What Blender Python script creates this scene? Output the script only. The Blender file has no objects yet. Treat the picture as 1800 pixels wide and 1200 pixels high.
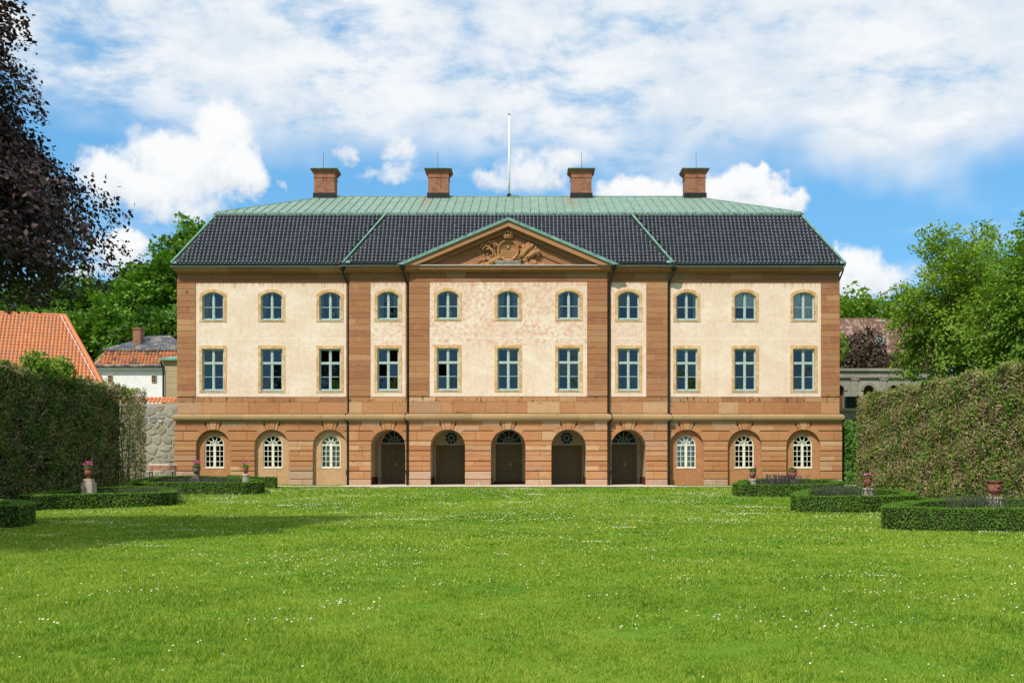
import bpy, bmesh, math, random
import numpy as np
from mathutils import Vector, Matrix

random.seed(7)
R = math.radians
scene = bpy.context.scene
col = scene.collection

# ------------------------------------------------------------------ camera
EYE = 1.6
cam_data = bpy.data.cameras.new("camera")
cam_data.lens = 36.0
cam_data.sensor_width = 36.0
cam_data.shift_x = -20 / 1800
cam_data.shift_y = 222 / 1800
cam_data.clip_start = 0.1
cam_data.clip_end = 3000
cam = bpy.data.objects.new("camera", cam_data)
cam.location = (0, 0, EYE)
cam.rotation_euler = (R(90), 0, 0)
col.objects.link(cam)
scene.camera = cam

# ------------------------------------------------------------------ sun
SUN_EL, SUN_AZ = R(50), R(33)          # azimuth: left of the line of sight, behind the camera
sun_dir = Vector((math.sin(SUN_AZ) * math.cos(SUN_EL), math.cos(SUN_AZ) * math.cos(SUN_EL), -math.sin(SUN_EL)))
sun_data = bpy.data.lights.new("sun", 'SUN')
sun_data.energy = 4.6
sun_data.angle = R(0.55)
sun_data.color = (1.0, 0.955, 0.87)
sun = bpy.data.objects.new("sun", sun_data)
sun.rotation_euler = sun_dir.to_track_quat('-Z', 'Y').to_euler()
sun.location = (-20, -20, 40)
col.objects.link(sun)

# ------------------------------------------------------------------ exposure
scene.view_settings.view_transform = 'Standard'
scene.view_settings.look = 'None'
scene.view_settings.exposure = 0.0
scene.view_settings.gamma = 1.0
scene.view_settings.use_curve_mapping = False
scene.cycles.max_bounces = 6
scene.cycles.transparent_max_bounces = 8
scene.cycles.use_denoising = True


# ------------------------------------------------------------------ node helper
class NT:
    def __init__(self, tree):
        self.t = tree
        self.n = tree.nodes
        self.l = tree.links

    def node(self, typ, **kw):
        nd = self.n.new(typ)
        for k, v in kw.items():
            setattr(nd, k, v)
        return nd

    def put(self, sock, v):
        if isinstance(v, bpy.types.NodeSocket):
            self.l.new(v, sock)
        elif isinstance(v, (tuple, list)) and len(v) == 3 and len(sock.default_value) == 4:
            sock.default_value = (*v, 1)
        else:
            sock.default_value = v

    def math(self, op, a, b=0.0, c=0.0, clamp=False):
        nd = self.node('ShaderNodeMath', operation=op)
        nd.use_clamp = clamp
        self.put(nd.inputs[0], a)
        self.put(nd.inputs[1], b)
        if op in ('MULTIPLY_ADD', 'SMOOTH_MIN', 'SMOOTH_MAX'):
            self.put(nd.inputs[2], c)
        return nd.outputs[0]

    def vmath(self, op, a, b=None, s=None):
        nd = self.node('ShaderNodeVectorMath', operation=op)
        self.put(nd.inputs[0], a)
        if b is not None:
            self.put(nd.inputs[1], b)
        if s is not None:
            self.put(nd.inputs['Scale'], s)
        return nd.outputs['Value'] if op in ('DOT_PRODUCT', 'LENGTH') else nd.outputs[0]

    def noise(self, vec, scale, detail=4.0, rough=0.55, dist=0.0, color=False):
        nd = self.node('ShaderNodeTexNoise')
        if vec is not None:
            self.put(nd.inputs['Vector'], vec)
        nd.inputs['Scale'].default_value = scale
        nd.inputs['Detail'].default_value = detail
        nd.inputs['Roughness'].default_value = rough
        nd.inputs['Distortion'].default_value = dist
        return nd.outputs['Color'] if color else nd.outputs['Fac']

    def ramp(self, fac, stops, interp='LINEAR'):
        nd = self.node('ShaderNodeValToRGB')
        cr = nd.color_ramp
        cr.interpolation = interp
        while len(cr.elements) < len(stops):
            cr.elements.new(0.5)
        for e, (p, c) in zip(cr.elements, stops):
            e.position = p
            e.color = (*c, 1) if len(c) == 3 else c
        self.put(nd.inputs[0], fac)
        return nd.outputs[0]

    def step(self, v, a, b, lo=0.0, hi=1.0):
        nd = self.node('ShaderNodeMapRange', interpolation_type='SMOOTHSTEP')
        self.put(nd.inputs[0], v)
        for i, x in enumerate((a, b, lo, hi)):
            self.put(nd.inputs[1 + i], x)
        return nd.outputs[0]

    def mix(self, fac, a, b, blend='MIX'):
        nd = self.node('ShaderNodeMix', data_type='RGBA', blend_type=blend)
        self.put(nd.inputs[0], fac)
        self.put(nd.inputs[6], a)
        self.put(nd.inputs[7], b)
        return nd.outputs[2]

    def bump(self, h, strength=0.3, dist=0.02):
        nd = self.node('ShaderNodeBump')
        nd.inputs['Strength'].default_value = strength
        nd.inputs['Distance'].default_value = dist
        self.put(nd.inputs['Height'], h)
        return nd.outputs[0]

    def sep(self, v):
        nd = self.node('ShaderNodeSeparateXYZ')
        self.put(nd.inputs[0], v)
        return nd.outputs

    def scale(self, v, s):
        nd = self.node('ShaderNodeVectorMath', operation='MULTIPLY')
        self.put(nd.inputs[0], v)
        nd.inputs[1].default_value = s
        return nd.outputs[0]


MATS = {}


def material(name, fn):
    m = bpy.data.materials.new(name)
    m.use_nodes = True
    t = NT(m.node_tree)
    t.n.clear()
    out = t.node('ShaderNodeOutputMaterial')
    sh = fn(t)
    t.l.new(sh, out.inputs['Surface'])
    MATS[name] = m
    return m


def pbsdf(t, color, rough=0.8, spec=0.3, normal=None, metal=0.0):
    b = t.node('ShaderNodeBsdfPrincipled')
    t.put(b.inputs['Base Color'], color)
    t.put(b.inputs['Roughness'], rough)
    t.put(b.inputs['Metallic'], metal)
    b.inputs['Specular IOR Level'].default_value = spec
    if normal is not None:
        t.l.new(normal, b.inputs['Normal'])
    return b.outputs[0]


# ------------------------------------------------------------------ world: sky with clouds
world = bpy.data.worlds.new("World")
scene.world = world
world.use_nodes = True
world.cycles.sampling_method = 'MANUAL'
world.cycles.sample_map_resolution = 256
W = NT(world.node_tree)
W.n.clear()
w_out = W.node('ShaderNodeOutputWorld')
w_bg = W.node('ShaderNodeBackground')
W.l.new(w_bg.outputs[0], w_out.inputs[0])
w_bg.inputs['Strength'].default_value = 0.1
sky = W.node('ShaderNodeTexSky', sky_type='NISHITA')
sky.sun_disc = False
sky.sun_elevation = SUN_EL
sky.sun_rotation = R(180) + SUN_AZ
sky.altitude = 50
sky.air_density = 1.0
sky.dust_density = 0.6
sky.ozone_density = 3.5
direction = W.vmath('NORMALIZE', W.node('ShaderNodeTexCoord').outputs['Generated'])
blue = W.mix(1.0, sky.outputs[0], (1.05, 1.62, 1.75), 'MULTIPLY')
blue = W.mix(0.60, blue, (1.75, 4.9, 8.6))
dx, dy, dz = W.sep(direction)
dzp = W.math('ADD', W.math('MAXIMUM', dz, 0.0), 0.16)
comb = W.node('ShaderNodeCombineXYZ')
W.put(comb.inputs[0], W.math('DIVIDE', dx, dzp))
W.put(comb.inputs[1], W.math('DIVIDE', dy, dzp))
flat = comb.outputs[0]
# the high veil: broken sheet, thinning out towards the horizon
n_big = W.noise(W.vmath('ADD', flat, (3.1, 7.3, 0.0)), 0.85, 4.0, 0.58, 0.35)
n_fine = W.noise(flat, 6.5, 7.0, 0.63, 0.15)
n_soft = W.noise(direction, 6.0, 3.0, 0.6, 0.2)
edge = W.math('ADD', dz, W.math('MULTIPLY', W.math('SUBTRACT', n_soft, 0.5), 0.16))
edge = W.math('ADD', edge, W.math('MULTIPLY', dx, 0.07))
cover = W.step(edge, 0.250, 0.325)
veil = W.math('ADD', W.math('MULTIPLY', n_big, 0.74), W.math('MULTIPLY', n_fine, 0.72))
veil = W.step(veil, 0.50, 0.76)
veil = W.math('MULTIPLY', veil, cover)
low_wisp = W.math('MULTIPLY', W.step(W.noise(W.scale(direction, (1.0, 1.0, 3.2)), 7.0, 4.0, 0.62, 0.8), 0.52, 0.78), 0.55)
low_wisp = W.math('MULTIPLY', low_wisp, W.step(dz, 0.02, 0.14))
veil_a = W.math('MULTIPLY', W.math('MAXIMUM', veil, low_wisp), 0.93)
veil_c = W.ramp(W.math('ADD', W.math('MULTIPLY', n_fine, 0.75), W.math('MULTIPLY', n_soft, 0.25)),
                [(0.36, (7.0, 8.0, 8.9)), (0.50, (8.3, 8.8, 9.3)), (0.60, (9.7, 9.8, 9.9))])
# cumulus heads: groups of lobes at fixed directions of the sky
CUM = [  # px, py, sx, sy on the photograph's own scale, turned into directions; last: how solid
    (235, 328, 100, 50, 0.9), (330, 290, 95, 62, 1.0), (395, 258, 58, 62, 1.0), (425, 300, 45, 40, 0.9), (285, 350, 130, 42, 0.5),
    (940, 300, 80, 44, 0.55), (990, 268, 48, 32, 0.6), (880, 312, 60, 28, 0.35),
    (1110, 335, 60, 32, 1.0), (1200, 335, 90, 30, 1.0), (1290, 330, 80, 36, 1.0), (1370, 345, 55, 24, 0.9), (1320, 312, 40, 18, 1.0),
    (1515, 470, 55, 45, 0.9), (1565, 488, 70, 40, 0.6), (1490, 505, 55, 40, 0.6),
    (215, 440, 52, 28, 0.9), (150, 470, 70, 24, 0.5),
    (700, 268, 36, 24, 0.35), (610, 268, 34, 20, 0.2), (690, 305, 70, 22, 0.25), (505, 308, 16, 11, 0.1),
    (-200, 330, 160, 60, 0.9), (-420, 380, 140, 50, 0.9), (2100, 380, 160, 55, 0.9), (2350, 340, 150, 60, 0.9),
]
warp = W.vmath('SUBTRACT', W.noise(direction, 15.0, 4.0, 0.60, 0.0, color=True), (0.5, 0.5, 0.5))
warp_s = W.vmath('SUBTRACT', W.noise(direction, 60.0, 3.0, 0.62, 0.0, color=True), (0.5, 0.5, 0.5))
dwarp = W.vmath('ADD', direction, W.vmath('SCALE', warp, s=0.062))
dwarp = W.vmath('ADD', dwarp, W.vmath('SCALE', warp_s, s=0.020))
best = None
bestv = None
for px, py, sx, sy, solid in CUM:
    c = Vector(((px - 920) / 1800, 1.0, (822 - py) / 1800))
    ln = c.length
    c.normalize()
    r = c.cross(Vector((0, 0, 1))).normalized()
    u = r.cross(c).normalized()
    a = W.vmath('DOT_PRODUCT', dwarp, tuple(r * (1800 * ln / sx)))
    b = W.vmath('DOT_PRODUCT', dwarp, tuple(u * (1800 * ln / sy)))
    q = W.math('ADD', W.math('MULTIPLY', a, a), W.math('MULTIPLY', b, b))
    v = W.math('SUBTRACT', solid, q)
    hv = W.math('ADD', v, W.math('MULTIPLY', b, 0.8))
    best = v if best is None else W.math('MAXIMUM', best, v)
    bestv = hv if bestv is None else W.math('MAXIMUM', bestv, hv)
front = W.step(dy, 0.0, 0.2)
puff = W.noise(direction, 34.0, 5.0, 0.62, 0.2)
cum_a = W.math('MULTIPLY', W.step(W.math('ADD', best, W.math('MULTIPLY', W.math('SUBTRACT', puff, 0.5), 1.5)), -0.50, 0.62), front)
cum_n = W.math('ADD', W.math('MULTIPLY', bestv, 0.55), W.math('MULTIPLY', puff, 0.9))
cum_c = W.ramp(cum_n, [(0.22, (6.9, 7.6, 8.5)), (0.58, (8.5, 8.8, 9.2)), (0.95, (9.9, 9.9, 9.9))])
sky_c = W.mix(veil_a, blue, veil_c)
sky_c = W.mix(W.math('MULTIPLY', cum_a, 0.97), sky_c, cum_c)
W.l.new(sky_c, w_bg.inputs['Color'])

# ------------------------------------------------------------------ materials
def geo(t):
    return t.node('ShaderNodeNewGeometry').outputs['Position']


def rnd(t):
    return t.node('ShaderNodeObjectInfo').outputs['Random']


def attr(t, name='rnd'):
    nd = t.node('ShaderNodeAttribute')
    nd.attribute_name = name
    return nd.outputs['Fac']


def stone_mat(name, stops, stain=(0.10, 0.055, 0.03), pale=(0.58, 0.38, 0.21), pale_amt=0.35, rust=None):
    def f(t):
        p = geo(t)
        c = t.ramp(rnd(t), stops)
        n1 = t.noise(p, 2.2, 7, 0.65, 0.6)
        n2 = t.noise(t.scale(p, (1.0, 1.0, 5.0)), 1.6, 5, 0.6, 0.8)
        n3 = t.noise(p, 22.0, 5, 0.65)
        c = t.mix(t.math('MULTIPLY', t.step(n1, 0.52, 0.74), pale_amt), c, pale)
        if rust:
            n4 = t.noise(p, 0.9, 6, 0.7, 1.2)
            c = t.mix(t.math('MULTIPLY', t.step(n4, 0.52, 0.66), 0.38), c, rust)
        c = t.mix(t.math('MULTIPLY', t.step(n2, 0.56, 0.76), 0.60), c, stain)
        c = t.mix(t.step(n3, 0.35, 0.75, 0.0, 0.28), c, stain)
        if rust:       # soot runs on the course under the first floor windows
            zc = t.sep(p)[2]
            band = t.step(t.math('ABSOLUTE', t.math('SUBTRACT', zc, 5.62)), 0.30, 0.10)
            sn = t.noise(t.scale(p, (2.6, 2.6, 1.0)), 1.6, 5, 0.65, 0.5)
            c = t.mix(t.math('MULTIPLY', t.math('MULTIPLY', band, t.step(sn, 0.55, 0.66)), 0.8), c, (0.045, 0.030, 0.022))
        h = t.math('ADD', t.math('MULTIPLY', n3, 0.6), t.math('MULTIPLY', n2, 1.2))
        return pbsdf(t, c, 0.88, 0.2, t.bump(h, 0.35, 0.02))
    return material(name, f)


stone_mat('sandstone_warm', [(0.0, (0.40, 0.170, 0.072)), (0.18, (0.50, 0.238, 0.104)), (0.40, (0.45, 0.205, 0.088)), (0.60, (0.53, 0.275, 0.128)),
                             (0.78, (0.43, 0.182, 0.078)), (0.93, (0.59, 0.36, 0.19)), (1.0, (0.39, 0.205, 0.115))], rust=(0.50, 0.185, 0.056))
stone_mat('sandstone_red', [(0.0, (0.32, 0.136, 0.064)), (0.2, (0.40, 0.182, 0.083)), (0.42, (0.355, 0.154, 0.071)), (0.62, (0.44, 0.212, 0.097)),
                            (0.80, (0.335, 0.139, 0.066)), (0.94, (0.48, 0.258, 0.127)), (1.0, (0.30, 0.135, 0.070))], pale_amt=0.32, rust=(0.44, 0.165, 0.052))
stone_mat('sandstone_shaded', [(0.0, (0.27, 0.104, 0.045)), (0.4, (0.34, 0.138, 0.058)), (0.8, (0.29, 0.130, 0.060)), (1.0, (0.38, 0.192, 0.093))],
          pale_amt=0.15)  # darker sandstone copy: the shade below the cornice is put into its colour
stone_mat('sandstone_pale', [(0.0, (0.46, 0.30, 0.19)), (0.5, (0.52, 0.33, 0.21)), (1.0, (0.42, 0.26, 0.17))],
          stain=(0.24, 0.13, 0.08), pale=(0.62, 0.50, 0.42), pale_amt=0.6)
stone_mat('moulding_stone', [(0.0, (0.36, 0.235, 0.115)), (0.5, (0.42, 0.27, 0.13)), (1.0, (0.33, 0.22, 0.105))],
          stain=(0.13, 0.10, 0.05), pale=(0.46, 0.36, 0.22), pale_amt=0.4)
stone_mat('mortar_dark', [(0.0, (0.15, 0.075, 0.04)), (1.0, (0.18, 0.09, 0.045))], pale_amt=0.1)
stone_mat('carved_stone', [(0.0, (0.37, 0.175, 0.070)), (1.0, (0.43, 0.215, 0.090))], stain=(0.15, 0.065, 0.03), pale=(0.50, 0.32, 0.16))
stone_mat('grey_stone', [(0.0, (0.30, 0.275, 0.225)), (0.5, (0.25, 0.23, 0.19)), (1.0, (0.36, 0.33, 0.27))],
          stain=(0.10, 0.10, 0.075), pale=(0.58, 0.54, 0.46), pale_amt=0.6)
stone_mat('field_stone', [(0.0, (0.24, 0.22, 0.18)), (0.3, (0.34, 0.29, 0.22)), (0.6, (0.29, 0.23, 0.16)), (0.85, (0.37, 0.32, 0.25)), (1.0, (0.17, 0.175, 0.165))],
          stain=(0.10, 0.09, 0.06), pale=(0.47, 0.41, 0.31), pale_amt=0.95)
stone_mat('lime_mortar', [(0.0, (0.40, 0.345, 0.26)), (1.0, (0.40, 0.345, 0.26))], stain=(0.20, 0.165, 0.11), pale=(0.52, 0.46, 0.36))
stone_mat('beige_ashlar', [(0.0, (0.40, 0.31, 0.185)), (0.5, (0.45, 0.34, 0.20)), (1.0, (0.36, 0.28, 0.17))],
          stain=(0.25, 0.18, 0.10), pale=(0.50, 0.40, 0.26))
stone_mat('pedestal_stone', [(0.0, (0.40, 0.34, 0.25)), (1.0, (0.46, 0.39, 0.29))], stain=(0.13, 0.11, 0.075), pale=(0.55, 0.50, 0.42))
stone_mat('dark_pedestal_stone', [(0.0, (0.13, 0.12, 0.10)), (1.0, (0.15, 0.135, 0.11))], stain=(0.05, 0.045, 0.04), pale=(0.25, 0.23, 0.2))


def plaster(name, base, warm, pink, cream, mottling):
    def f(t):
        p = geo(t)
        s = t.sep(p)
        n0 = t.noise(t.scale(p, (1.0, 1.0, 1.3)), 0.55, 5, 0.6, 0.5)
        n1 = t.noise(p, 4.2, 9, 0.74, 0.15)
        n2 = t.noise(p, 15.0, 6, 0.7, 0.1)
        c = t.mix(t.step(n0, 0.40, 0.66), base, cream)
        # weathered upper storey of the middle bays: the lime wash has worn to a pinkish coat
        side = t.math('ABSOLUTE', t.math('ADD', s[0], 0.88))
        zone = t.math('MULTIPLY', t.step(side, 11.5, 4.0), t.step(t.math('ADD', s[2], t.math('MULTIPLY', n0, 1.2)), 9.0, 9.5))
        worn = t.math('MULTIPLY', t.step(n1, 0.42, 0.66), t.math('MULTIPLY_ADD', zone, mottling, 0.30))
        c = t.mix(worn, c, pink)
        c = t.mix(t.math('MULTIPLY', t.step(n2, 0.54, 0.74), t.math('MULTIPLY_ADD', zone, 0.36, 0.46)), c, warm)
        n6 = t.noise(p, 5.5, 5, 0.7, 0.15)
        c = t.mix(t.step(n6, 0.45, 0.75, 0.0, 0.38), c, (0.62, 0.455, 0.295))
        run = t.noise(t.scale(p, (3.4, 3.4, 0.28)), 1.5, 6, 0.65, 0.2)
        c = t.mix(t.step(run, 0.54, 0.74, 0.0, 0.42), c, (0.56, 0.37, 0.215))
        streak = t.noise(t.scale(p, (5.0, 5.0, 0.5)), 1.3, 4, 0.6, 0.3)
        rust = t.math('MULTIPLY', t.step(t.math('ADD', s[2], t.math('MULTIPLY', streak, 1.4)), 12.85, 13.3), t.step(streak, 0.42, 0.62))
        c = t.mix(t.math('MULTIPLY', rust, 0.75), c, (0.58, 0.25, 0.09))
        # day joint of the render between the two storeys, and small pock marks
        n5 = t.noise(p, 38.0, 3, 0.6)
        seam = t.step(t.math('ABSOLUTE', t.math('ADD', t.math('SUBTRACT', s[2], 9.22), t.math('MULTIPLY', n1, 0.10))), 0.05, 0.0)
        c = t.mix(t.math('MULTIPLY', seam, 0.55), c, (0.82, 0.74, 0.56))
        c = t.mix(t.math('MULTIPLY', t.step(n5, 0.66, 0.76), 0.35), c, (0.42, 0.28, 0.14))
        h = t.math('ADD', n1, t.math('MULTIPLY', n2, 0.9))
        return pbsdf(t, c, 0.92, 0.15, t.bump(h, 0.6, 0.035))
    return material(name, f)


plaster('plaster', (0.770, 0.595, 0.445), (0.63, 0.39, 0.235), (0.67, 0.375, 0.275), (0.830, 0.690, 0.550), 0.85)


def trim(t):
    p = geo(t)
    n = t.noise(p, 3.0, 6, 0.7, 1.0)
    n2 = t.noise(p, 1.1, 4, 0.6, 0.4)
    c = t.mix(t.step(n2, 0.35, 0.65), (0.58, 0.36, 0.15), (0.54, 0.28, 0.105))
    c = t.mix(t.math('MULTIPLY', t.step(n, 0.46, 0.60), 0.75), c, (0.74, 0.57, 0.34))
    c = t.mix(t.math('MULTIPLY', t.step(t.noise(p, 9.0, 4, 0.6), 0.60, 0.74), 0.6), c, (0.42, 0.17, 0.05))
    return pbsdf(t, c, 0.9, 0.15, t.bump(n, 0.4, 0.02))


material('ochre_trim', trim)


def flatc(name, c, rough=0.7, spec=0.3, var=0.15, scale=6.0, metal=0.0, objvar=0.0):
    def f(t):
        p = geo(t)
        n = t.noise(p, scale, 5, 0.6, 0.2)
        dark = tuple(x * (1 - var) for x in c)
        light = tuple(min(1, x * (1 + var)) for x in c)
        cc = t.mix(t.step(n, 0.3, 0.7), dark, light)
        if objvar:
            cc = t.mix(t.math('MULTIPLY', rnd(t), objvar), cc, tuple(x * 0.45 for x in c))
        return pbsdf(t, cc, rough, spec, t.bump(n, 0.15, 0.01), metal)
    return material(name, f)


flatc('window_paint', (0.40, 0.47, 0.42), 0.55)
flatc('cream_paint', (0.74, 0.70, 0.55), 0.55)
flatc('white_wash', (0.80, 0.79, 0.74), 0.9, 0.1, 0.06, 1.5)
flatc('porch_plaster', (0.46, 0.36, 0.22), 0.9, 0.1)
flatc('porch_plinth', (0.09, 0.028, 0.018), 0.85, 0.1)
flatc('door_paint', (0.150, 0.118, 0.055), 0.6, 0.3)
flatc('door_paint_plank', (0.165, 0.125, 0.060), 0.65, 0.3)
flatc('gutter_metal', (0.013, 0.018, 0.016), 0.6, 0.25, 0.3)
flatc('lead_grey', (0.42, 0.46, 0.46), 0.6, 0.3)
flatc('white_paint', (0.80, 0.80, 0.77), 0.5)
flatc('brass', (0.55, 0.48, 0.32), 0.35, 0.5)
flatc('dark_iron', (0.03, 0.03, 0.03), 0.6)
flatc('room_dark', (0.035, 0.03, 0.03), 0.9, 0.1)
flatc('room_panel', (0.085, 0.075, 0.07), 0.9, 0.1)
flatc('linen', (0.78, 0.77, 0.72), 0.9, 0.1)
flatc('drape_olive', (0.36, 0.30, 0.18), 0.9, 0.1)
flatc('drape_grey', (0.34, 0.37, 0.38), 0.9, 0.1)
flatc('lamp_shade_white', (0.80, 0.78, 0.68), 0.8, 0.1)
flatc('porcelain', (0.75, 0.77, 0.80), 0.3, 0.5)
flatc('terracotta_urn', (0.235, 0.085, 0.055), 0.75, 0.3, 0.35, 9.0)
flatc('soil', (0.050, 0.036, 0.024), 0.95, 0.1, 0.4, 12.0)
flatc('path_gravel', (0.52, 0.45, 0.37), 0.95, 0.1, 0.16, 14.0)
flatc('bench_wood', (0.36, 0.14, 0.07), 0.7, 0.2, 0.25)
flatc('bench_wood_pale', (0.62, 0.50, 0.42), 0.7, 0.2, 0.2)
flatc('bark', (0.085, 0.065, 0.048), 0.95, 0.1, 0.4, 8.0)
flatc('bark_beech', (0.10, 0.085, 0.075), 0.9, 0.1, 0.3, 5.0)
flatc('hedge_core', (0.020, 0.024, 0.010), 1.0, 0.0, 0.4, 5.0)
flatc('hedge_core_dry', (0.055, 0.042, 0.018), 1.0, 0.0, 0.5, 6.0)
flatc('brown_wall', (0.30, 0.20, 0.14), 0.9, 0.1)
flatc('niche_brown', (0.13, 0.06, 0.035), 0.9, 0.1)
flatc('glass_far', (0.012, 0.014, 0.016), 0.35, 0.2)


def copper(t):
    p = geo(t)
    n = t.noise(p, 1.6, 6, 0.65, 0.5)
    n2 = t.noise(t.scale(p, (3.0, 0.8, 0.8)), 2.2, 5, 0.6, 0.4)
    c = t.mix(t.step(n, 0.32, 0.68), (0.145, 0.225, 0.178), (0.220, 0.310, 0.248))
    c = t.mix(t.math('MULTIPLY', rnd(t), 0.45), c, (0.165, 0.245, 0.175))
    c = t.mix(t.math('MULTIPLY', t.step(n2, 0.60, 0.78), 0.5), c, (0.075, 0.105, 0.075))
    s = t.sep(p)
    # rust runs below two of the chimneys
    rx1 = t.math('ABSOLUTE', t.math('SUBTRACT', s[0], 3.05))
    rx2 = t.math('ABSOLUTE', t.math('SUBTRACT', s[0], -6.15))
    rr = t.math('MINIMUM', rx1, rx2)
    rust = t.math('MULTIPLY', t.step(rr, 0.55, 0.05), t.step(n2, 0.40, 0.60))
    rust = t.math('MULTIPLY', rust, t.step(s[2], 16.9, 18.9))
    c = t.mix(t.math('MULTIPLY', rust, 0.7), c, (0.30, 0.13, 0.045))
    return pbsdf(t, c, 0.72, 0.25, t.bump(n, 0.25, 0.03))


material('copper_patina', copper)


def copper_edge(t):
    p = geo(t)
    n = t.noise(t.scale(p, (6.0, 1.0, 1.0)), 1.6, 5, 0.65)
    c = t.mix(t.step(n, 0.40, 0.66), (0.16, 0.26, 0.21), (0.035, 0.05, 0.035))
    return pbsdf(t, c, 0.7, 0.25)


material('copper_edge', copper_edge)


def copper_clean(t):
    p = geo(t)
    n = t.noise(p, 3.0, 5, 0.65)
    c = t.mix(t.step(n, 0.35, 0.7), (0.12, 0.24, 0.20), (0.22, 0.36, 0.30))
    return pbsdf(t, c, 0.65, 0.25)


material('copper_clean', copper_clean)


def tiles(name, a, b, c3, rough, spec):
    def f(t):
        r = attr(t)
        n = t.noise(geo(t), 0.6, 5, 0.6)
        c = t.mix(r, a, b)
        c = t.mix(t.step(t.math('ADD', t.math('MULTIPLY', r, 0.5), n), 0.78, 1.0), c, c3)
        return pbsdf(t, c, rough, spec)
    return material(name, f)


tiles('black_tile', (0.020, 0.022, 0.032), (0.028, 0.030, 0.042), (0.036, 0.037, 0.050), 0.36, 0.5)
tiles('terracotta_tile', (0.56, 0.195, 0.085), (0.64, 0.255, 0.120), (0.50, 0.22, 0.12), 0.75, 0.25)
tiles('old_tile', (0.46, 0.15, 0.062), (0.56, 0.25, 0.12), (0.16, 0.095, 0.065), 0.85, 0.2)
tiles('brown_tile', (0.175, 0.085, 0.062), (0.29, 0.165, 0.125), (0.40, 0.29, 0.24), 0.85, 0.2)


def slate(t):
    p = geo(t)
    n = t.noise(p, 0.9, 6, 0.7, 0.8)
    c = t.mix(t.step(n, 0.45, 0.62), (0.050, 0.056, 0.070), (0.32, 0.25, 0.19))
    c = t.mix(t.math('MULTIPLY', rnd(t), 0.5), c, (0.055, 0.062, 0.078))
    return pbsdf(t, c, 0.55, 0.4)


material('rusty_sheet', slate)


def brick(t):
    p = geo(t)
    tx = t.node('ShaderNodeTexBrick')
    mp = t.node('ShaderNodeMapping')
    mp.inputs['Rotation'].default_value = (R(90), 0, 0)
    t.l.new(p, mp.inputs[0])
    t.l.new(mp.outputs[0], tx.inputs[0])
    t.put(tx.inputs['Color1'], (0.27, 0.074, 0.034))
    t.put(tx.inputs['Color2'], (0.39, 0.130, 0.058))
    t.put(tx.inputs['Mortar'], (0.28, 0.20, 0.14))
    tx.inputs['Scale'].default_value = 1.0
    tx.inputs['Mortar Size'].default_value = 0.012
    tx.inputs['Brick Width'].default_value = 0.25
    tx.inputs['Row Height'].default_value = 0.08
    n = t.noise(p, 2.0, 6, 0.65, 0.5)
    c = t.mix(t.step(n, 0.48, 0.72, 0, 0.75), tx.outputs[0], (0.15, 0.075, 0.045))
    return pbsdf(t, c, 0.9, 0.15, t.bump(tx.outputs['Fac'], -0.5, 0.012))


material('chimney_brick', brick)


def glass(t):
    # old panes: each one sits a little askew and is slightly wavy
    p = geo(t)
    wn = t.node('ShaderNodeTexWhiteNoise', noise_dimensions='1D')
    t.put(wn.inputs['W'], rnd(t))
    tilt = t.vmath('SCALE', t.vmath('SUBTRACT', wn.outputs['Color'], (0.5, 0.5, 0.5)), s=0.13)
    n = t.noise(p, 2.2, 2, 0.5)
    nrm = t.vmath('NORMALIZE', t.vmath('ADD', t.bump(n, 0.30, 0.03), tilt))
    fr = t.node('ShaderNodeFresnel')
    fr.inputs['IOR'].default_value = 1.9
    tr = t.node('ShaderNodeBsdfTransparent')
    tr.inputs[0].default_value = (0.95, 0.97, 0.97, 1)
    gl = t.node('ShaderNodeBsdfGlossy')
    gl.inputs['Roughness'].default_value = 0.03
    t.l.new(nrm, gl.inputs['Normal'])
    mx = t.node('ShaderNodeMixShader')
    t.l.new(fr.outputs[0], mx.inputs[0])
    t.l.new(tr.outputs[0], mx.inputs[1])
    t.l.new(gl.outputs[0], mx.inputs[2])
    return mx.outputs[0]


material('window_glass', glass)


def leafy(name, stops, transl=0.32, patch=0.35, patch_scale=0.6, rough=0.55):
    def f(t):
        r = attr(t)
        n = t.noise(geo(t), patch_scale, 4, 0.6)
        v = t.math('ADD', t.math('MULTIPLY', r, 1 - patch), t.math('MULTIPLY', t.step(n, 0.3, 0.7), patch))
        c = t.ramp(v, stops)
        d = pbsdf(t, c, rough, 0.25)
        tr = t.node('ShaderNodeBsdfTranslucent')
        t.l.new(t.mix(1.0, c, (1.15, 1.35, 0.6), 'MULTIPLY'), tr.inputs[0])
        mx = t.node('ShaderNodeMixShader')
        mx.inputs[0].default_value = transl
        t.l.new(d, mx.inputs[1])
        t.l.new(tr.outputs[0], mx.inputs[2])
        return mx.outputs[0]
    return material(name, f)


leafy('leaf_beech_copper', [(0.0, (0.016, 0.009, 0.012)), (0.5, (0.046, 0.026, 0.031)), (1.0, (0.15, 0.088, 0.085))], 0.12, 0.2)
leafy('leaf_maple', [(0.0, (0.044, 0.118, 0.01)), (0.5, (0.108, 0.225, 0.016)), (1.0, (0.2, 0.34, 0.03))], 0.28)
leafy('leaf_deep', [(0.0, (0.028, 0.078, 0.008)), (0.5, (0.066, 0.15, 0.013)), (1.0, (0.13, 0.24, 0.022))], 0.25)
leafy('leaf_locust', [(0.0, (0.08, 0.155, 0.01)), (0.5, (0.16, 0.265, 0.016)), (1.0, (0.28, 0.37, 0.038))], 0.32)
leafy('leaf_bright', [(0.0, (0.07, 0.15, 0.011)), (0.5, (0.14, 0.25, 0.018)), (1.0, (0.25, 0.365, 0.036))], 0.30)
leafy('leaf_purple_bush', [(0.0, (0.028, 0.028, 0.015)), (0.5, (0.065, 0.042, 0.028)), (1.0, (0.125, 0.085, 0.052))], 0.2)
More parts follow.
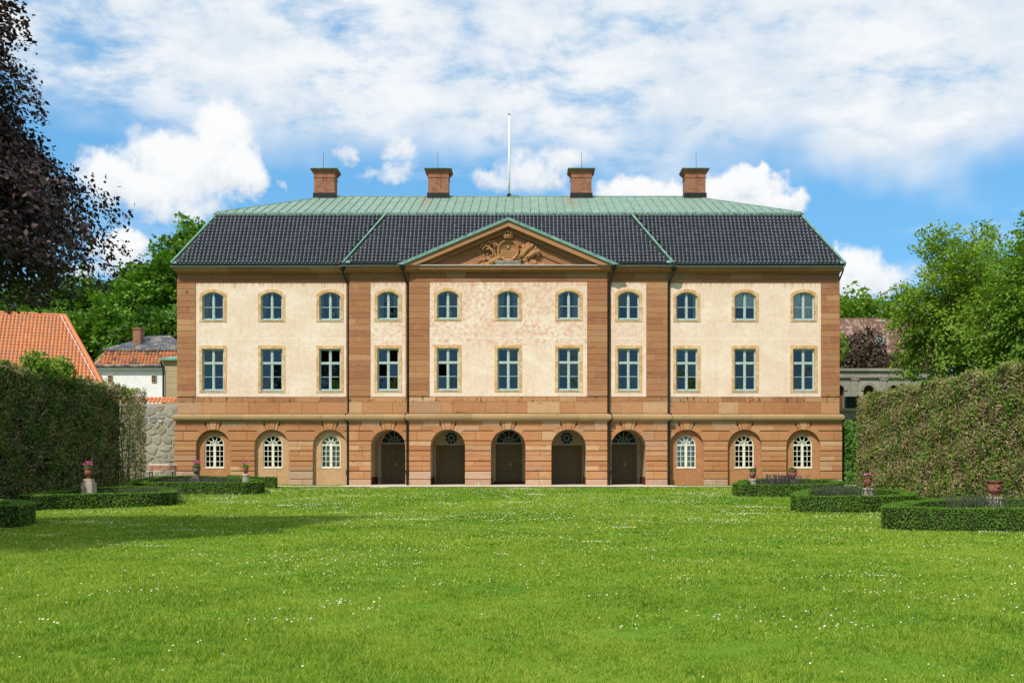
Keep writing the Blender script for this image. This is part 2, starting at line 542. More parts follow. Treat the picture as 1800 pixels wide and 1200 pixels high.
leafy('hedge_leaf', [(0.0, (0.05, 0.115, 0.012)), (0.5, (0.11, 0.215, 0.017)), (1.0, (0.2, 0.32, 0.03))], 0.3, 0.4, 0.7)
leafy('hedge_leaf_dark', [(0.0, (0.03, 0.075, 0.01)), (0.5, (0.07, 0.155, 0.016)), (1.0, (0.15, 0.26, 0.028))], 0.45)
leafy('hedge_leaf_dry', [(0.0, (0.13, 0.12, 0.03)), (0.5, (0.25, 0.215, 0.055)), (1.0, (0.38, 0.335, 0.1))], 0.25, 0.4, 0.8)
leafy('hedge_twig', [(0.0, (0.16, 0.11, 0.055)), (0.5, (0.34, 0.245, 0.12)), (1.0, (0.56, 0.44, 0.26))], 0.0, 0.15)
leafy('box_leaf', [(0.0, (0.045, 0.11, 0.011)), (0.5, (0.09, 0.195, 0.015)), (1.0, (0.18, 0.31, 0.026))], 0.25, 0.3, 1.5)
leafy('ivy_leaf', [(0.0, (0.045, 0.115, 0.012)), (0.5, (0.09, 0.2, 0.02)), (1.0, (0.15, 0.29, 0.034))], 0.3)
leafy('lavender_leaf', [(0.0, (0.060, 0.085, 0.045)), (1.0, (0.130, 0.150, 0.085))], 0.2)
leafy('lavender_flower', [(0.0, (0.075, 0.050, 0.075)), (1.0, (0.130, 0.090, 0.110))], 0.2)
leafy('petal_pink', [(0.0, (0.66, 0.115, 0.36)), (1.0, (0.80, 0.26, 0.52))], 0.3)
leafy('petal_white', [(0.0, (0.68, 0.68, 0.62)), (1.0, (0.86, 0.86, 0.80))], 0.2)
leafy('petal_yellow', [(0.0, (0.70, 0.50, 0.02)), (1.0, (0.80, 0.62, 0.03))], 0.2)


def grass(t):
    p = geo(t)
    r = attr(t)
    n0 = t.noise(p, 0.17, 5, 0.6, 0.4)
    n1 = t.noise(t.scale(p, (1.0, 0.55, 1.0)), 1.1, 5, 0.65, 0.3)
    n3 = t.noise(p, 5.0, 4, 0.7, 0.3)
    v = t.math('ADD', t.math('MULTIPLY', t.math('SUBTRACT', r, 0.16), 0.74), t.math('ADD', t.math('MULTIPLY', n0, 0.80), t.math('MULTIPLY', n1, 0.50)))
    v = t.math('ADD', t.math('SUBTRACT', v, 0.09), t.math('MULTIPLY', t.math('SUBTRACT', n3, 0.5), 0.75))
    c = t.ramp(v, [(0.36, (0.027, 0.092, 0.005)), (0.58, (0.091, 0.220, 0.008)), (0.78, (0.182, 0.330, 0.014)), (1.0, (0.390, 0.440, 0.070))])
    d = pbsdf(t, c, 0.6, 0.2)
    tr = t.node('ShaderNodeBsdfTranslucent')
    t.l.new(t.mix(1.0, c, (1.2, 1.3, 0.5), 'MULTIPLY'), tr.inputs[0])
    mx = t.node('ShaderNodeMixShader')
    mx.inputs[0].default_value = 0.35
    t.l.new(d, mx.inputs[1])
    t.l.new(tr.outputs[0], mx.inputs[2])
    return mx.outputs[0]


material('grass_blade', grass)


def lawn_mat(t):
    p = geo(t)
    n0 = t.noise(p, 0.17, 5, 0.6, 0.4)
    n1 = t.noise(t.scale(p, (1.0, 0.55, 1.0)), 1.1, 5, 0.65, 0.3)
    n2 = t.noise(p, 30.0, 4, 0.7)
    v = t.math('ADD', t.math('MULTIPLY', n2, 0.4), t.math('ADD', t.math('MULTIPLY', n0, 0.5), t.math('MULTIPLY', n1, 0.5)))
    c = t.ramp(v, [(0.38, (0.045, 0.110, 0.008)), (0.65, (0.090, 0.190, 0.012)), (0.95, (0.180, 0.250, 0.028))])
    return pbsdf(t, c, 0.9, 0.1, t.bump(n2, 0.6, 0.03))


material('lawn', lawn_mat)

# ------------------------------------------------------------------ mesh helpers
class MB:
    """collects faces for one mesh object"""
    def __init__(self):
        self.v = []
        self.f = []

    def add(self, vs, fs):
        o = len(self.v)
        self.v += [tuple(p) for p in vs]
        self.f += [tuple(i + o for i in f) for f in fs]
        return self

    def box(self, x0, x1, y0, y1, z0, z1):
        return self.add([(x0, y0, z0), (x1, y0, z0), (x1, y1, z0), (x0, y1, z0), (x0, y0, z1), (x1, y0, z1), (x1, y1, z1), (x0, y1, z1)],
                        [(0, 3, 2, 1), (4, 5, 6, 7), (0, 1, 5, 4), (1, 2, 6, 5), (2, 3, 7, 6), (3, 0, 4, 7)])

    def prism(self, poly, y0, y1, ch=0.0, back=True):
        """poly: (x, z) points, counter-clockwise as seen from -y; front at y0 with an optional chamfer"""
        n = len(poly)
        area = sum(poly[i][0] * poly[(i + 1) % n][1] - poly[(i + 1) % n][0] * poly[i][1] for i in range(n))
        if area < 0:
            poly = poly[::-1]
        o = len(self.v)
        if ch > 0:
            inner = inset(poly, ch)
            self.v += [(x, y0, z) for x, z in inner]
            self.v += [(x, y0 + ch, z) for x, z in poly]
            self.v += [(x, y1, z) for x, z in poly]
            rings = 3
        else:
            self.v += [(x, y0, z) for x, z in poly]
            self.v += [(x, y1, z) for x, z in poly]
            rings = 2
        self.f.append(tuple(o + i for i in range(n)))
        for r in range(rings - 1):
            for i in range(n):
                j = (i + 1) % n
                self.f.append((o + r * n + i, o + (r + 1) * n + i, o + (r + 1) * n + j, o + r * n + j))
        if back:
            self.f.append(tuple(o + (rings - 1) * n + i for i in reversed(range(n))))
        return self

    def tube(self, pts, rads, sides=6, cap=True):
        pts = [Vector(p) for p in pts]
        if not isinstance(rads, (list, tuple)):
            rads = [rads] * len(pts)
        o = len(self.v)
        up = Vector((0.13, 0.31, 0.94))
        for i, p in enumerate(pts):
            t = (pts[min(i + 1, len(pts) - 1)] - pts[max(i - 1, 0)]).normalized()
            a = t.cross(up)
            if a.length < 1e-3:
                a = t.cross(Vector((1, 0, 0)))
            a.normalize()
            b = t.cross(a)
            for k in range(sides):
                th = 2 * math.pi * k / sides
                self.v.append(tuple(p + (a * math.cos(th) + b * math.sin(th)) * rads[i]))
        for i in range(len(pts) - 1):
            for k in range(sides):
                k2 = (k + 1) % sides
                self.f.append((o + i * sides + k, o + i * sides + k2, o + (i + 1) * sides + k2, o + (i + 1) * sides + k))
        if cap:
            self.f.append(tuple(o + k for k in reversed(range(sides))))
            self.f.append(tuple(o + (len(pts) - 1) * sides + k for k in range(sides)))
        return self

    def lathe(self, prof, center=(0, 0, 0), sides=20, axis='Z', wob=None):
        o = len(self.v)
        cx_, cy_, cz_ = center
        for r, h in prof:
            for k in range(sides):
                th = 2 * math.pi * k / sides
                rr = r * (wob(th, h) if wob else 1.0)
                if axis == 'Z':
                    self.v.append((cx_ + rr * math.cos(th), cy_ + rr * math.sin(th), cz_ + h))
                else:  # along -Y
                    self.v.append((cx_ + rr * math.cos(th), cy_ - h, cz_ + rr * math.sin(th)))
        for i in range(len(prof) - 1):
            for k in range(sides):
                k2 = (k + 1) % sides
                self.f.append((o + i * sides + k, o + i * sides + k2, o + (i + 1) * sides + k2, o + (i + 1) * sides + k))
        self.f.append(tuple(o + k for k in reversed(range(sides))))
        self.f.append(tuple(o + (len(prof) - 1) * sides + k for k in range(sides)))
        return self

    def blob(self, c, r, seg=8, rings=5):
        if not isinstance(r, (list, tuple)):
            r = (r, r, r)
        o = len(self.v)
        for i in range(1, rings):
            ph = math.pi * i / rings
            for k in range(seg):
                th = 2 * math.pi * k / seg
                self.v.append((c[0] + r[0] * math.sin(ph) * math.cos(th), c[1] + r[1] * math.sin(ph) * math.sin(th), c[2] + r[2] * math.cos(ph)))
        top = len(self.v)
        self.v.append((c[0], c[1], c[2] + r[2]))
        self.v.append((c[0], c[1], c[2] - r[2]))
        for i in range(rings - 2):
            for k in range(seg):
                k2 = (k + 1) % seg
                self.f.append((o + i * seg + k, o + (i + 1) * seg + k, o + (i + 1) * seg + k2, o + i * seg + k2))
        for k in range(seg):
            k2 = (k + 1) % seg
            self.f.append((top, o + k, o + k2))
            self.f.append((top + 1, o + (rings - 2) * seg + k2, o + (rings - 2) * seg + k))
        return self

    def mesh(self, name, mat, smooth=False):
        me = bpy.data.meshes.new(name)
        me.from_pydata(self.v, [], self.f)
        me.materials.append(MATS[mat])
        if smooth:
            me.polygons.foreach_set('use_smooth', [True] * len(me.polygons))
        me.update()
        return me

    def build(self, name, mat, parent=None, smooth=False, loc=None):
        return obj(name, self.mesh(name, mat, smooth), parent, loc)


def inset(poly, d):
    n = len(poly)
    out = []
    for i in range(n):
        p0, p1, p2 = poly[i - 1], poly[i], poly[(i + 1) % n]
        e1 = (p1[0] - p0[0], p1[1] - p0[1])
        e2 = (p2[0] - p1[0], p2[1] - p1[1])
        l1 = math.hypot(*e1) or 1e-9
        l2 = math.hypot(*e2) or 1e-9
        n1 = (-e1[1] / l1, e1[0] / l1)
        n2 = (-e2[1] / l2, e2[0] / l2)
        k = 1 + n1[0] * n2[0] + n1[1] * n2[1]
        k = max(k, 0.35)
        out.append((p1[0] + d * (n1[0] + n2[0]) / k, p1[1] + d * (n1[1] + n2[1]) / k))
    return out


def obj(name, mesh, parent=None, loc=None):
    o = bpy.data.objects.new(name, mesh)
    col.objects.link(o)
    if loc is not None:
        o.location = loc
    if parent is not None:
        o.parent = parent
    return o


def empty(name, loc=(0, 0, 0), rz=0.0):
    o = bpy.data.objects.new(name, None)
    o.empty_display_size = 0.3
    o.location = loc
    o.rotation_euler = (0, 0, rz)
    col.objects.link(o)
    return o


def tag(o, label=None, cat=None, group=None, kind=None):
    if label:
        o['label'] = label
    if cat:
        o['category'] = cat
    if group:
        o['group'] = group
    if kind:
        o['kind'] = kind
    return o


def np_mesh(name, verts, faces, mats, rndv=None, mat_idx=None, smooth=False):
    """verts (N,3), faces (M,k) all the same size"""
    me = bpy.data.meshes.new(name)
    nv, nf, k = len(verts), len(faces), faces.shape[1]
    me.vertices.add(nv)
    me.vertices.foreach_set('co', np.ascontiguousarray(verts, dtype=np.float32).ravel())
    me.loops.add(nf * k)
    me.loops.foreach_set('vertex_index', np.ascontiguousarray(faces, dtype=np.int32).ravel())
    me.polygons.add(nf)
    me.polygons.foreach_set('loop_start', np.arange(0, nf * k, k, dtype=np.int32))
    for m in (mats if isinstance(mats, (list, tuple)) else [mats]):
        me.materials.append(MATS[m])
    if mat_idx is not None:
        me.polygons.foreach_set('material_index', mat_idx.astype(np.int32))
    if smooth:
        me.polygons.foreach_set('use_smooth', np.ones(nf, dtype=bool))
    me.update(calc_edges=True)
    if rndv is not None:
        a = me.attributes.new('rnd', 'FLOAT', 'POINT')
        a.data.foreach_set('value', rndv.astype(np.float32))
    return me


def norm(a):
    return a / np.maximum(np.linalg.norm(a, axis=-1, keepdims=True), 1e-9)


def leaf_arrays(rng, P, N, size, aspect=0.6, fold=0.18):
    n = len(P)
    N = norm(N)
    T = norm(np.cross(N, norm(rng.normal(size=(n, 3)))))
    B = np.cross(N, T)
    s = np.broadcast_to(np.asarray(size), (n,))[:, None]
    V = np.empty((n, 4, 3))
    V[:, 0] = P - T * s
    V[:, 1] = P + B * s * aspect - N * s * fold
    V[:, 2] = P + T * s
    V[:, 3] = P - B * s * aspect - N * s * fold
    F = np.arange(n * 4).reshape(n, 4)
    return V.reshape(-1, 3), F


def leaf_mesh(name, rng, P, N, size, mat, aspect=0.6, rv=None):
    V, F = leaf_arrays(rng, P, N, size, aspect)
    if rv is None:
        rv = rng.random(len(P))
    return np_mesh(name, V, F, mat, np.repeat(rv, 4))


def ribbon_arrays(rng, A, B, w):
    """one thin quad for each stick, for the thousands of twigs in a clipped hedge"""
    n = len(A)
    D = norm(B - A)
    S1 = norm(np.cross(D, norm(rng.normal(size=(n, 3))))) * np.broadcast_to(np.asarray(w), (n,))[:, None]
    V = np.stack([A - S1, A + S1, B + S1 * 0.5, B - S1 * 0.5], 1)
    return V.reshape(-1, 3), np.arange(n * 4).reshape(n, 4)


def stick_arrays(rng, A, B, w):
    """flat three-sided sticks from A to B"""
    n = len(A)
    D = norm(B - A)
    S1 = norm(np.cross(D, norm(rng.normal(size=(n, 3)))))
    S2 = np.cross(D, S1)
    w = np.broadcast_to(np.asarray(w), (n,))[:, None]
    V = np.empty((n, 6, 3))
    for k in range(3):
        a = 2 * math.pi * k / 3
        o = (S1 * math.cos(a) + S2 * math.sin(a)) * w
        V[:, k] = A + o
        V[:, 3 + k] = B + o * 0.5
    base = (np.arange(n) * 6)[:, None]
    F = np.concatenate([base + np.array([[0, 1, 4, 3]]), base + np.array([[1, 2, 5, 4]]), base + np.array([[2, 0, 3, 5]])])
    return V.reshape(-1, 3), F


def text_mesh(s, size, mat, depth):
    cu = bpy.data.curves.new('lettering', 'FONT')
    cu.body = s
    cu.size = size
    cu.extrude = depth
    cu.align_x = 'CENTER'
    cu.align_y = 'CENTER'
    cu.resolution_u = 3
    tmp = bpy.data.objects.new('lettering', cu)
    col.objects.link(tmp)
    dg = bpy.context.evaluated_depsgraph_get()
    me = bpy.data.meshes.new_from_object(tmp.evaluated_get(dg))
    bpy.data.objects.remove(tmp)
    bpy.data.curves.remove(cu)
    me.materials.clear()
    me.materials.append(MATS[mat])
    me.transform(Matrix.Rotation(R(90), 4, 'X'))
    return me


# ------------------------------------------------------------------ ground
CX = -0.88                   # the palace's own axis
BASE = 0.57                  # ground level at its foot


def sstep(a, b, x):
    t = np.clip((x - a) / (b - a), 0, 1)
    return t * t * (3 - 2 * t)


def ground_z(x, y):
    x = np.asarray(x, float)
    y = np.asarray(y, float)
    z = BASE * np.clip((y - 35) / 20.0, 0, 1) ** 2
    z = z + 0.42 * sstep(-11.5, -21.5, x) * sstep(46, 57, y)
    z = z + 0.06 * sstep(12, 20, x) * sstep(50, 57, y)
    z = z + 0.025 * np.sin(x * 0.55 + 1.0) * np.sin(y * 0.37) * (1 - sstep(44, 52, y))
    return z


def gz(x, y):
    return float(ground_z(x, y))


xs = np.concatenate([np.linspace(-600, -40, 12), np.linspace(-36, 36, 97), np.linspace(40, 600, 12)])
ys = np.concatenate([np.linspace(-300, -10, 8), np.linspace(-5, 70, 120), np.linspace(75, 900, 18)])
gx, gy = np.meshgrid(xs, ys)
gv = np.stack([gx, gy, ground_z(gx, gy)], -1).reshape(-1, 3)
nx_, ny_ = len(xs), len(ys)
ii = (np.arange(ny_ - 1)[:, None] * nx_ + np.arange(nx_ - 1)[None]).ravel()
gf = np.stack([ii, ii + 1, ii + nx_ + 1, ii + nx_], -1)
tag(obj('lawn', np_mesh('lawn', gv, gf, 'lawn', smooth=True)), kind='structure')

# gravel path in front of the palace and the paved strip before the arches, 4 mm+ above the lawn sheet
def sheet(name, x0, x1, y0, y1, lift, mat, nx=40, ny=6):
    X, Y = np.meshgrid(np.linspace(x0, x1, nx), np.linspace(y0, y1, ny))
    V = np.stack([X, Y, ground_z(X, Y) + lift], -1).reshape(-1, 3)
    i = (np.arange(ny - 1)[:, None] * nx + np.arange(nx - 1)[None]).ravel()
    return obj(name, np_mesh(name, V, np.stack([i, i + 1, i + nx + 1, i + nx], -1), mat))


tag(sheet('gravel_path', -13.5, 21.0, 54.9, 56.3, 0.030, 'path_gravel', 80, 8), kind='structure')
tag(sheet('forecourt', CX - 9.35, CX + 9.5, 56.3, 62.0, 0.024, 'path_gravel', 40, 6), kind='structure')

# ------------------------------------------------------------------ the palace
def X(px):        # photograph column -> x on the facade plane (30 px = 1 m there)
    return CX + (px - 893.5) / 30.0


def Xo(off):      # offset from the axis
    return CX + off / 30.0


def Z(py):
    return EYE + (822 - py) / 30.0


Y_WING, Y_SIDE, Y_MID = 60.0, 59.8, 59.6
palace = empty('palace', (0, 0, 0))
tag(palace, 'three storey sandstone and cream plaster palace with black mansard roof and pediment', 'palace')
DEPTH = 14.0
BAYS = [0, 105.5, 210.5, 313.5, 416.0, 519.0]
ALLB = sorted([-b for b in BAYS[1:]] + BAYS)
# sections: (left offset, right offset, y of the face)
SECT = [(-582, -279, Y_WING), (-279, -173, Y_SIDE), (-173, 173, Y_MID), (173, 279, Y_SIDE), (279, 582, Y_WING)]

RAD = 30.0                       # arch radius in px
SPR = 785.0                      # spring line
Z_G0, Z_G1 = BASE - 0.35, Z(740)


def arch_pts(c, r, z_spr, a0, a1, n):
    return [(c + r * math.cos(a0 + (a1 - a0) * i / n), z_spr + r * math.sin(a0 + (a1 - a0) * i / n)) for i in range(n + 1)]


ground_wall = empty('ground_floor_wall')
ground_wall.parent = palace
BOLD = [757.4, 774.8, 792.2, 810.2, 827.6]
rs = random.Random(5)
z_spr = Z(SPR)
rm = RAD / 30.0


def edge_x(c, z, sgn):
    """x of the arch edge at height z; sgn +1 right edge of the arch"""
    if z <= z_spr:
        return c + sgn * rm
    d = rm * rm - (z - z_spr) ** 2
    return c + sgn * math.sqrt(max(d, 0.0))


def block(poly, y, mat, name='sandstone_block', par=None, ch=0.022, back=None):
    MB().prism(poly, y, back if back else y + 0.16, ch).build(name, mat, par or ground_wall)


def split_row(x0, x1, n):
    """n unequal pieces"""
    if n <= 1:
        return [(x0, x1)]
    cuts = sorted(x0 + (x1 - x0) * (i + 0.5 * (rs.random() - 0.5)) / n for i in range(1, n))
    e = [x0] + cuts + [x1]
    return list(zip(e[:-1], e[1:]))


for (s0, s1, yf) in SECT:
    g0, g1 = (s0 - 5 if s0 == -582 else s0), (s1 + 5 if s1 == 582 else s1)
    bays = [b for b in ALLB if s0 < b < s1]
    # rough wall behind the blocks, one piece for each bay
    lims = [g0] + [(a + b) / 2 for a, b in zip(bays[:-1], bays[1:])] + [g1]
    for b, l0, l1 in zip(bays, lims[:-1], lims[1:]):
        c = Xo(b)
        poly = [(Xo(l0), Z_G0), (c - rm - 0.05, Z_G0)] + arch_pts(c, rm + 0.05, z_spr, math.pi, 0, 20) + [(c + rm + 0.05, Z_G0), (Xo(l1), Z_G0), (Xo(l1), Z(738)), (Xo(l0), Z(738))]
        MB().prism(poly, yf + 0.06, yf + 0.62).build('wall_core', 'mortar_dark', ground_wall)
    # piers between the arches
    piers = []
    for i in range(len(bays) + 1):
        lc = bays[i - 1] if i > 0 else None
        rc = bays[i] if i < len(bays) else None
        piers.append((lc, rc))
    for lc, rc in piers:
        xl_fix = Xo(g0)
        xr_fix = Xo(g1)
        lcx = Xo(lc) if lc is not None else None
        rcx = Xo(rc) if rc is not None else None

        def left_edge(z):
            return edge_x(lcx, z, 1) if lcx is not None else xl_fix

        def right_edge(z):
            return edge_x(rcx, z, -1) if rcx is not None else xr_fix
        rows = []
        for k in range(1, len(BOLD)):       # bold rows below the diagonal joint
            rows.append((BOLD[k], BOLD[k + 1] if k + 1 < len(BOLD) else 842.0))
        for (pt, pb) in rows:
            zt, zb = Z(pt) - 0.022, Z(pb) + 0.022
            zm = (zt + zb) / 2 + rs.uniform(-0.02, 0.02)
            if pb > 835:
                halves = [(zb, zt)]
            else:
                halves = [(zm + 0.004, zt), (zb, zm - 0.004)]
            for (a, b) in halves:
                width = right_edge(b) - left_edge(b)
                np_ = 1 if width < 0.6 else (2 if rs.random() < 0.42 else 1)
                zz = [a + (b - a) * q / 3 for q in range(4)]
                L = [(left_edge(z), z) for z in zz]
                Rr = [(right_edge(z), z) for z in zz]
                if np_ == 1:
                    block(L + Rr[::-1], yf - (0.0 if pb < 835 else 0.015), 'sandstone_warm' if pb < 835 else ('sandstone_pale' if rs.random() < 0.5 else 'sandstone_warm'))
                else:
                    cut = left_edge(a) + width * rs.uniform(0.3, 0.7)
                    lean = rs.uniform(-0.04, 0.04)
                    block(L + [(cut + lean, zt if b == zt else b), (cut, a)], yf, 'sandstone_warm')
                    block([(cut + 0.006, a), (cut + lean + 0.006, b)] + Rr[::-1], yf, 'sandstone_warm')
        # plinth stone, paler
        zt, zb = Z(842.0) - 0.006, Z_G0
        for (a, b) in split_row(left_edge(zb), right_edge(zb), 2 if right_edge(zb) - left_edge(zb) > 1.3 else 1):
            block([(a + 0.004, zb), (b - 0.004, zb), (b - 0.004, zt), (a + 0.004, zt)], yf - 0.03, 'sandstone_pale', 'plinth_block')
        # row with the diagonal ends (757..775)
        zt, zb = Z(757.4) - 0.022, Z(774.8) + 0.022
        zd = Z(762.0)
        kx, ky = 27.5 / 30, 22.0 / 30
        pl = []
        pr = []
        zarc = [zb + (zd - zb) * q / 4 for q in range(5)]
        if lcx is not None:
            pl = [(edge_x(lcx, z, 1), z) for z in zarc] + [(lcx + kx + 0.02, zt)]
        else:
            pl = [(xl_fix, zb), (xl_fix, zt)]
        if rcx is not None:
            pr = [(edge_x(rcx, z, -1), z) for z in zarc] + [(rcx - kx - 0.02, zt)]
        else:
            pr = [(xr_fix, zb), (xr_fix, zt)]
        if (pr[-1][0] - pl[-1][0]) > 0.12:
            poly = pl + pr[::-1]
            midz = (zt + zb) / 2
            if pr[0][0] - pl[0][0] > 0.9 and rs.random() < 0.6:
                cut = (pr[0][0] + pl[0][0]) / 2 + rs.uniform(-0.3, 0.3)
                block(pl + [(cut, zt), (cut, zb)], yf, 'sandstone_warm')
                block([(cut + 0.006, zb), (cut + 0.006, zt)] + pr[::-1], yf, 'sandstone_warm')
            else:
                block(poly, yf, 'sandstone_warm')
        # top band 748..757 that bends down to the arch soffit
        zt2, zb2 = Z(748.5) - 0.004, Z(757.4) + 0.022
        kb, kt = 9.5 / 30, 13.0 / 30       # edge of the voussoirs beside the keystone

        def crown_side(c, sg):
            th0 = math.atan2(Z(762.0) - z_spr, 22.0 / 30)
            th1 = math.acos(kb / rm)
            arc = [(c + sg * rm * math.cos(th0 + (th1 - th0) * q / 4), z_spr + rm * math.sin(th0 + (th1 - th0) * q / 4)) for q in range(5)]
            return [(c + sg * (kx + 0.01), zb2)] + [(p[0] + sg * 0.02, p[1] + 0.02) if q == 0 else p for q, p in enumerate(arc)] + [(c + sg * (kt - 0.02), zt2)]
        pl = crown_side(lcx, 1) if lcx is not None else [(xl_fix, zb2), (xl_fix, zt2)]
        pr = crown_side(rcx, -1) if rcx is not None else [(xr_fix, zb2), (xr_fix, zt2)]
        if pr[0][0] - pl[0][0] > 1.0 or (lcx is not None and rcx is not None):
            cut = (pr[0][0] + pl[0][0]) / 2 + rs.uniform(-0.12, 0.12)
            block(pl + [(cut, zt2), (cut, zb2)], yf, 'sandstone_warm')
            block([(cut + 0.006, zb2), (cut + 0.006, zt2)] + pr[::-1], yf, 'sandstone_warm')
        else:
            block(pl + pr[::-1], yf, 'sandstone_warm')
        # uppermost thin band 740..748
        a = lcx + 14.5 / 30 if lcx is not None else xl_fix
        b = rcx - 14.5 / 30 if rcx is not None else xr_fix
        if b - a > 0.1:
            for (p, q) in split_row(a, b, 2 if b - a > 1.4 else 1):
                block([(p + 0.004, Z(748.5) + 0.004), (q - 0.004, Z(748.5) + 0.004), (q - 0.004, Z(740)), (p + 0.004, Z(740))], yf,
                      'sandstone_red' if rs.random() < 0.6 else 'sandstone_pale')
    for b in bays:
        c = Xo(b)
        kt2, kb2 = 7.2 / 30, 4.6 / 30
        zk = z_spr + math.sqrt(rm * rm - kb2 * kb2)
        zk2 = z_spr + math.sqrt(rm * rm - (9.4 / 30) ** 2)
        block([(c - kb2, zk), (c + kb2, zk), (c + kt2, Z(740)), (c - kt2, Z(740))], yf - 0.035, 'sandstone_warm', 'keystone')
        for sg in (-1, 1):
            block([(c + sg * (kb2 + 0.008), zk), (c + sg * 9.2 / 30, zk2), (c + sg * 13.2 / 30, Z(740)), (c + sg * (kt2 + 0.008), Z(740))], yf - 0.012, 'sandstone_warm', 'voussoir')

# base course above the moulding, and the moulding itself
base_course = empty('base_course')
base_course.parent = palace
string_course = empty('string_course')
string_course.parent = palace
frieze = empty('frieze')
frieze.parent = palace
cornice = empty('cornice')
cornice.parent = palace


def section_pieces(s0, s1, size, jitter=0.35):
    n = max(1, round((s1 - s0) / size))
    e = [s0] + sorted(s0 + (s1 - s0) * (i + rs.uniform(-jitter, jitter)) / n for i in range(1, n)) + [s1]
    return list(zip(e[:-1], e[1:]))


def mould(x0, x1, yf, prof, mat, name, par, end0=False, end1=False, smooth=False, endk=1.0):
    """profile of (protrusion, z) from bottom to top, extruded along x; the ends may be mitred outwards"""
    m = MB()
    n = len(prof)
    a = [(x0 - (p * endk if end0 else 0), yf - p, z) for p, z in prof] + [(x0, yf + 0.1, prof[-1][1]), (x0, yf + 0.1, prof[0][1])]
    b = [(x1 + (p * endk if end1 else 0), yf - p, z) for p, z in prof] + [(x1, yf + 0.1, prof[-1][1]), (x1, yf + 0.1, prof[0][1])]
    N = n + 2
    fs = [(i, i + N, (i + 1) % N + N, (i + 1) % N) for i in range(N)]
    fs += [tuple(reversed(range(N))), tuple(range(N, 2 * N))]
    m.add(a + b, fs)
    o = m.build(name, mat, par, smooth)
    return o


TOR = [(0.02, Z(740.6)), (0.07, Z(739.6)), (0.15, Z(738.8)), (0.21, Z(737.2)), (0.235, Z(734.8)), (0.235, Z(732.4)), (0.215, Z(730.2)), (0.16, Z(728.8)), (0.09, Z(728.2)), (0.02, Z(727.4))]
for (s0, s1, yf) in SECT:
    MB().box(Xo(s0) + 0.005, Xo(s1) - 0.005, yf + 0.05, yf + 0.5, Z(742), Z(696)).build('wall_core', 'mortar_dark', base_course)
    for a, b in section_pieces(s0, s1, 42):
        MB().prism([(Xo(a) + 0.005, Z(726.6)), (Xo(b) - 0.005, Z(726.6)), (Xo(b) - 0.005, Z(706.4)), (Xo(a) + 0.005, Z(706.4))], yf - 0.02 - rs.uniform(0, 0.012), yf + 0.12, 0.008).build('course_block', 'sandstone_warm', base_course)
    for a, b in section_pieces(s0, s1, 48):
        MB().prism([(Xo(a) + 0.005, Z(706)), (Xo(b) - 0.005, Z(706)), (Xo(b) - 0.005, Z(697)), (Xo(a) + 0.005, Z(697))], yf - 0.01 - rs.uniform(0, 0.012), yf + 0.12, 0.006).build('course_block', 'sandstone_red' if rs.random() < 0.55 else 'sandstone_warm', base_course)
    pcs = section_pieces(s0, s1, 55)
    for i, (a, b) in enumerate(pcs):
        mould(Xo(a) + 0.003, Xo(b) - 0.003, yf, TOR, 'moulding_stone', 'moulding_length', string_course,
              end0=(i == 0 and s0 in (-582, -279, -173)), end1=(i == len(pcs) - 1 and s1 in (582, 279, 173)))
    # frieze: two bands
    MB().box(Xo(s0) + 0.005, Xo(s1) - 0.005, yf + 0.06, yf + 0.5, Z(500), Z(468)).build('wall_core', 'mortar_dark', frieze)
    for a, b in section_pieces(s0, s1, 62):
        MB().prism([(Xo(a) + 0.004, Z(491)), (Xo(b) - 0.004, Z(491)), (Xo(b) - 0.004, Z(478)), (Xo(a) + 0.004, Z(478))], yf - 0.03, yf + 0.12, 0.006).build('frieze_block', 'sandstone_shaded', frieze)
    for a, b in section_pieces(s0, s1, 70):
        MB().prism([(Xo(a) + 0.004, Z(497.4)), (Xo(b) - 0.004, Z(497.4)), (Xo(b) - 0.004, Z(491.3)), (Xo(a) + 0.004, Z(491.3))], yf - 0.055, yf + 0.12, 0.006).build('frieze_block', 'sandstone_shaded', frieze)
    CORN = [(0.06, Z(480.5)), (0.14, Z(479.5)), (0.22, Z(478)), (0.40, Z(477.6)), (0.42, Z(474)), (0.48, Z(473)), (0.50, Z(470.5))]
    lo, hi = s0, s1
    pcs = section_pieces(lo, hi, 75)
    for i, (a, b) in enumerate(pcs):
        mould(Xo(a) + 0.003, Xo(b) - 0.003, yf, CORN, 'sandstone_red', 'cornice_length', cornice,
              end0=(i == 0 and s0 < 0 and s0 in (-582, -279, -173)), end1=(i == len(pcs) - 1 and s1 > 0), endk=0.22 if 582 in (-s0, s1) else 1.0)

# upper wall: plaster fields with the window openings cut out
UW = {'y0': {}}
W2 = dict(w=37.5, top=513.5, sh=521.0, bot=562.0)       # second floor windows (segmental head)
W1 = dict(w=38.0, top=613.0, sh=613.0, bot=686.0)       # first floor windows
FIELDS = [(-549, -285, Y_WING), (-241.5, -180, Y_SIDE), (-137.5, 137.5, Y_MID), (180, 241.5, Y_SIDE), (285, 549, Y_WING)]


def head_pts(c, hw, zs, zt, n=8):
    """segmental arch from right to left over an opening, heights zs at the shoulders and zt in the middle"""
    if zt - zs < 1e-4:
        return [(c + hw, zs), (c - hw, zs)]
    h = zt - zs
    r = (hw * hw + h * h) / (2 * h)
    cz = zt - r
    a = math.asin(hw / r)
    return [(c + r * math.sin(a - 2 * a * i / n), cz + r * math.cos(a - 2 * a * i / n)) for i in range(n + 1)]


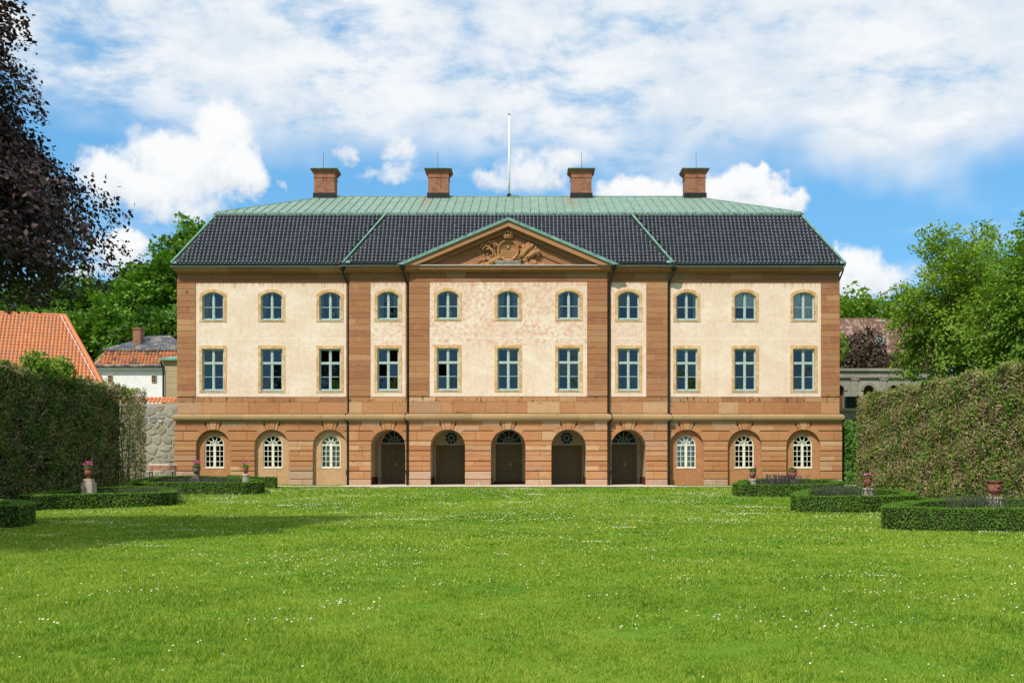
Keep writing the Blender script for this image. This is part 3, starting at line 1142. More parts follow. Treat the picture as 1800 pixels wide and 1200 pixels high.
upper_wall = empty('upper_wall')
upper_wall.parent = palace
for (f0, f1, yf) in FIELDS:
    m = MB()
    bays = [b for b in ALLB if f0 < b < f1]
    yp = yf - 0.03
    z0, z1 = Z(697.2), Z(497.6)

    def quad(xa, xb, za, zb):
        m.add([(xa, yp, za), (xb, yp, za), (xb, yp, zb), (xa, yp, zb)], [(0, 1, 2, 3)])
    cur = Xo(f0)
    for b in bays:
        c = Xo(b)
        hw = W1['w'] / 60.0
        hw2 = W2['w'] / 60.0
        quad(cur, c - hw, z0, z1)
        quad(c - hw, c + hw, z0, Z(W1['bot']))
        zb2 = Z(W2['bot'])
        quad(c - hw, c + hw, Z(W1['top']), zb2)
        hp = head_pts(c, hw2, Z(W2['sh']), Z(W2['top']))
        poly = hp + [(c - hw2, zb2), (c - hw, zb2), (c - hw, z1), (c + hw, z1), (c + hw, zb2), (c + hw2, zb2)]
        poly = poly[::-1]
        m.add([(x, yp, z) for x, z in poly], [tuple(range(len(poly)))])
        # reveals
        for loop in ([(c - hw, Z(W1['bot'])), (c + hw, Z(W1['bot'])), (c + hw, Z(W1['top'])), (c - hw, Z(W1['top']))],
                     [(c - hw2, zb2), (c + hw2, zb2)] + hp):
            k = len(loop)
            vs = [(x, yp, z) for x, z in loop] + [(x, yp + 0.30, z) for x, z in loop]
            m.add(vs, [(i, (i + 1) % k, (i + 1) % k + k, i + k) for i in range(k)])
        cur = c + hw
    quad(cur, Xo(f1), z0, z1)
    for xx in (Xo(f0), Xo(f1)):
        m.add([(xx, yp, z0), (xx, yp + 0.1, z0), (xx, yp + 0.1, z1), (xx, yp, z1)], [(0, 1, 2, 3)])
    m.build('plaster_field', 'plaster', upper_wall)

# pilasters of coursed sandstone
pil_h = (Z(498) - Z(697)) / 19.0
PIL = [(-582, -549, Y_WING, 0.0), (549, 582, Y_WING, 0.0), (-276.5, -241.5, Y_SIDE, 0.0), (241.5, 276.5, Y_SIDE, 0.0), (-171.5, -137.5, Y_MID, 0.0), (137.5, 171.5, Y_MID, 0.0)]
SLIV = [(-285, -279, Y_WING), (279, 285, Y_WING), (-180, -173, Y_SIDE), (173, 180, Y_SIDE)]
for (a, b, yf, _q) in PIL:
    xa, xb = Xo(a), Xo(b)
    # widen to the section's own corner
    if a in (-276.5,):
        xa = Xo(-279)
    if b in (276.5,):
        xb = Xo(279)
    if a == -171.5:
        xa = Xo(-173)
    if b == 171.5:
        xb = Xo(173)
    core = MB().box(xa + 0.02, xb - 0.02, yf + 0.0, yf + 0.45, Z(697), Z(497.5)).build('pilaster', 'mortar_dark', palace)
    w = xb - xa
    full = MB().prism([(-w / 2 + 0.004, 0.005), (w / 2 - 0.004, 0.005), (w / 2 - 0.004, pil_h - 0.005), (-w / 2 + 0.004, pil_h - 0.005)], -0.06, 0.30, 0.010).mesh('pilaster_stone', 'sandstone_red')
    halfs = []
    for k in range(19):
        zz = Z(697) + k * pil_h
        xm = (xa + xb) / 2
        if rs.random() < 0.16:
            cut = rs.uniform(-0.25, 0.25) * w
            for p, q in ((-w / 2, cut), (cut, w / 2)):
                MB().prism([(p + 0.004, 0.005), (q - 0.004, 0.005), (q - 0.004, pil_h - 0.005), (p + 0.004, pil_h - 0.005)], -0.06, 0.30, 0.008).build('pilaster_stone', 'sandstone_red', core, loc=(xm, yf - rs.uniform(0, 0.008), zz))
        else:
            obj('pilaster_stone', full, core, (xm, yf - rs.uniform(0, 0.010), zz))
    if a == -582:
        fm = text_mesh('4', 0.34, 'mortar_dark', 0.004)
        obj('carved_number', fm, core, ((xa + xb) / 2 + 0.02, yf - 0.0735, Z(514.5)))
for (a, b, yf) in SLIV:
    xa, xb = Xo(a), Xo(b)
    core = MB().box(xa + 0.01, xb - 0.01, yf + 0.02, yf + 0.3, Z(697), Z(497.5)).build('return_pilaster', 'mortar_dark', palace)
    w = xb - xa
    full = MB().prism([(-w / 2, 0.005), (w / 2, 0.005), (w / 2, pil_h - 0.005), (-w / 2, pil_h - 0.005)], -0.05, 0.25, 0.008).mesh('return_stone', 'sandstone_red')
    for k in range(19):
        obj('return_stone', full, core, ((xa + xb) / 2, yf, Z(697) + k * pil_h))

# plain body of the building behind the facade: side and rear walls
bm_ = MB()
xl, xr = Xo(-581), Xo(581)
for (x0, x1, y0, y1) in ((xl, xl + 0.4, 60.3, 60 + DEPTH), (xr - 0.4, xr, 60.3, 60 + DEPTH), (xl, xr, 59.6 + DEPTH, 60 + DEPTH)):
    bm_.box(x0, x1, y0, y1, Z_G0, Z(470))
bm_.build('side_and_rear_walls', 'plaster', palace)

# ------------------------------------------------------------------ windows
def frame_ring(m, outer, inner, y0, y1):
    """ring between two loops of equal length (x, z)"""
    n = len(outer)
    vs = [(x, y0, z) for x, z in outer] + [(x, y0, z) for x, z in inner] + [(x, y1, z) for x, z in outer] + [(x, y1, z) for x, z in inner]
    fs = []
    for i in range(n):
        j = (i + 1) % n
        fs.append((i, j, n + j, n + i))
        fs.append((n + i, n + j, 3 * n + j, 3 * n + i))
        fs.append((i, 2 * n + i, 2 * n + j, j))
    m.add(vs, fs)


def loop_of(c, hw, z0, zs, zt, d=0.0, n=8):
    """opening outline, offset inwards by d"""
    return [(c - hw + d, z0 + d), (c + hw - d, z0 + d)] + head_pts(c, hw - d, zs - d * 0.85, zt - d, n)


# shared meshes, built round x = 0 with z from the sill
def make_upper_window():
    hw, h, hs = W2['w'] / 60, (W2['bot'] - W2['top']) / 30, (W2['bot'] - W2['sh']) / 30
    f = MB()
    frame_ring(f, loop_of(0, hw, 0, hs, h), loop_of(0, hw, 0, hs, h, 0.055), 0, 0.09)
    f.box(-0.045, 0.045, -0.012, 0.08, 0.055, h - 0.055)
    zc = h * 0.46
    for sg in (-1, 1):
        x0, x1 = (0.046, hw - 0.056) if sg > 0 else (-hw + 0.056, -0.046)
        f.box(x0, x1, 0.012, 0.05, zc - 0.018, zc + 0.018)
        f.box(x0, x0 + 0.03, 0.008, 0.06, 0.056, hs - 0.06)
        f.box(x1 - 0.03, x1, 0.008, 0.06, 0.056, hs - 0.06)
        f.box(x0 + 0.03, x1 - 0.03, 0.008, 0.06, 0.056, 0.09)
    frame = f.mesh('window', 'window_paint')
    panes = []
    for sg in (-1, 1):
        x0, x1 = (0.07, hw - 0.08) if sg > 0 else (-hw + 0.08, -0.07)
        p = MB()
        p.add([(x0, 0.04, 0.085), (x1, 0.04, 0.085), (x1, 0.04, zc - 0.015), (x0, 0.04, zc - 0.015)], [(0, 1, 2, 3)])
        panes.append(p.mesh('pane', 'window_glass'))
        r = (hw * hw + (h - hs) ** 2) / (2 * (h - hs))
        cz = h - r
        hi = lambda x: cz + math.sqrt(r * r - x * x) - 0.045
        xm = (x0 + x1) / 2
        p = MB()
        p.add([(x0, 0.04, zc + 0.015), (x1, 0.04, zc + 0.015), (x1, 0.04, hi(x1)), (xm, 0.04, hi(xm)), (x0, 0.04, hi(x0))], [(0, 1, 2, 3, 4)])
        panes.append(p.mesh('pane', 'window_glass'))
    s = MB()
    o = loop_of(0, hw + 0.165, -0.13, hs + 0.12, h + 0.17)
    i = loop_of(0, hw, 0.0, hs, h)
    frame_ring(s, o, i, 0, 0.06)
    sur = s.mesh('surround', 'ochre_trim')
    sill = MB().box(-hw + 0.002, hw - 0.002, -0.135, 0.05, -0.045, 0.001).mesh('sill', 'window_paint')
    return frame, panes, sur, sill


def make_lower_window():
    hw, h = W1['w'] / 60, (W1['bot'] - W1['top']) / 30
    f = MB()
    frame_ring(f, [(-hw, 0), (hw, 0), (hw, h), (-hw, h)], [(-hw + .055, .055), (hw - .055, .055), (hw - .055, h - .055), (-hw + .055, h - .055)], 0, 0.09)
    zt0, zt1 = h * 0.635, h * 0.635 + 0.10
    f.box(-hw + 0.056, hw - 0.056, -0.014, 0.08, zt0, zt1)
    f.box(-0.045, 0.045, -0.010, 0.082, 0.056, h - 0.056)
    panes = []
    for sg in (-1, 1):
        x0, x1 = (0.046, hw - 0.056) if sg > 0 else (-hw + 0.056, -0.046)
        zmid = (0.055 + zt0) / 2
        f.box(x0 + 0.031, x1 - 0.031, 0.012, 0.05, zmid - 0.016, zmid + 0.016)
        for (a, b) in ((0.057, zt0 - 0.001), (zt1 + 0.001, h - 0.057)):
            f.box(x0, x0 + 0.03, 0.008, 0.06, a, b)
            f.box(x1 - 0.03, x1, 0.008, 0.06, a, b)
            f.box(x0 + 0.031, x1 - 0.031, 0.009, 0.06, a, a + 0.03)
            f.box(x0 + 0.031, x1 - 0.031, 0.009, 0.06, b - 0.03, b)
        for (a, b) in ((0.085, zmid - 0.012), (zmid + 0.012, zt0 - 0.025), (zt1 + 0.025, h - 0.085)):
            p = MB()
            p.add([(x0 + .025, 0.04, a), (x1 - .025, 0.04, a), (x1 - .025, 0.04, b), (x0 + .025, 0.04, b)], [(0, 1, 2, 3)])
            panes.append(p.mesh('pane', 'window_glass'))
    s = MB()
    e = 0.16
    frame_ring(s, [(-hw - e, -0.12), (hw + e, -0.12), (hw + e, h + 0.18), (-hw - e, h + 0.18)], [(-hw, 0), (hw, 0), (hw, h), (-hw, h)], 0, 0.06)
    sur = s.mesh('surround', 'ochre_trim')
    sill = MB().box(-hw + 0.002, hw - 0.002, -0.135, 0.05, -0.045, 0.001).mesh('sill', 'window_paint')
    return f.mesh('window', 'window_paint'), panes, sur, sill


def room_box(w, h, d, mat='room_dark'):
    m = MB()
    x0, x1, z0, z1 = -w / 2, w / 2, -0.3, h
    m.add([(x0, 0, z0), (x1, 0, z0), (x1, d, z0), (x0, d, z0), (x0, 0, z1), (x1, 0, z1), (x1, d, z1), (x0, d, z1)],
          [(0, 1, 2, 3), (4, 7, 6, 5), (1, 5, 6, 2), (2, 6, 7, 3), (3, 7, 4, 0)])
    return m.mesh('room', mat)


def y_of(b):
    a = abs(b)
    return Y_MID if a < 173 else (Y_SIDE if a < 279 else Y_WING)


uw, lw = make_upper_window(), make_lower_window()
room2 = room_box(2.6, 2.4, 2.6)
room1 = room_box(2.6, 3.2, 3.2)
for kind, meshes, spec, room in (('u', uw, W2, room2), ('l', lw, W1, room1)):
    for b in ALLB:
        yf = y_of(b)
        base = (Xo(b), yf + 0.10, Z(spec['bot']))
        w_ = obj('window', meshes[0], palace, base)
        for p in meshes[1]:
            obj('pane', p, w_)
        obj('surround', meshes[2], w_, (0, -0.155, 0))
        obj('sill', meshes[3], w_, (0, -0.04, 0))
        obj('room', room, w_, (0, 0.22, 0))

# arched windows in the blind arches of the ground floor
def make_arched_window():
    hw, h, hs = 17.2 / 30, (821.5 - 764.5) / 30, (821.5 - 781.7) / 30
    f = MB()
    n = 14
    outer = [(-hw, 0), (hw, 0)] + [(hw * math.cos(math.pi * i / n), hs + hw * math.sin(math.pi * i / n)) for i in range(n + 1)]
    d = 0.06
    inner = [(-hw + d, d), (hw - d, d)] + [((hw - d) * math.cos(math.pi * i / n), hs + (hw - d) * math.sin(math.pi * i / n)) for i in range(n + 1)]
    frame_ring(f, outer, inner, 0, 0.10)
    f.box(-hw + d, hw - d, -0.012, 0.08, hs - 0.045, hs + 0.045)
    f.box(-0.075, 0.075, -0.010, 0.08, d, hs - 0.046)
    for sg in (-1, 1):
        x0, x1 = (0.076, hw - d) if sg > 0 else (-hw + d, -0.076)
        xm = (x0 + x1) / 2
        f.box(xm - 0.016, xm + 0.016, 0.010, 0.05, d + 0.001, hs - 0.046)
        for k in range(1, 4):
            zz = d + (hs - 0.045 - d) * k / 4
            f.box(x0 + 0.001, xm - 0.017, 0.012, 0.05, zz - 0.016, zz + 0.016)
            f.box(xm + 0.017, x1 - 0.001, 0.012, 0.05, zz - 0.016, zz + 0.016)
    for a in (36, 72, 108, 144):
        ca, sa = math.cos(R(a)), math.sin(R(a))
        t = 0.017
        r0, r1 = 0.03, hw - d + 0.01
        nx, nz = -sa * t, ca * t
        f.prism([(ca * r0 - nx, hs + 0.04 + sa * r0 - nz), (ca * r1 - nx, hs + sa * r1 - nz), (ca * r1 + nx, hs + sa * r1 + nz), (ca * r0 + nx, hs + 0.04 + sa * r0 + nz)], 0.012, 0.05)
    rr = 0.27
    k = 12
    o = [(rr * math.cos(math.pi * i / k), hs + rr * math.sin(math.pi * i / k)) for i in range(k + 1)]
    i_ = [((rr - 0.034) * math.cos(math.pi * i / k), hs + (rr - 0.034) * math.sin(math.pi * i / k)) for i in range(k + 1)]
    f.prism(o + i_[::-1], 0.006, 0.046)
    frame = f.mesh('arched_window', 'cream_paint')
    g = MB()
    pts = [(x, 0.045, z) for x, z in inner]
    g.add(pts, [tuple(range(len(pts)))])
    return frame, g.mesh('glazing', 'window_glass'), outer


aw, aglass, a_outer = make_arched_window()
aroom = room_box(1.9, 2.6, 2.6)
hinge = MB().box(-0.03, 0.03, -0.02, 0.05, -0.03, 0.03).mesh('hinge', 'cream_paint')
for b in ALLB:
    if abs(b) < 300:
        continue
    c = Xo(b)
    yn = Y_WING + 0.25                       # back of the blind arch
    zsill = Z(821.5)
    # the niche back with the window opening left open
    ring_o = [(c - rm - 0.05, Z_G0), (c + rm + 0.05, Z_G0)] + arch_pts(c, rm + 0.05, z_spr, 0, math.pi, 14)
    ring_i = [(c + x, zsill + z) for x, z in a_outer]
    m = MB()
    frame_ring(m, ring_o, ring_i, yn, yn + 0.25)
    nb = m.build('blind_arch', 'sandstone_warm', palace)
    w_ = obj('arched_window', aw, palace, (c, yn + 0.06, zsill))
    obj('glazing', aglass, w_)
    obj('room', aroom, w_, (0, 0.2, 0))
    MB().box(-0.59, 0.59, -0.085, 0.04, -0.045, -0.003).build('sill', 'cream_paint', w_)
    for sg in (-1, 1):
        for hz in (0.25, 0.95):
            obj('hinge', hinge, w_, (sg * 0.60, -0.012, hz))

# arcade porches and their doors
def fan_bars(f, hw, hs, y, col_r=0.26, n=5, t=0.02):
    for q in range(1, n + 1):
        a = math.pi * q / (n + 1)
        ca, sa = math.cos(a), math.sin(a)
        r0, r1 = 0.05, hw - 0.03
        nx, nz = -sa * t, ca * t
        f.prism([(ca * r0 - nx, hs + 0.05 + sa * r0 - nz), (ca * r1 - nx, hs + 0.03 + sa * r1 - nz), (ca * r1 + nx, hs + 0.03 + sa * r1 + nz), (ca * r0 + nx, hs + 0.05 + sa * r0 + nz)], y, y + 0.05)


for b in ALLB:
    if abs(b) > 300:
        continue
    c = Xo(b)
    yf = y_of(b)
    dep = 2.35
    yb = yf + 0.5 + dep
    plank = abs(abs(b) - 105.5) < 1
    zb0 = BASE + 0.03
    # vaulted recess
    m = MB()
    pr = [(c - rm - 0.045, zb0)] + arch_pts(c, rm + 0.045, z_spr, math.pi, 0, 20) + [(c + rm + 0.045, zb0)]
    k = len(pr)
    m.add([(x, yf + 0.5, z) for x, z in pr] + [(x, yb + 0.2, z) for x, z in pr], [(i, i + k, i + k + 1, i + 1) for i in range(k - 1)])
    porch = m.build('porch', 'porch_plaster', palace)
    MB().box(c - rm - 0.2, c + rm + 0.2, yf - 0.02, yb + 0.3, BASE - 0.1, zb0 + 0.012).build('porch_floor', 'path_gravel', porch)
    for sg in (-1, 1):
        x0 = c + sg * (rm + 0.04)
        MB().box(min(x0, x0 - sg * 0.03), max(x0, x0 - sg * 0.03), yf + 0.51, yb, zb0, zb0 + 0.46).build('porch_plinth', 'porch_plinth', porch)
    dhw = 0.93 if plank else 0.80
    dh = Z(778) - zb0 if not plank else Z(781) - zb0
    # back wall around the door
    m = MB()
    if plank:
        oc = (c, Z(767.5))
        R1 = 0.42
        outer = [(c - rm - 0.1, zb0), (c - dhw, zb0), (c - dhw, zb0 + dh), (c + dhw, zb0 + dh), (c + dhw, zb0), (c + rm + 0.1, zb0), (c + rm + 0.1, z_spr + rm + 0.1), (c - rm - 0.1, z_spr + rm + 0.1)]
        MB().prism(outer, yb, yb + 0.2).build('porch_back_wall', 'porch_plaster', porch)
        d_ = MB()
        ring = [(oc[0] + R1 * math.cos(2 * math.pi * i / 24), oc[1] + R1 * math.sin(2 * math.pi * i / 24)) for i in range(24)]
        MB().prism(ring, yb - 0.015, yb - 0.004).build('glazing', 'glass_far', porch)
        ring_in = [(oc[0] + (R1 - 0.05) * math.cos(2 * math.pi * i / 24), oc[1] + (R1 - 0.05) * math.sin(2 * math.pi * i / 24)) for i in range(24)]
        frame_ring(d_, ring, ring_in, yb - 0.05, yb - 0.014)
        r3, r4 = 0.16, 0.13
        frame_ring(d_, [(oc[0] + r3 * math.cos(2 * math.pi * i / 16), oc[1] + r3 * math.sin(2 * math.pi * i / 16)) for i in range(16)],
                   [(oc[0] + r4 * math.cos(2 * math.pi * i / 16), oc[1] + r4 * math.sin(2 * math.pi * i / 16)) for i in range(16)], yb - 0.045, yb - 0.014)
        for q in range(8):
            a = 2 * math.pi * q / 8
            ca, sa = math.cos(a), math.sin(a)
            nx, nz = -sa * 0.015, ca * 0.015
            d_.prism([(oc[0] + ca * 0.15 - nx, oc[1] + sa * 0.15 - nz), (oc[0] + ca * 0.39 - nx, oc[1] + sa * 0.39 - nz), (oc[0] + ca * 0.39 + nx, oc[1] + sa * 0.39 + nz), (oc[0] + ca * 0.15 + nx, oc[1] + sa * 0.15 + nz)], yb - 0.042, yb - 0.014)
        d_.build('round_window', 'window_paint', porch)
        door = MB().box(c - dhw + 0.01, c + dhw - 0.01, yb + 0.05, yb + 0.12, zb0 + 0.02, zb0 + dh - 0.01).build('door', 'door_paint_plank', palace)
        for q in range(14):
            x0 = c - dhw + 0.02 + q * (2 * dhw - 0.04) / 14
            if q == 7:
                x0 += 0.012
            MB().box(x0 + 0.005, x0 + (2 * dhw - 0.04) / 14 - 0.005, yb + 0.018, yb + 0.05, zb0 + 0.03, zb0 + dh - 0.10).build('plank', 'door_paint_plank', door)
        MB().box(c - dhw, c + dhw, yb - 0.03, yb + 0.045, zb0 + dh - 0.09, zb0 + dh - 0.012).build('lintel', 'door_paint', door)
    else:
        hs_ = dh
        arcp = [(c + dhw * math.cos(math.pi - math.pi * i / 16), zb0 + hs_ + 0.06 + dhw * math.sin(math.pi * i / 16)) for i in range(17)]
        outer = [(c - rm - 0.1, zb0), (c - dhw, zb0)] + arcp + [(c + dhw, zb0), (c + rm + 0.1, zb0), (c + rm + 0.1, z_spr + rm + 0.12), (c - rm - 0.1, z_spr + rm + 0.12)]
        MB().prism(outer, yb, yb + 0.25).build('porch_back_wall', 'porch_plaster', porch)
        door = MB().box(c - dhw + 0.01, c + dhw - 0.01, yb + 0.12, yb + 0.18, zb0 + 0.02, zb0 + dh).build('door', 'door_paint', palace)
        for sg in (-1, 1):
            x0, x1 = (c + 0.025, c + dhw - 0.05) if sg > 0 else (c - dhw + 0.05, c - 0.025)
            leaf = MB()
            for (za, zt_) in ((0.16, 0.74), (0.86, 1.14), (1.26, 2.24)):
                # recessed panel frame: raised rails around a sunken field with a raised centre
                frame_ring(leaf, [(x0, zb0 + za - 0.05), (x1, zb0 + za - 0.05), (x1, zb0 + zt_ + 0.05), (x0, zb0 + zt_ + 0.05)],
                           [(x0 + 0.11, zb0 + za + 0.03), (x1 - 0.11, zb0 + za + 0.03), (x1 - 0.11, zb0 + zt_ - 0.03), (x0 + 0.11, zb0 + zt_ - 0.03)], yb + 0.085, yb + 0.12)
            leaf.build('door_leaf', 'door_paint', door)
            for (za, zt_) in ((0.16, 0.74), (0.86, 1.14), (1.26, 2.24)):
                MB().prism([(x0 + 0.16, zb0 + za + 0.08), (x1 - 0.16, zb0 + za + 0.08), (x1 - 0.16, zb0 + zt_ - 0.08), (x0 + 0.16, zb0 + zt_ - 0.08)], yb + 0.095, yb + 0.12, 0.015).build('door_panel', 'door_paint', door)
        fl = MB()
        fl.box(c - dhw, c + dhw, yb + 0.05, yb + 0.19, zb0 + dh + 0.002, zb0 + dh + 0.075)
        ro = [(c + dhw * math.cos(math.pi * i / 16), zb0 + dh + 0.06 + dhw * math.sin(math.pi * i / 16)) for i in range(17)]
        ri = [(c + (dhw - 0.05) * math.cos(math.pi * i / 16), zb0 + dh + 0.06 + (dhw - 0.05) * math.sin(math.pi * i / 16)) for i in range(17)]
        fl.prism(ro + ri[::-1], yb + 0.06, yb + 0.16)
        for q in range(1, 6):
            a = math.pi * q / 6
            ca, sa = math.cos(a), math.sin(a)
            nx, nz = -sa * 0.014, ca * 0.014
            cz = zb0 + dh + 0.06
            fl.prism([(c + ca * 0.1 - nx, cz + sa * 0.1 - nz), (c + ca * 0.76 - nx, cz + sa * 0.76 - nz), (c + ca * 0.76 + nx, cz + sa * 0.76 + nz), (c + ca * 0.1 + nx, cz + sa * 0.1 + nz)], yb + 0.075, yb + 0.11)
        k = 12
        fl.prism([(c + 0.36 * math.cos(math.pi * i / k), zb0 + dh + 0.06 + 0.36 * math.sin(math.pi * i / k)) for i in range(k + 1)] +
                 [(c + 0.33 * math.cos(math.pi * i / k), zb0 + dh + 0.06 + 0.33 * math.sin(math.pi * i / k)) for i in range(k, -1, -1)], yb + 0.07, yb + 0.112)
        fl.build('fanlight', 'window_paint', door)
        gl = MB()
        gl.add([(x, yb + 0.13, z) for x, z in ro], [tuple(range(17))])
        gl.build('fanlight_glass', 'glass_far', door)
        MB().box(c + 0.055, c + 0.10, yb + 0.03, yb + 0.085, zb0 + 1.12, zb0 + 1.30).tube([(c + 0.075, yb + 0.03, zb0 + 1.22), (c + 0.165, yb + 0.02, zb0 + 1.235)], 0.012, 6).build('door_handle', 'brass', door)
        if b == 0:
            MB().box(c - dhw - 0.1, c + dhw + 0.1, yb - 0.45, yb + 0.10, zb0 + 0.012, zb0 + 0.16).build('door_step', 'porch_plinth', door)
    MB().box(c - dhw - 0.05, c + dhw + 0.05, yb + 0.9, yb + 1.0, zb0, zb0 + 3.5).build('dark_hall', 'room_dark', porch)

# ------------------------------------------------------------------ roof
Z_EAVE = 13.42
T_IN = 2.04
Y_E = Y_WING - 0.60                     # eave line of the wings
Z_BRK = 16.78
Y_B = Y_E + T_IN
XE = 582 / 30 + 0.15                    # half width at the eaves
XB = XE - T_IN
Y_BACK = 60 + DEPTH + 0.6
Z_RIDGE = 19.30
Y_R = (Y_E + Y_BACK) / 2
XR_ = XB - (Y_R - Y_B)


def pantiles(name, o, u, v, span, tw, th, amp, mat, parent, lap=0.004, seg=4, rng_seed=1, skip=None):
    """tiles laid on a plane. o origin, u along the eaves, v up the slope; span(t) -> (u0, u1) at slope distance t; kept inside the trapezoid"""
    rng = np.random.default_rng(rng_seed)
    o, u, v = Vector(o), Vector(u).normalized(), Vector(v)
    L = v.length
    v = v.normalized()
    nrm = u.cross(v).normalized()
    if nrm.z < 0:
        nrm = -nrm
    rows = int(L / th)
    th = L / rows
    vs, fs, rv = [], [], []
    prof = [amp * (1.0 - abs(2 * ((k / seg) ** 0.85) - 1.0) ** 2.4) for k in range(seg + 1)]
    for r_ in range(rows):
        t0, t1 = r_ * th, (r_ + 1) * th
        a0, b0 = span(t0)
        a1, b1 = span(t1)
        lo, hi = max(a0, a1), min(b0, b1)
        k0 = math.ceil((lo - 1e-6) / tw)
        k1 = math.floor((hi + 1e-6) / tw)
        for k in range(k0, k1):
            x0 = k * tw
            if skip and skip(x0 + tw / 2, t0):
                continue
            base = len(vs)
            jig = float(rng.normal()) * 0.0025
            for (t, lift) in ((t0 - 0.02, lap), (t1, 0.0)):
                for q in range(seg + 1):
                    p = o + u * (x0 + tw * q / seg) + v * t + nrm * (prof[q] + lift + jig)
                    vs.append(p)
            for q in range(seg + 1):          # the front lip
                p = o + u * (x0 + tw * q / seg) + v * (t0 - 0.02) + nrm * (max(prof[q] - 0.012, 0.0))
                vs.append(p)
            s1 = seg + 1
            for q in range(seg):
                fs.append((base + q, base + q + 1, base + s1 + q + 1, base + s1 + q))
                fs.append((base + 2 * s1 + q, base + 2 * s1 + q + 1, base + q + 1, base + q))
            rv += [float(rng.random())] * (3 * s1)
    V = np.array([tuple(p) for p in vs])
    me = np_mesh(name, V, np.array(fs), mat, np.array(rv))
    ob = obj(name, me, parent)
    ob['kind'] = 'stuff'
    return ob


mansard = empty('mansard_roof')
mansard.parent = palace
# boarding under the tiles: all four slopes
C4 = [(CX - XE, Y_E), (CX + XE, Y_E), (CX + XE, Y_BACK), (CX - XE, Y_BACK)]
B4 = [(CX - XB, Y_B), (CX + XB, Y_B), (CX + XB, Y_BACK - T_IN), (CX - XB, Y_BACK - T_IN)]
m = MB()
m.add([(x, y, Z_EAVE) for x, y in C4] + [(x, y, Z_BRK) for x, y in B4], [(i, (i + 1) % 4, (i + 1) % 4 + 4, i + 4) for i in range(1, 4)])
for sg in (-1, 1):
    m.add([(CX + sg * XE, Y_E, Z_EAVE), (CX + sg * 8.6, Y_E, Z_EAVE), (CX + sg * 7.0, Y_B, Z_BRK), (CX + sg * XB, Y_B, Z_BRK)], [(0, 1, 2, 3) if sg < 0 else (3, 2, 1, 0)])
m.build('roof_boarding', 'gutter_metal', mansard)
HE, HB = 283 / 30 + 0.05, 7.35           # half widths of the middle slope at eaves and break
Y_EM = Y_SIDE - 0.62
def mid_pt(x, z):
    return (CX + x, Y_EM + (Y_B - 0.02 - Y_EM) * (z - Z_EAVE) / (Z_BRK - Z_EAVE), z)


m = MB()
za_ = Z(391) - 0.06
m.add([mid_pt(-HE, Z_EAVE), mid_pt(-6.0, Z_EAVE), mid_pt(0, za_), mid_pt(0, Z_BRK - 0.01), mid_pt(-HB, Z_BRK - 0.01), (CX - HE, Y_E, Z_EAVE)], [(0, 1, 2, 3, 4), (0, 4, 5)])
m.add([mid_pt(HE, Z_EAVE), mid_pt(6.0, Z_EAVE), mid_pt(0, za_), mid_pt(0, Z_BRK - 0.01), mid_pt(HB, Z_BRK - 0.01), (CX + HE, Y_E, Z_EAVE)], [(4, 3, 2, 1, 0), (5, 4, 0)])
m.build('middle_slope', 'gutter_metal', mansard)
slopeL = math.hypot(T_IN, Z_BRK - Z_EAVE)
vW = Vector((0, T_IN, Z_BRK - Z_EAVE))
nW = Vector((0, -vW.z, vW.y)).normalized()
TW, TH = 0.235, 0.235


def wing_span(side):
    def f(t):
        q = t / slopeL
        if side < 0:
            return (-XE + T_IN * q + 0.03, -(HE + (HB - HE) * q) - 0.02)
        return ((HE + (HB - HE) * q) + 0.02, XE - T_IN * q - 0.03)
    return f


pantiles('roof_tiles', Vector((CX, Y_E, Z_EAVE)) + nW * 0.02, (1, 0, 0), vW * 0.985, wing_span(-1), TW, TH, 0.075, 'black_tile', mansard, rng_seed=2)
pantiles('roof_tiles', Vector((CX, Y_E, Z_EAVE)) + nW * 0.02, (1, 0, 0), vW * 0.985, wing_span(1), TW, TH, 0.075, 'black_tile', mansard, rng_seed=3)
vM = Vector((0, Y_B - 0.02 - Y_EM, Z_BRK - Z_EAVE))
LM = vM.length
pantiles('roof_tiles', Vector((CX, Y_EM, Z_EAVE)) + nW * 0.02, (1, 0, 0), vM * 0.985, lambda t: (-(HE + (HB - HE) * t / LM) + 0.03, (HE + (HB - HE) * t / LM) - 0.03), TW, TH, 0.075, 'black_tile', mansard, rng_seed=4,
         skip=lambda x, t: abs(x) < 6.15 and Z_EAVE + (Z_BRK - Z_EAVE) * t / LM < Z(391) - 0.02 - abs(x) * 0.437)
# tiles on the end slopes
for sg in (-1, 1):
    pantiles('roof_tiles', (CX + sg * (XE + 0.02), (Y_E + Y_BACK) / 2, Z_EAVE), (0, 1, 0), (-sg * T_IN * 0.985, 0, (Z_BRK - Z_EAVE) * 0.985),
             lambda t: (-(Y_BACK - Y_E) / 2 + T_IN * t / slopeL, (Y_BACK - Y_E) / 2 - T_IN * t / slopeL), TW, TH, 0.075, 'black_tile', mansard, rng_seed=6)
# copper hip strips
for sg in (-1, 1):
    a = Vector((CX + sg * XE, Y_E, Z_EAVE + 0.03))
    b = Vector((CX + sg * XB, Y_B, Z_BRK))
    MB().tube([a + Vector((0, -0.01, 0.03)), b + Vector((0, -0.01, 0.03))], 0.075, 8).build('hip_strip', 'copper_clean', mansard)
    a = Vector((CX + sg * (HE + 0.02), Y_EM + 0.05, Z_EAVE + 0.05))
    b = Vector((CX + sg * (HB + 0.02), Y_B - 0.04, Z_BRK - 0.02))
    MB().tube([a + nW * 0.07, b + nW * 0.07], 0.065, 8).build('hip_strip', 'copper_clean', mansard)

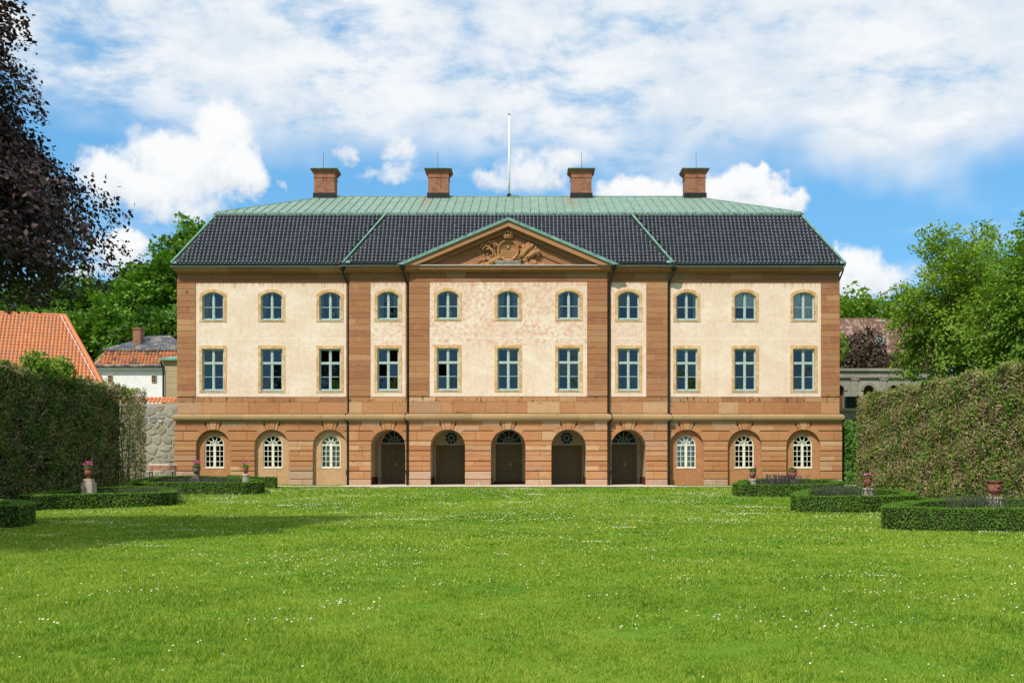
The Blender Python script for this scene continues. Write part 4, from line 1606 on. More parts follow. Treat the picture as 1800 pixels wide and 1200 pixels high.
# eaves: copper apron, gutter, pale lead edge
eaves = empty('eaves')
eaves.parent = palace
for (s0, s1, yf) in SECT:
    if s0 == -173:
        continue
    e0 = CX - XE - 0.02 if s0 == -582 else (Xo(s0) if s0 != -279 else CX - HE - 0.12)
    e1 = CX + XE + 0.02 if s1 == 582 else (Xo(s1) if s1 != 279 else CX + HE + 0.12)
    if s1 == -279:
        e1 = CX - HE - 0.12
    if s0 == 279:
        e0 = CX + HE + 0.12
    if s1 == -173:
        e1 = Xo(-186)
    if s0 == 173:
        e0 = Xo(186)
    ye = yf - 0.60
    # apron in short sheets
    n = max(1, round((e1 - e0) / 0.55))
    for i in range(n):
        a, b = e0 + (e1 - e0) * i / n, e0 + (e1 - e0) * (i + 1) / n
        m = MB()
        m.add([(a + .006, ye - 0.03, Z_EAVE + 0.035), (b - .006, ye - 0.03, Z_EAVE + 0.035), (b - .006, ye + 0.12, Z_EAVE + 0.20), (a + .006, ye + 0.12, Z_EAVE + 0.20),
               (a + .006, ye + 0.0, Z_EAVE + 0.01), (b - .006, ye + 0.0, Z_EAVE + 0.01)], [(0, 1, 2, 3), (1, 0, 4, 5)])
        m.build('apron_sheet', 'copper_clean', eaves)
    MB().tube([(e0, ye - 0.04, Z_EAVE - 0.03), (e1, ye - 0.04, Z_EAVE - 0.03)], 0.06, 8).build('gutter', 'gutter_metal', eaves)
    MB().box(e0, e1, ye + 0.02, ye + 0.35, Z_EAVE - 0.155, Z_EAVE - 0.085).build('eaves_board', 'lead_grey', eaves)
    MB().box(e0 + 0.01, e1 - 0.01, ye + 0.351, yf + 0.3, Z_EAVE - 0.20, Z_EAVE - 0.01).build('soffit', 'mortar_dark', eaves)

# rounded copper edge at the break
m = MB()
prof = [(0.10, -0.16), (-0.06, -0.15), (-0.15, -0.08), (-0.16, 0.02), (-0.10, 0.09), (0.02, 0.13)]
rings = []
for (o_, dz_) in prof:
    rings.append([(CX - XB + o_, Y_B + o_, Z_BRK + dz_), (CX + XB - o_, Y_B + o_, Z_BRK + dz_), (CX + XB - o_, Y_BACK - T_IN - o_, Z_BRK + dz_), (CX - XB + o_, Y_BACK - T_IN - o_, Z_BRK + dz_)])
vs = [p for r_ in rings for p in r_]
m.add(vs, [(k * 4 + i, k * 4 + (i + 1) % 4, (k + 1) * 4 + (i + 1) % 4, (k + 1) * 4 + i) for k in range(len(prof) - 1) for i in range(4)])
upper_roof = empty('upper_roof')
upper_roof.parent = palace
m.build('roof_edge', 'copper_edge', upper_roof)
# standing-seam copper panels, front slope, clipped to the hips
Z_B2 = Z_BRK + 0.12
run = Y_R - Y_B


def roof_pt(x, t, lift=0.0):
    return (CX + x, Y_B + run * t, Z_B2 + (Z_RIDGE - Z_B2) * t + lift)


def tmax(x):
    return max(0.0, min(1.0, (XB - abs(x)) / run))


PW = 0.52
npan = int(2 * XB / PW)
PW = 2 * XB / npan
for i in range(npan):
    a, b = -XB + i * PW, -XB + (i + 1) * PW
    pts = [(a + 0.012, 0.0), (b - 0.012, 0.0), (b - 0.012, tmax(b - 0.012))]
    for kx_ in sorted([k for k in (-XR_, XR_) if a + 0.012 < k < b - 0.012], reverse=True):
        pts.append((kx_, 1.0))
    pts.append((a + 0.012, tmax(a + 0.012)))
    top = [roof_pt(x, t, 0.03) for x, t in pts]
    bot = [roof_pt(x, t, 0.0) for x, t in pts]
    k = len(pts)
    m = MB()
    m.add(top + bot, [tuple(range(k))] + [(j, j + k, (j + 1) % k + k, (j + 1) % k) for j in range(k)])
    # cross fold in the middle of the sheet
    m.build('copper_panel', 'copper_patina', upper_roof)
    if i:
        t1 = tmax(a)
        if t1 > 0.03:
            p0, p1 = Vector(roof_pt(a, 0.0, 0.05)), Vector(roof_pt(a, t1, 0.05))
            MB().tube([p0, p1], 0.022, 4).build('standing_seam', 'copper_edge', upper_roof)
m = MB()   # remaining slopes
yb2 = Y_BACK - T_IN
m.add([(CX - XB, Y_B, Z_B2), (CX + XB, Y_B, Z_B2), (CX + XB, yb2, Z_B2), (CX - XB, yb2, Z_B2), (CX - XR_, Y_R, Z_RIDGE), (CX + XR_, Y_R, Z_RIDGE)],
      [(1, 2, 5), (2, 3, 4, 5), (3, 0, 4), (0, 1, 5, 4)])
m.v = [(x, y, z - 0.012) for x, y, z in m.v]
m.build('roof_sheet', 'copper_patina', upper_roof)
MB().tube([(CX - XR_, Y_R, Z_RIDGE + 0.03), (CX + XR_, Y_R, Z_RIDGE + 0.03)], 0.05, 6).build('ridge_cap', 'copper_patina', upper_roof)
for sg in (-1, 1):
    MB().tube([(CX + sg * XB, Y_B, Z_B2 + 0.03), (CX + sg * XR_, Y_R, Z_RIDGE + 0.03)], 0.045, 6).build('ridge_cap', 'copper_patina', upper_roof)
MB().box(CX + 0.02, CX + 0.60, Y_R - 0.55, Y_R - 0.1, Z_RIDGE - 0.30, Z_RIDGE - 0.02).build('roof_hatch', 'copper_patina', upper_roof)

# chimneys
for off in (-12.05, -4.65, 4.65, 12.05):
    x = CX + off
    z0 = Z_RIDGE - 0.45
    zb_ = Z_RIDGE + 0.02
    c_ = MB()
    w = 0.66

    def sq(hw, za, zb2_):
        c_.box(x - hw, x + hw, Y_R - hw * 0.8, Y_R + hw * 0.8, za, zb2_)
    sq(w, z0, zb_ + 1.10)
    sq(w + 0.035, zb_ + 1.101, zb_ + 1.16)
    sq(w + 0.01, zb_ + 1.161, zb_ + 1.36)
    for q in range(4):
        sq(w + 0.05 + q * 0.05, zb_ + 1.361 + q * 0.07, zb_ + 1.43 + q * 0.07)
    ch = c_.build('chimney', 'chimney_brick', palace)
    MB().box(x - w - 0.06, x + w + 0.06, Y_R - w * 0.8 - 0.06, Y_R + w * 0.8 + 0.06, z0, zb_ + 0.11).build('flashing', 'gutter_metal', ch)
    MB().box(x - w - 0.23, x + w + 0.23, Y_R - w * 0.8 - 0.23, Y_R + w * 0.8 + 0.23, zb_ + 1.642, zb_ + 1.69).box(x - w + 0.02, x + w - 0.02, Y_R - w * 0.8 + 0.05, Y_R + w * 0.8 - 0.05, zb_ + 1.691, zb_ + 1.74).build('copper_cap', 'copper_clean', ch)
    MB().tube([(x, Y_R - w * 0.8 - 0.24, zb_ + 0.6), (x, Y_R - w * 0.8 - 0.26, zb_ + 1.7), (x, Y_R - w * 0.8 - 0.24, zb_ + 2.65)], 0.013, 5).build('lightning_rod', 'dark_iron', ch)

flag = empty('flagpole', (CX - 0.05, Y_R, Z_RIDGE))
tag(flag, 'tall bare white flagpole standing on the ridge of the palace roof', 'flagpole')
MB().tube([(0, 0, -0.1), (0, 0, 2.5), (0, 0, 5.35)], [0.075, 0.062, 0.038], 10).build('pole', 'white_paint', flag, True)
MB().blob((0, 0, 5.43), 0.085, 10, 7).build('ball_finial', 'brass', flag, True)
MB().lathe([(0.15, -0.12), (0.15, 0.16), (0.10, 0.22)], sides=12).build('base_collar', 'gutter_metal', flag)

# ------------------------------------------------------------------ pediment
ped = empty('pediment')
ped.parent = palace
YP = Y_MID
hwp = 186 / 30.0
zp0 = Z(471)
zpa = Z(391)
slope = (zpa - zp0 - 0.05) / hwp
# tympanum wall in courses
tz0, tz1 = zp0 + 0.02, zpa - 0.25
MB().prism([(CX - hwp + 0.5, tz0), (CX + hwp - 0.5, tz0), (CX, tz0 + slope * (hwp - 0.5))], YP + 0.03, YP + 0.3).build('tympanum_core', 'mortar_dark', ped)
hc = 0.295
row = 0
while True:
    za, zb_ = tz0 + row * hc, tz0 + (row + 1) * hc
    half_a = hwp - 0.75 - row * hc / slope
    half_b = hwp - 0.75 - (row + 1) * hc / slope
    if half_a < 0.15:
        break
    half_b = max(half_b, 0.02)
    n = max(1, round(2 * half_b / 1.15))
    cuts = [0.0] + [(i + rs.uniform(-0.2, 0.2)) / n for i in range(1, n)] + [1.0]
    for p, q in zip(cuts[:-1], cuts[1:]):
        xa, xb = -half_b + 2 * half_b * p, -half_b + 2 * half_b * q
        xa2 = -half_a if p == 0 else xa
        xb2 = half_a if q == 1 else xb
        MB().prism([(CX + xa2 + 0.004, za + 0.004), (CX + xb2 - 0.004, za + 0.004), (CX + xb - 0.004, zb_ - 0.004), (CX + xa + 0.004, zb_ - 0.004)], YP - 0.02, YP + 0.1, 0.006).build('tympanum_block', 'sandstone_red', ped)
    row += 1
# raking cornice: sloping layers from the inside out
def rake(off0, off1, y0, y1, mat, name, ext=0.0):
    """band parallel to the slope, between perpendicular offsets below the outer line"""
    th = math.atan(slope)
    nx, nz = math.sin(th), -math.cos(th)          # inwards normal for the right side
    for sg in (-1, 1):
        apex = (0.0, zpa)
        foot = (hwp + ext, zpa - slope * (hwp + ext))

        def off(pt, o):
            return (pt[0] - nx * o * 0, pt[1] - o / math.cos(th))
        a0, a1 = off(apex, off0), off(apex, off1)
        f0, f1 = off(foot, off0), off(foot, off1)
        zmin = zp0 + 0.0
        # cut the lower end on the horizontal cornice
        if f1[1] < zmin:
            xx = (a1[1] - zmin) / slope
            f1 = (xx, zmin)
        if f0[1] < zmin:
            xx = (a0[1] - zmin) / slope
            f0 = (xx, zmin)
        poly = [(CX + sg * a0[0], a0[1]), (CX + sg * f0[0], f0[1]), (CX + sg * f1[0], f1[1]), (CX + sg * a1[0], a1[1])]
        MB().prism(poly, y0, y1).build(name, mat, ped)


rake(0.64, 1.12, YP - 0.10, YP + 0.2, 'sandstone_shaded', 'raking_band')
rake(0.40, 0.64, YP - 0.26, YP + 0.2, 'sandstone_shaded', 'raking_bed_mould')
rake(0.10, 0.40, YP - 0.56, YP + 0.5, 'sandstone_red', 'raking_cornice', 0.0)
rake(-0.06, 0.105, YP - 0.66, YP + 2.2, 'copper_clean', 'raking_copper', 0.22)
th_ = math.atan(slope)
for sg in (-1, 1):          # folds of the copper covering
    for q in range(1, 10):
        s = hwp * q / 10
        x, z = CX + sg * s, zpa - slope * s
        MB().box(-0.02, 0.02, YP - 0.67, YP + 1.8, -0.03, 0.085).build('copper_fold', 'copper_edge', ped, loc=(x, 0, z))
MB().box(CX - hwp + 0.03, CX + hwp - 0.03, YP - 0.50, YP + 0.1, zp0 - 0.02, zp0 + 0.022).build('ledge_flashing', 'lead_grey', ped)

# carved arms in the tympanum
arms = empty('coat_of_arms')
arms.parent = palace
ya = YP - 0.02
sx, sz = X(893.2), Z(447.2)
MB().lathe([(0.56, 0.0), (0.56, 0.14), (0.53, 0.17), (0.49, 0.17), (0.46, 0.12), (0.455, 0.09)], (sx, ya, sz), 32, 'Y').build('shield', 'carved_stone', arms, True)
star = []
for k in range(10):
    a = math.pi / 2 + math.pi * k / 5
    r_ = 0.15 if k % 2 == 0 else 0.06
    star.append((sx + r_ * math.cos(a), sz + 0.17 + r_ * math.sin(a)))
MB().prism(star, ya - 0.15, ya - 0.08, 0.012).build('star', 'carved_stone', arms)
for r_ in range(3):
    zc = sz - 0.06 - r_ * 0.125
    half = math.sqrt(max(0.44 ** 2 - (zc - sz - 0.06) ** 2, 0.01)) - 0.03
    n = 3 if r_ % 2 else 4
    for q in range(n):
        a, b = sx - half + 2 * half * q / n, sx - half + 2 * half * (q + 1) / n
        MB().prism([(a + 0.008, zc - 0.055), (b - 0.008, zc - 0.055), (b - 0.008, zc + 0.055), (a + 0.008, zc + 0.055)], ya - 0.112, ya - 0.08, 0.006).build('carved_brick', 'carved_stone', arms)
cr = MB()
cz_ = sz + 0.62
cr.lathe([(0.24, -0.04), (0.25, 0.0), (0.25, 0.05), (0.28, 0.07), (0.27, 0.12), (0.20, 0.13)], (sx, ya - 0.12, cz_), 20, 'Z')
for q in range(7):
    a = math.pi + math.pi * q / 6
    px_, py_ = sx + 0.28 * math.cos(a), ya - 0.12 + 0.24 * math.sin(a)
    cr.tube([(px_, py_, cz_ + 0.11), (px_, py_, cz_ + 0.2)], [0.035, 0.02], 6)
    cr.blob((px_, py_, cz_ + 0.225 + (0.05 if q == 3 else 0)), 0.042, 8, 6)
cr.build('crown', 'carved_stone', arms, True)


def scroll(x, z, pts, r0, r1, y=0.16):
    n = len(pts)
    return [(x + p[0], ya - y * (0.6 + 0.4 * math.sin(i * 1.3)), z + p[1]) for i, p in enumerate(pts)], [r0 + (r1 - r0) * i / (n - 1) for i in range(n)]


def curl(cx0, cz0, r, a0, a1, n=10, shrink=0.55):
    return [(cx0 + r * (1 - shrink * i / n) * math.cos(a0 + (a1 - a0) * i / n), cz0 + r * (1 - shrink * i / n) * math.sin(a0 + (a1 - a0) * i / n)) for i in range(n + 1)]


def add_curl(mb, cx0, cz0, r, a0, a1, rad, y=0.15):
    p = curl(cx0, cz0, r, a0, a1)
    mb.tube([(x, ya - y, z) for x, z in p], [rad * (0.6 + 0.7 * math.sin(math.pi * i / (len(p) - 1))) for i in range(len(p))], 7)


pl = MB()           # left plumes
for k, (ox, oz, r_, a0, a1) in enumerate([(-0.80, 0.10, 0.38, R(-40), R(175)), (-0.95, 0.22, 0.30, R(-30), R(190)), (-1.12, 0.02, 0.26, R(-20), R(200)), (-0.78, 0.28, 0.24, R(-30), R(200)),
                                         (-1.25, 0.16, 0.20, R(0), R(230)), (-1.0, -0.10, 0.30, R(-60), R(140))]):
    add_curl(pl, sx + ox, sz + oz, r_, a0, a1, 0.052, 0.13 + 0.02 * (k % 3))
pl.build('plume', 'carved_stone', arms, True)
lf = MB()           # left garland of leaves
for q in range(22):
    t = q / 21
    x = sx - 1.62 + 1.0 * t + rs.uniform(-0.1, 0.1)
    z = sz - 0.72 + 0.50 * t + rs.uniform(-0.16, 0.16)
    lf.blob((x, ya - 0.10 - rs.uniform(0, 0.08), z), (rs.uniform(0.05, 0.12), 0.07, rs.uniform(0.04, 0.09)), 7, 5)
lf.build('leaf_garland', 'carved_stone', arms, True)
cn = MB()           # cannon barrel
a, b = Vector((sx - 0.42, ya - 0.14, sz - 0.38)), Vector((sx - 1.22, ya - 0.20, sz - 0.80))
cn.tube([a, a.lerp(b, 0.5), a.lerp(b, 0.52), a.lerp(b, 0.58), a.lerp(b, 0.6), a.lerp(b, 0.9), a.lerp(b, 1.0)], [0.16, 0.15, 0.19, 0.19, 0.13, 0.10, 0.09], 12)
cn.blob(tuple(a.lerp(b, 0.72) + Vector((0, -0.04, -0.03))), 0.12, 10, 7)
cn.build('cannon', 'carved_stone', arms, True)
fl = MB()           # flags on the right
for k, (x1_, z1_) in enumerate([(1.02, 0.46), (1.42, 0.22), (0.78, 0.30)]):
    a = Vector((sx + 0.30 + 0.1 * k, ya - 0.10, sz - 0.70))
    b = Vector((sx + x1_, ya - 0.14, sz + z1_))
    fl.tube([a, b], 0.035, 6)
    d = (b - a).normalized()
    s = Vector((d.z, 0, -d.x))
    L_ = (b - a).length
    for w in range(4):
        p0 = b - d * 0.02
        pts = []
        for q in range(8):
            t = q / 7
            pts.append(p0 - d * (L_ * 0.62 * t) + s * (0.07 + 0.085 * w) * (1 - 0.45 * t) + Vector((0, -0.06 + 0.05 * math.sin(3 * t + w * 1.7), 0)))
        fl.tube(pts, [0.03 + 0.045 * math.sin(math.pi * min(1, 0.15 + q / 8)) for q in range(8)], 6)
fl.build('flags', 'carved_stone', arms, True)
fr = MB()           # heap of trophies, right
for q in range(30):
    t = rs.random()
    x = sx + 0.85 + 0.95 * t
    z = sz - 0.86 + rs.random() * 0.44 * (1 - 0.65 * t)
    rr_ = rs.uniform(0.06, 0.115)
    fr.blob((x, ya - 0.10 - rs.uniform(0, 0.10), z), (rr_ * 1.2, rr_, rr_), 8, 6)
add_curl(fr, sx + 1.36, sz - 0.28, 0.26, R(200), R(-20), 0.06, 0.14)
add_curl(fr, sx + 1.44, sz - 0.24, 0.20, R(190), R(-50), 0.05, 0.17)
fr.build('trophy_heap', 'carved_stone', arms, True)
pq = MB()
pz = Z(467.2)
pq.box(sx - 0.63, sx + 0.63, ya - 0.30, ya, pz - 0.13, pz + 0.13)
plaque = pq.build('plaque', 'grey_stone', arms)
MB().box(sx - 0.62, sx + 0.62, ya - 0.36, ya - 0.301, pz - 0.165, pz - 0.115).build('plaque_edge', 'lead_grey', arms)
arms.scale = (1.15, 1.0, 1.15)
arms.location = (-0.15 * sx, 0.0, -0.15 * Z(471.2))
obj('lettering', text_mesh('P.DGRAMONT', 0.19, 'mortar_dark', 0.006), arms, (sx, ya - 0.305, pz + 0.005))

# downpipes in the re-entrant corners
for off, yf, sg in ((-279, Y_WING, -1), (279, Y_WING, 1), (-174, Y_SIDE, -1), (174, Y_SIDE, 1)):
    x = Xo(off + sg * 1.8)
    xo_ = Xo(off + sg * 9)
    yw = yf - 0.14
    pts = [(xo_, yf - 0.62, Z_EAVE - 0.20), (xo_, yf - 0.60, Z_EAVE - 0.50), (x + sg * 0.06, yw - 0.02, Z(497)), (x, yw, Z(502)), (x, yw, Z(724)),
           (x + sg * 0.12, yf - 0.34, Z(729)), (x + sg * 0.14, yf - 0.34, Z(737)), (x + sg * 0.03, yw, Z(743)), (x + sg * 0.03, yw, Z(826)), (x + sg * 0.03, yw, BASE + 0.02)]
    d_ = MB().tube(pts, 0.055, 8).build('downpipe', 'gutter_metal', palace, True)
    MB().lathe([(0.07, 0), (0.16, 0.14), (0.16, 0.26)], (xo_, yf - 0.62, Z_EAVE - 0.42), 8).build('hopper', 'gutter_metal', d_)
    MB().lathe([(0.075, -0.30), (0.09, -0.1), (0.11, -0.05), (0.11, 0.08), (0.06, 0.12)], (x + sg * 0.03, yw, Z(829)), 8).build('shoe_joint', 'gutter_metal', d_)
for sg in (-1, 1):
    x = CX + sg * XE
    MB().tube([(x, Y_E + 0.3, Z_EAVE - 0.2), (x - sg * 0.05, Y_E + 0.4, Z_EAVE - 0.45), (Xo(sg * 582) + sg * 0.08, 60.75, Z(498)), (Xo(sg * 582) + sg * 0.08, 60.75, BASE)], 0.05, 8).build('downpipe', 'gutter_metal', palace, True)

# put the palace's own origin at its foot
palace.location = (CX, 60.0, BASE)
for ch_ in palace.children:
    ch_.location = Vector(ch_.location) - Vector((CX, 60.0, BASE))

# ------------------------------------------------------------------ things in the upper windows
def sill_pt(off):
    return (Xo(off), y_of(off) + 0.34, Z(W2['bot']) - 0.02)


def curtain(b, spec, x0, x1, z0, z1, mat, label, gather=0.0, waves=7, yy=0.30, base=None, group=None):
    """hanging cloth with folds and a little thickness; gather pulls its lower end to the side x0"""
    m = MB()
    n, k = 24, 8
    top = [(i / n) for i in range(n + 1)]
    vs = []
    for lay in (0, 0.012):
        for j in range(k + 1):
            tz = j / k
            for t in top:
                w = (x1 - x0) * (1 - gather * (1 - tz) ** 1.2)
                vs.append((x0 + w * t, 0.035 * math.sin(t * waves * 2 * math.pi) + lay, z0 + (z1 - z0) * tz))
    N = (n + 1) * (k + 1)
    fs = []
    for j in range(k):
        for i in range(n):
            a = j * (n + 1) + i
            fs.append((a, a + 1, a + n + 2, a + n + 1))
            fs.append((N + a + n + 1, N + a + n + 2, N + a + 1, N + a))
    m.add(vs, fs)
    o = m.build('curtain', mat, None, True, loc=(Xo(b), y_of(b) + yy, Z(spec['bot']) if base is None else base))
    tag(o, label, 'curtain', group)
    return o


NTH = ['leftmost', 'second', 'third', 'fourth', 'fifth', 'sixth', 'seventh', 'eighth', 'ninth', 'tenth', 'rightmost']
curtain(-519, W2, -0.56, -0.22, 0.0, 1.5, 'drape_olive', 'olive curtain drawn aside in the leftmost top floor window', 0.75, 3)
curtain(-416, W2, -0.56, -0.26, 0.0, 1.5, 'drape_olive', 'olive curtain drawn aside in the second top floor window from left', 0.75, 3)
curtain(-313.5, W2, -0.58, -0.40, 0.0, 1.5, 'drape_grey', 'narrow grey curtain left of the lamp in the third top floor window', 0.1, 2)
curtain(-313.5, W2, 0.34, 0.58, 0.0, 1.5, 'drape_grey', 'grey curtain right of the lamp in the third top floor window', 0.1, 3)
curtain(-210.5, W2, 0.26, 0.58, 0.0, 1.5, 'drape_grey', 'grey curtain right of the lamp in the fourth top floor window', 0.1, 3)
curtain(-210.5, W2, -0.58, -0.30, 0.0, 1.5, 'drape_grey', 'grey curtain left of the lamp in the fourth top floor window', 0.1, 3)
curtain(0, W2, -0.58, -0.26, 0.0, 1.5, 'drape_grey', 'grey curtain on the left in the top floor window under the coat of arms', 0.1, 3)
curtain(0, W2, 0.26, 0.58, 0.0, 1.5, 'drape_grey', 'grey curtain on the right in the top floor window under the coat of arms', 0.1, 3)
curtain(105.5, W2, -0.58, -0.30, 0.0, 1.5, 'drape_grey', 'grey curtain on the left in the seventh top floor window', 0.1, 3)
curtain(105.5, W2, 0.26, 0.58, 0.0, 1.5, 'drape_grey', 'grey curtain on the right in the seventh top floor window', 0.1, 3)
curtain(313.5, W2, 0.44, 0.58, 0.0, 1.5, 'linen', 'narrow white curtain in the third top floor window from the right end', 0.0, 2)
curtain(416, W2, -0.58, 0.58, 0.72, 1.52, 'linen', 'white blind pulled half down in the tenth top floor window', 0.0, 5, 0.235)
curtain(519, W2, -0.58, 0.58, 0.03, 1.52, 'linen', 'white blind drawn fully down in the rightmost top floor window', 0.0, 5, 0.235)
curtain(-313.5, W1, -0.50, 0.50, 0.02, 1.70, 'linen', 'white lace curtain in the arched window left of the arcade', 0.0, 9, 0.62, Z(821.5) + 0.05)
curtain(313.5, W1, -0.50, 0.50, 0.02, 1.70, 'linen', 'white lace curtain in the arched window right of the arcade', 0.0, 9, 0.62, Z(821.5) + 0.05)

lamp_spots = [(-519, -0.08, 'small white shaded lamp in the leftmost top floor window'),
              (-416, 0.02, 'small white shaded lamp in the second top floor window from left'),
              (-313.5, 0.08, 'cream shaded lamp between grey curtains in the third top floor window'),
              (-210.5, 0.10, 'cream shaded lamp in the fourth top floor window beside the downpipe'),
              (-105.5, 0.10, 'white shaded lamp in the curtainless fifth top floor window'),
              (0, 0.0, 'white shaded lamp in the top floor window under the coat of arms'),
              (105.5, 0.02, 'white shaded lamp in the seventh top floor window')]
for b, dx_, lab in lamp_spots:
    x, y, z = sill_pt(b)
    lp = tag(empty('table_lamp', (x + dx_, y + 0.18, z + 0.06)), lab, 'lamp', 'lamps in the top floor windows')
    s = 0.62 if b < -400 else 1.0
    MB().lathe([(0.055 * s, 0), (0.06 * s, 0.02), (0.02, 0.04), (0.03 * s, 0.12 * s), (0.012, 0.26 * s)], sides=10).build('lamp_base', 'brass', lp, True)
    MB().lathe([(0.14 * s, 0.24 * s), (0.075 * s, 0.46 * s)], sides=14).build('lamp_shade', 'lamp_shade_white', lp, True)
    MB().box(-0.6 - dx_, 0.6 - dx_, -0.16, 0.3, -0.09, -0.005).build('shelf', 'window_paint', lp)
x, y, z = sill_pt(-519)
o = MB().lathe([(0.05, 0), (0.16, 0.04), (0.10, 0.09), (0.035, 0.14), (0.05, 0.2), (0.02, 0.25)], (0, 0, 0), 10).build('porcelain_figure', 'porcelain', None, True, (x + 0.36, y + 0.08, z + 0.06))
tag(o, 'small white porcelain figure on the sill of the leftmost top floor window', 'figurine')
o = MB().lathe([(0.05, 0), (0.09, 0.05), (0.06, 0.11), (0.03, 0.13), (0.05, 0.16)], (0, 0, 0), 10).build('porcelain_bowl', 'porcelain', None, True, (x - 0.36, y + 0.08, z + 0.06))
tag(o, 'small bluish bowl left of the lamp in the leftmost top floor window', 'bowl')
x, y, z = sill_pt(-416)
o = MB().lathe([(0.05, 0), (0.11, 0.05), (0.10, 0.13), (0.05, 0.16), (0.06, 0.18)], (0, 0, 0), 10).build('porcelain_pot', 'porcelain', None, True, (x + 0.33, y + 0.08, z + 0.06))
tag(o, 'small bluish pot right of the lamp in the second top floor window', 'pot')

# ------------------------------------------------------------------ neighbouring buildings
def W3(px, py, d):
    return Vector(((px - 920) * d / 1800, d, EYE + (822 - py) * d / 1800))


# house with the bright orange tile roof, left
PHI = R(19)
rr0 = W3(114, 556, 77)                    # right end of the ridge
hs = tag(empty('tiled_house', (rr0.x, rr0.y, 0), PHI), 'house behind the left hedge with large bright orange pantile roof', 'house')


def rel(p, root):
    return tuple(Vector(p) - Vector(root.location))


rz_, ez_, rn_, hp_ = rr0.z, 7.05, 5.2, 3.15      # ridge height, eave height, half depth, hip run
m = MB()
m.add([(-24, -rn_, ez_), (hp_, -rn_, ez_), (0, 0, rz_), (-21, 0, rz_), (hp_, rn_, ez_), (-24, rn_, ez_)], [(0, 1, 2, 3), (1, 4, 2), (4, 5, 3, 2), (5, 0, 3)])
m.build('roof_boarding', 'brown_wall', hs)
vu = Vector((0, rn_, rz_ - ez_))
Lh = vu.length
nn = Vector((0, -vu.z, vu.y)).normalized()
pantiles('roof_tiles', Vector((0, -rn_, ez_)) + nn * 0.04, (1, 0, 0), vu * 0.99, lambda t: (-21.0, hp_ * (1 - t / Lh)), 0.255, 0.33, 0.085, 'terracotta_tile', hs, rng_seed=11, seg=5)
vh = Vector((-hp_, 0, rz_ - ez_))
pantiles('roof_tiles', Vector((hp_, 0, ez_)) + Vector((0.05, 0, 0.02)), (0, 1, 0), vh * 0.99, lambda t: (-rn_ * (1 - t / vh.length), rn_ * (1 - t / vh.length)), 0.255, 0.33, 0.085, 'terracotta_tile', hs, rng_seed=12, seg=5)
MB().tube([(hp_, -rn_ - 0.02, ez_ + 0.05), (0, 0, rz_ + 0.05)], 0.16, 8).build('hip_tiles', 'terracotta_tile', hs)
MB().tube([tuple(Vector((hp_ - 0.3, -rn_, ez_)) + nn * 0.15), tuple(Vector((-0.3, 0, rz_)) + nn * 0.15)], 0.018, 6).build('lightning_cable', 'white_paint', hs)
MB().tube([(-21, 0, rz_ + 0.06), (0, 0, rz_ + 0.06)], 0.14, 8).build('ridge_tiles', 'terracotta_tile', hs)
MB().box(-23.5, hp_ - 0.5, -rn_ + 0.5, rn_ - 0.5, -0.5, ez_ - 0.02).build('wall', 'white_wash', hs)

# white house with a mansard roof of rusty sheet and old tiles
D2 = 88.0
p0, p1 = W3(160, 645, D2), W3(330, 645, D2)
wh = tag(empty('white_house', ((p0.x + p1.x) / 2, D2, 0)), 'white house with rusty dark sheet roof over a band of old orange tiles', 'house')
hx = (p1.x - p0.x) / 2
ez = p0.z
dep2 = 9.0


def lean(t):
    return t


lz = W3(0, 617, D2 + 0.8).z
uz = W3(0, 597, D2 + 3.5).z
MB().box(-hx + 0.3, hx - 0.3, 0.35, dep2, -0.5, ez - 0.02).build('wall', 'white_wash', wh)
MB().box(-hx + 0.15, hx - 0.15, 0.05, dep2, ez - 0.20, ez - 0.001).build('eaves_cornice', 'white_wash', wh)
MB().tube([(-hx, -0.05, ez + 0.10), (hx, -0.05, ez + 0.10)], 0.13, 8).build('gutter', 'rusty_sheet', wh)
m = MB()
c0 = [(-hx, -0.05, ez), (hx, -0.05, ez), (hx, dep2, ez), (-hx, dep2, ez)]
c1 = [(-hx + 0.8, 0.8, lz), (hx - 0.8, 0.8, lz), (hx - 0.8, dep2 - 0.8, lz), (-hx + 0.8, dep2 - 0.8, lz)]
m.add(c0 + c1, [(i, (i + 1) % 4, (i + 1) % 4 + 4, i + 4) for i in range(4)])
m.build('lower_roof', 'brown_wall', wh)
vl = Vector((0, 0.85, lz - ez))
pantiles('roof_tiles', (0, -0.08, ez + 0.08), (1, 0, 0), vl, lambda t: (-hx + 0.8 * t / vl.length, hx - 0.8 * t / vl.length), 0.30, 0.26, 0.09, 'old_tile', wh, rng_seed=12)
m = MB()
c2 = [(-hx + 0.55, 0.6, lz + 0.02), (hx - 0.55, 0.6, lz + 0.02), (hx - 0.55, dep2 - 0.6, lz + 0.02), (-hx + 0.55, dep2 - 0.6, lz + 0.02)]
rt = [(-hx + 3.4, dep2 / 2, uz + 0.45), (hx - 3.0, dep2 / 2, uz + 0.45)]
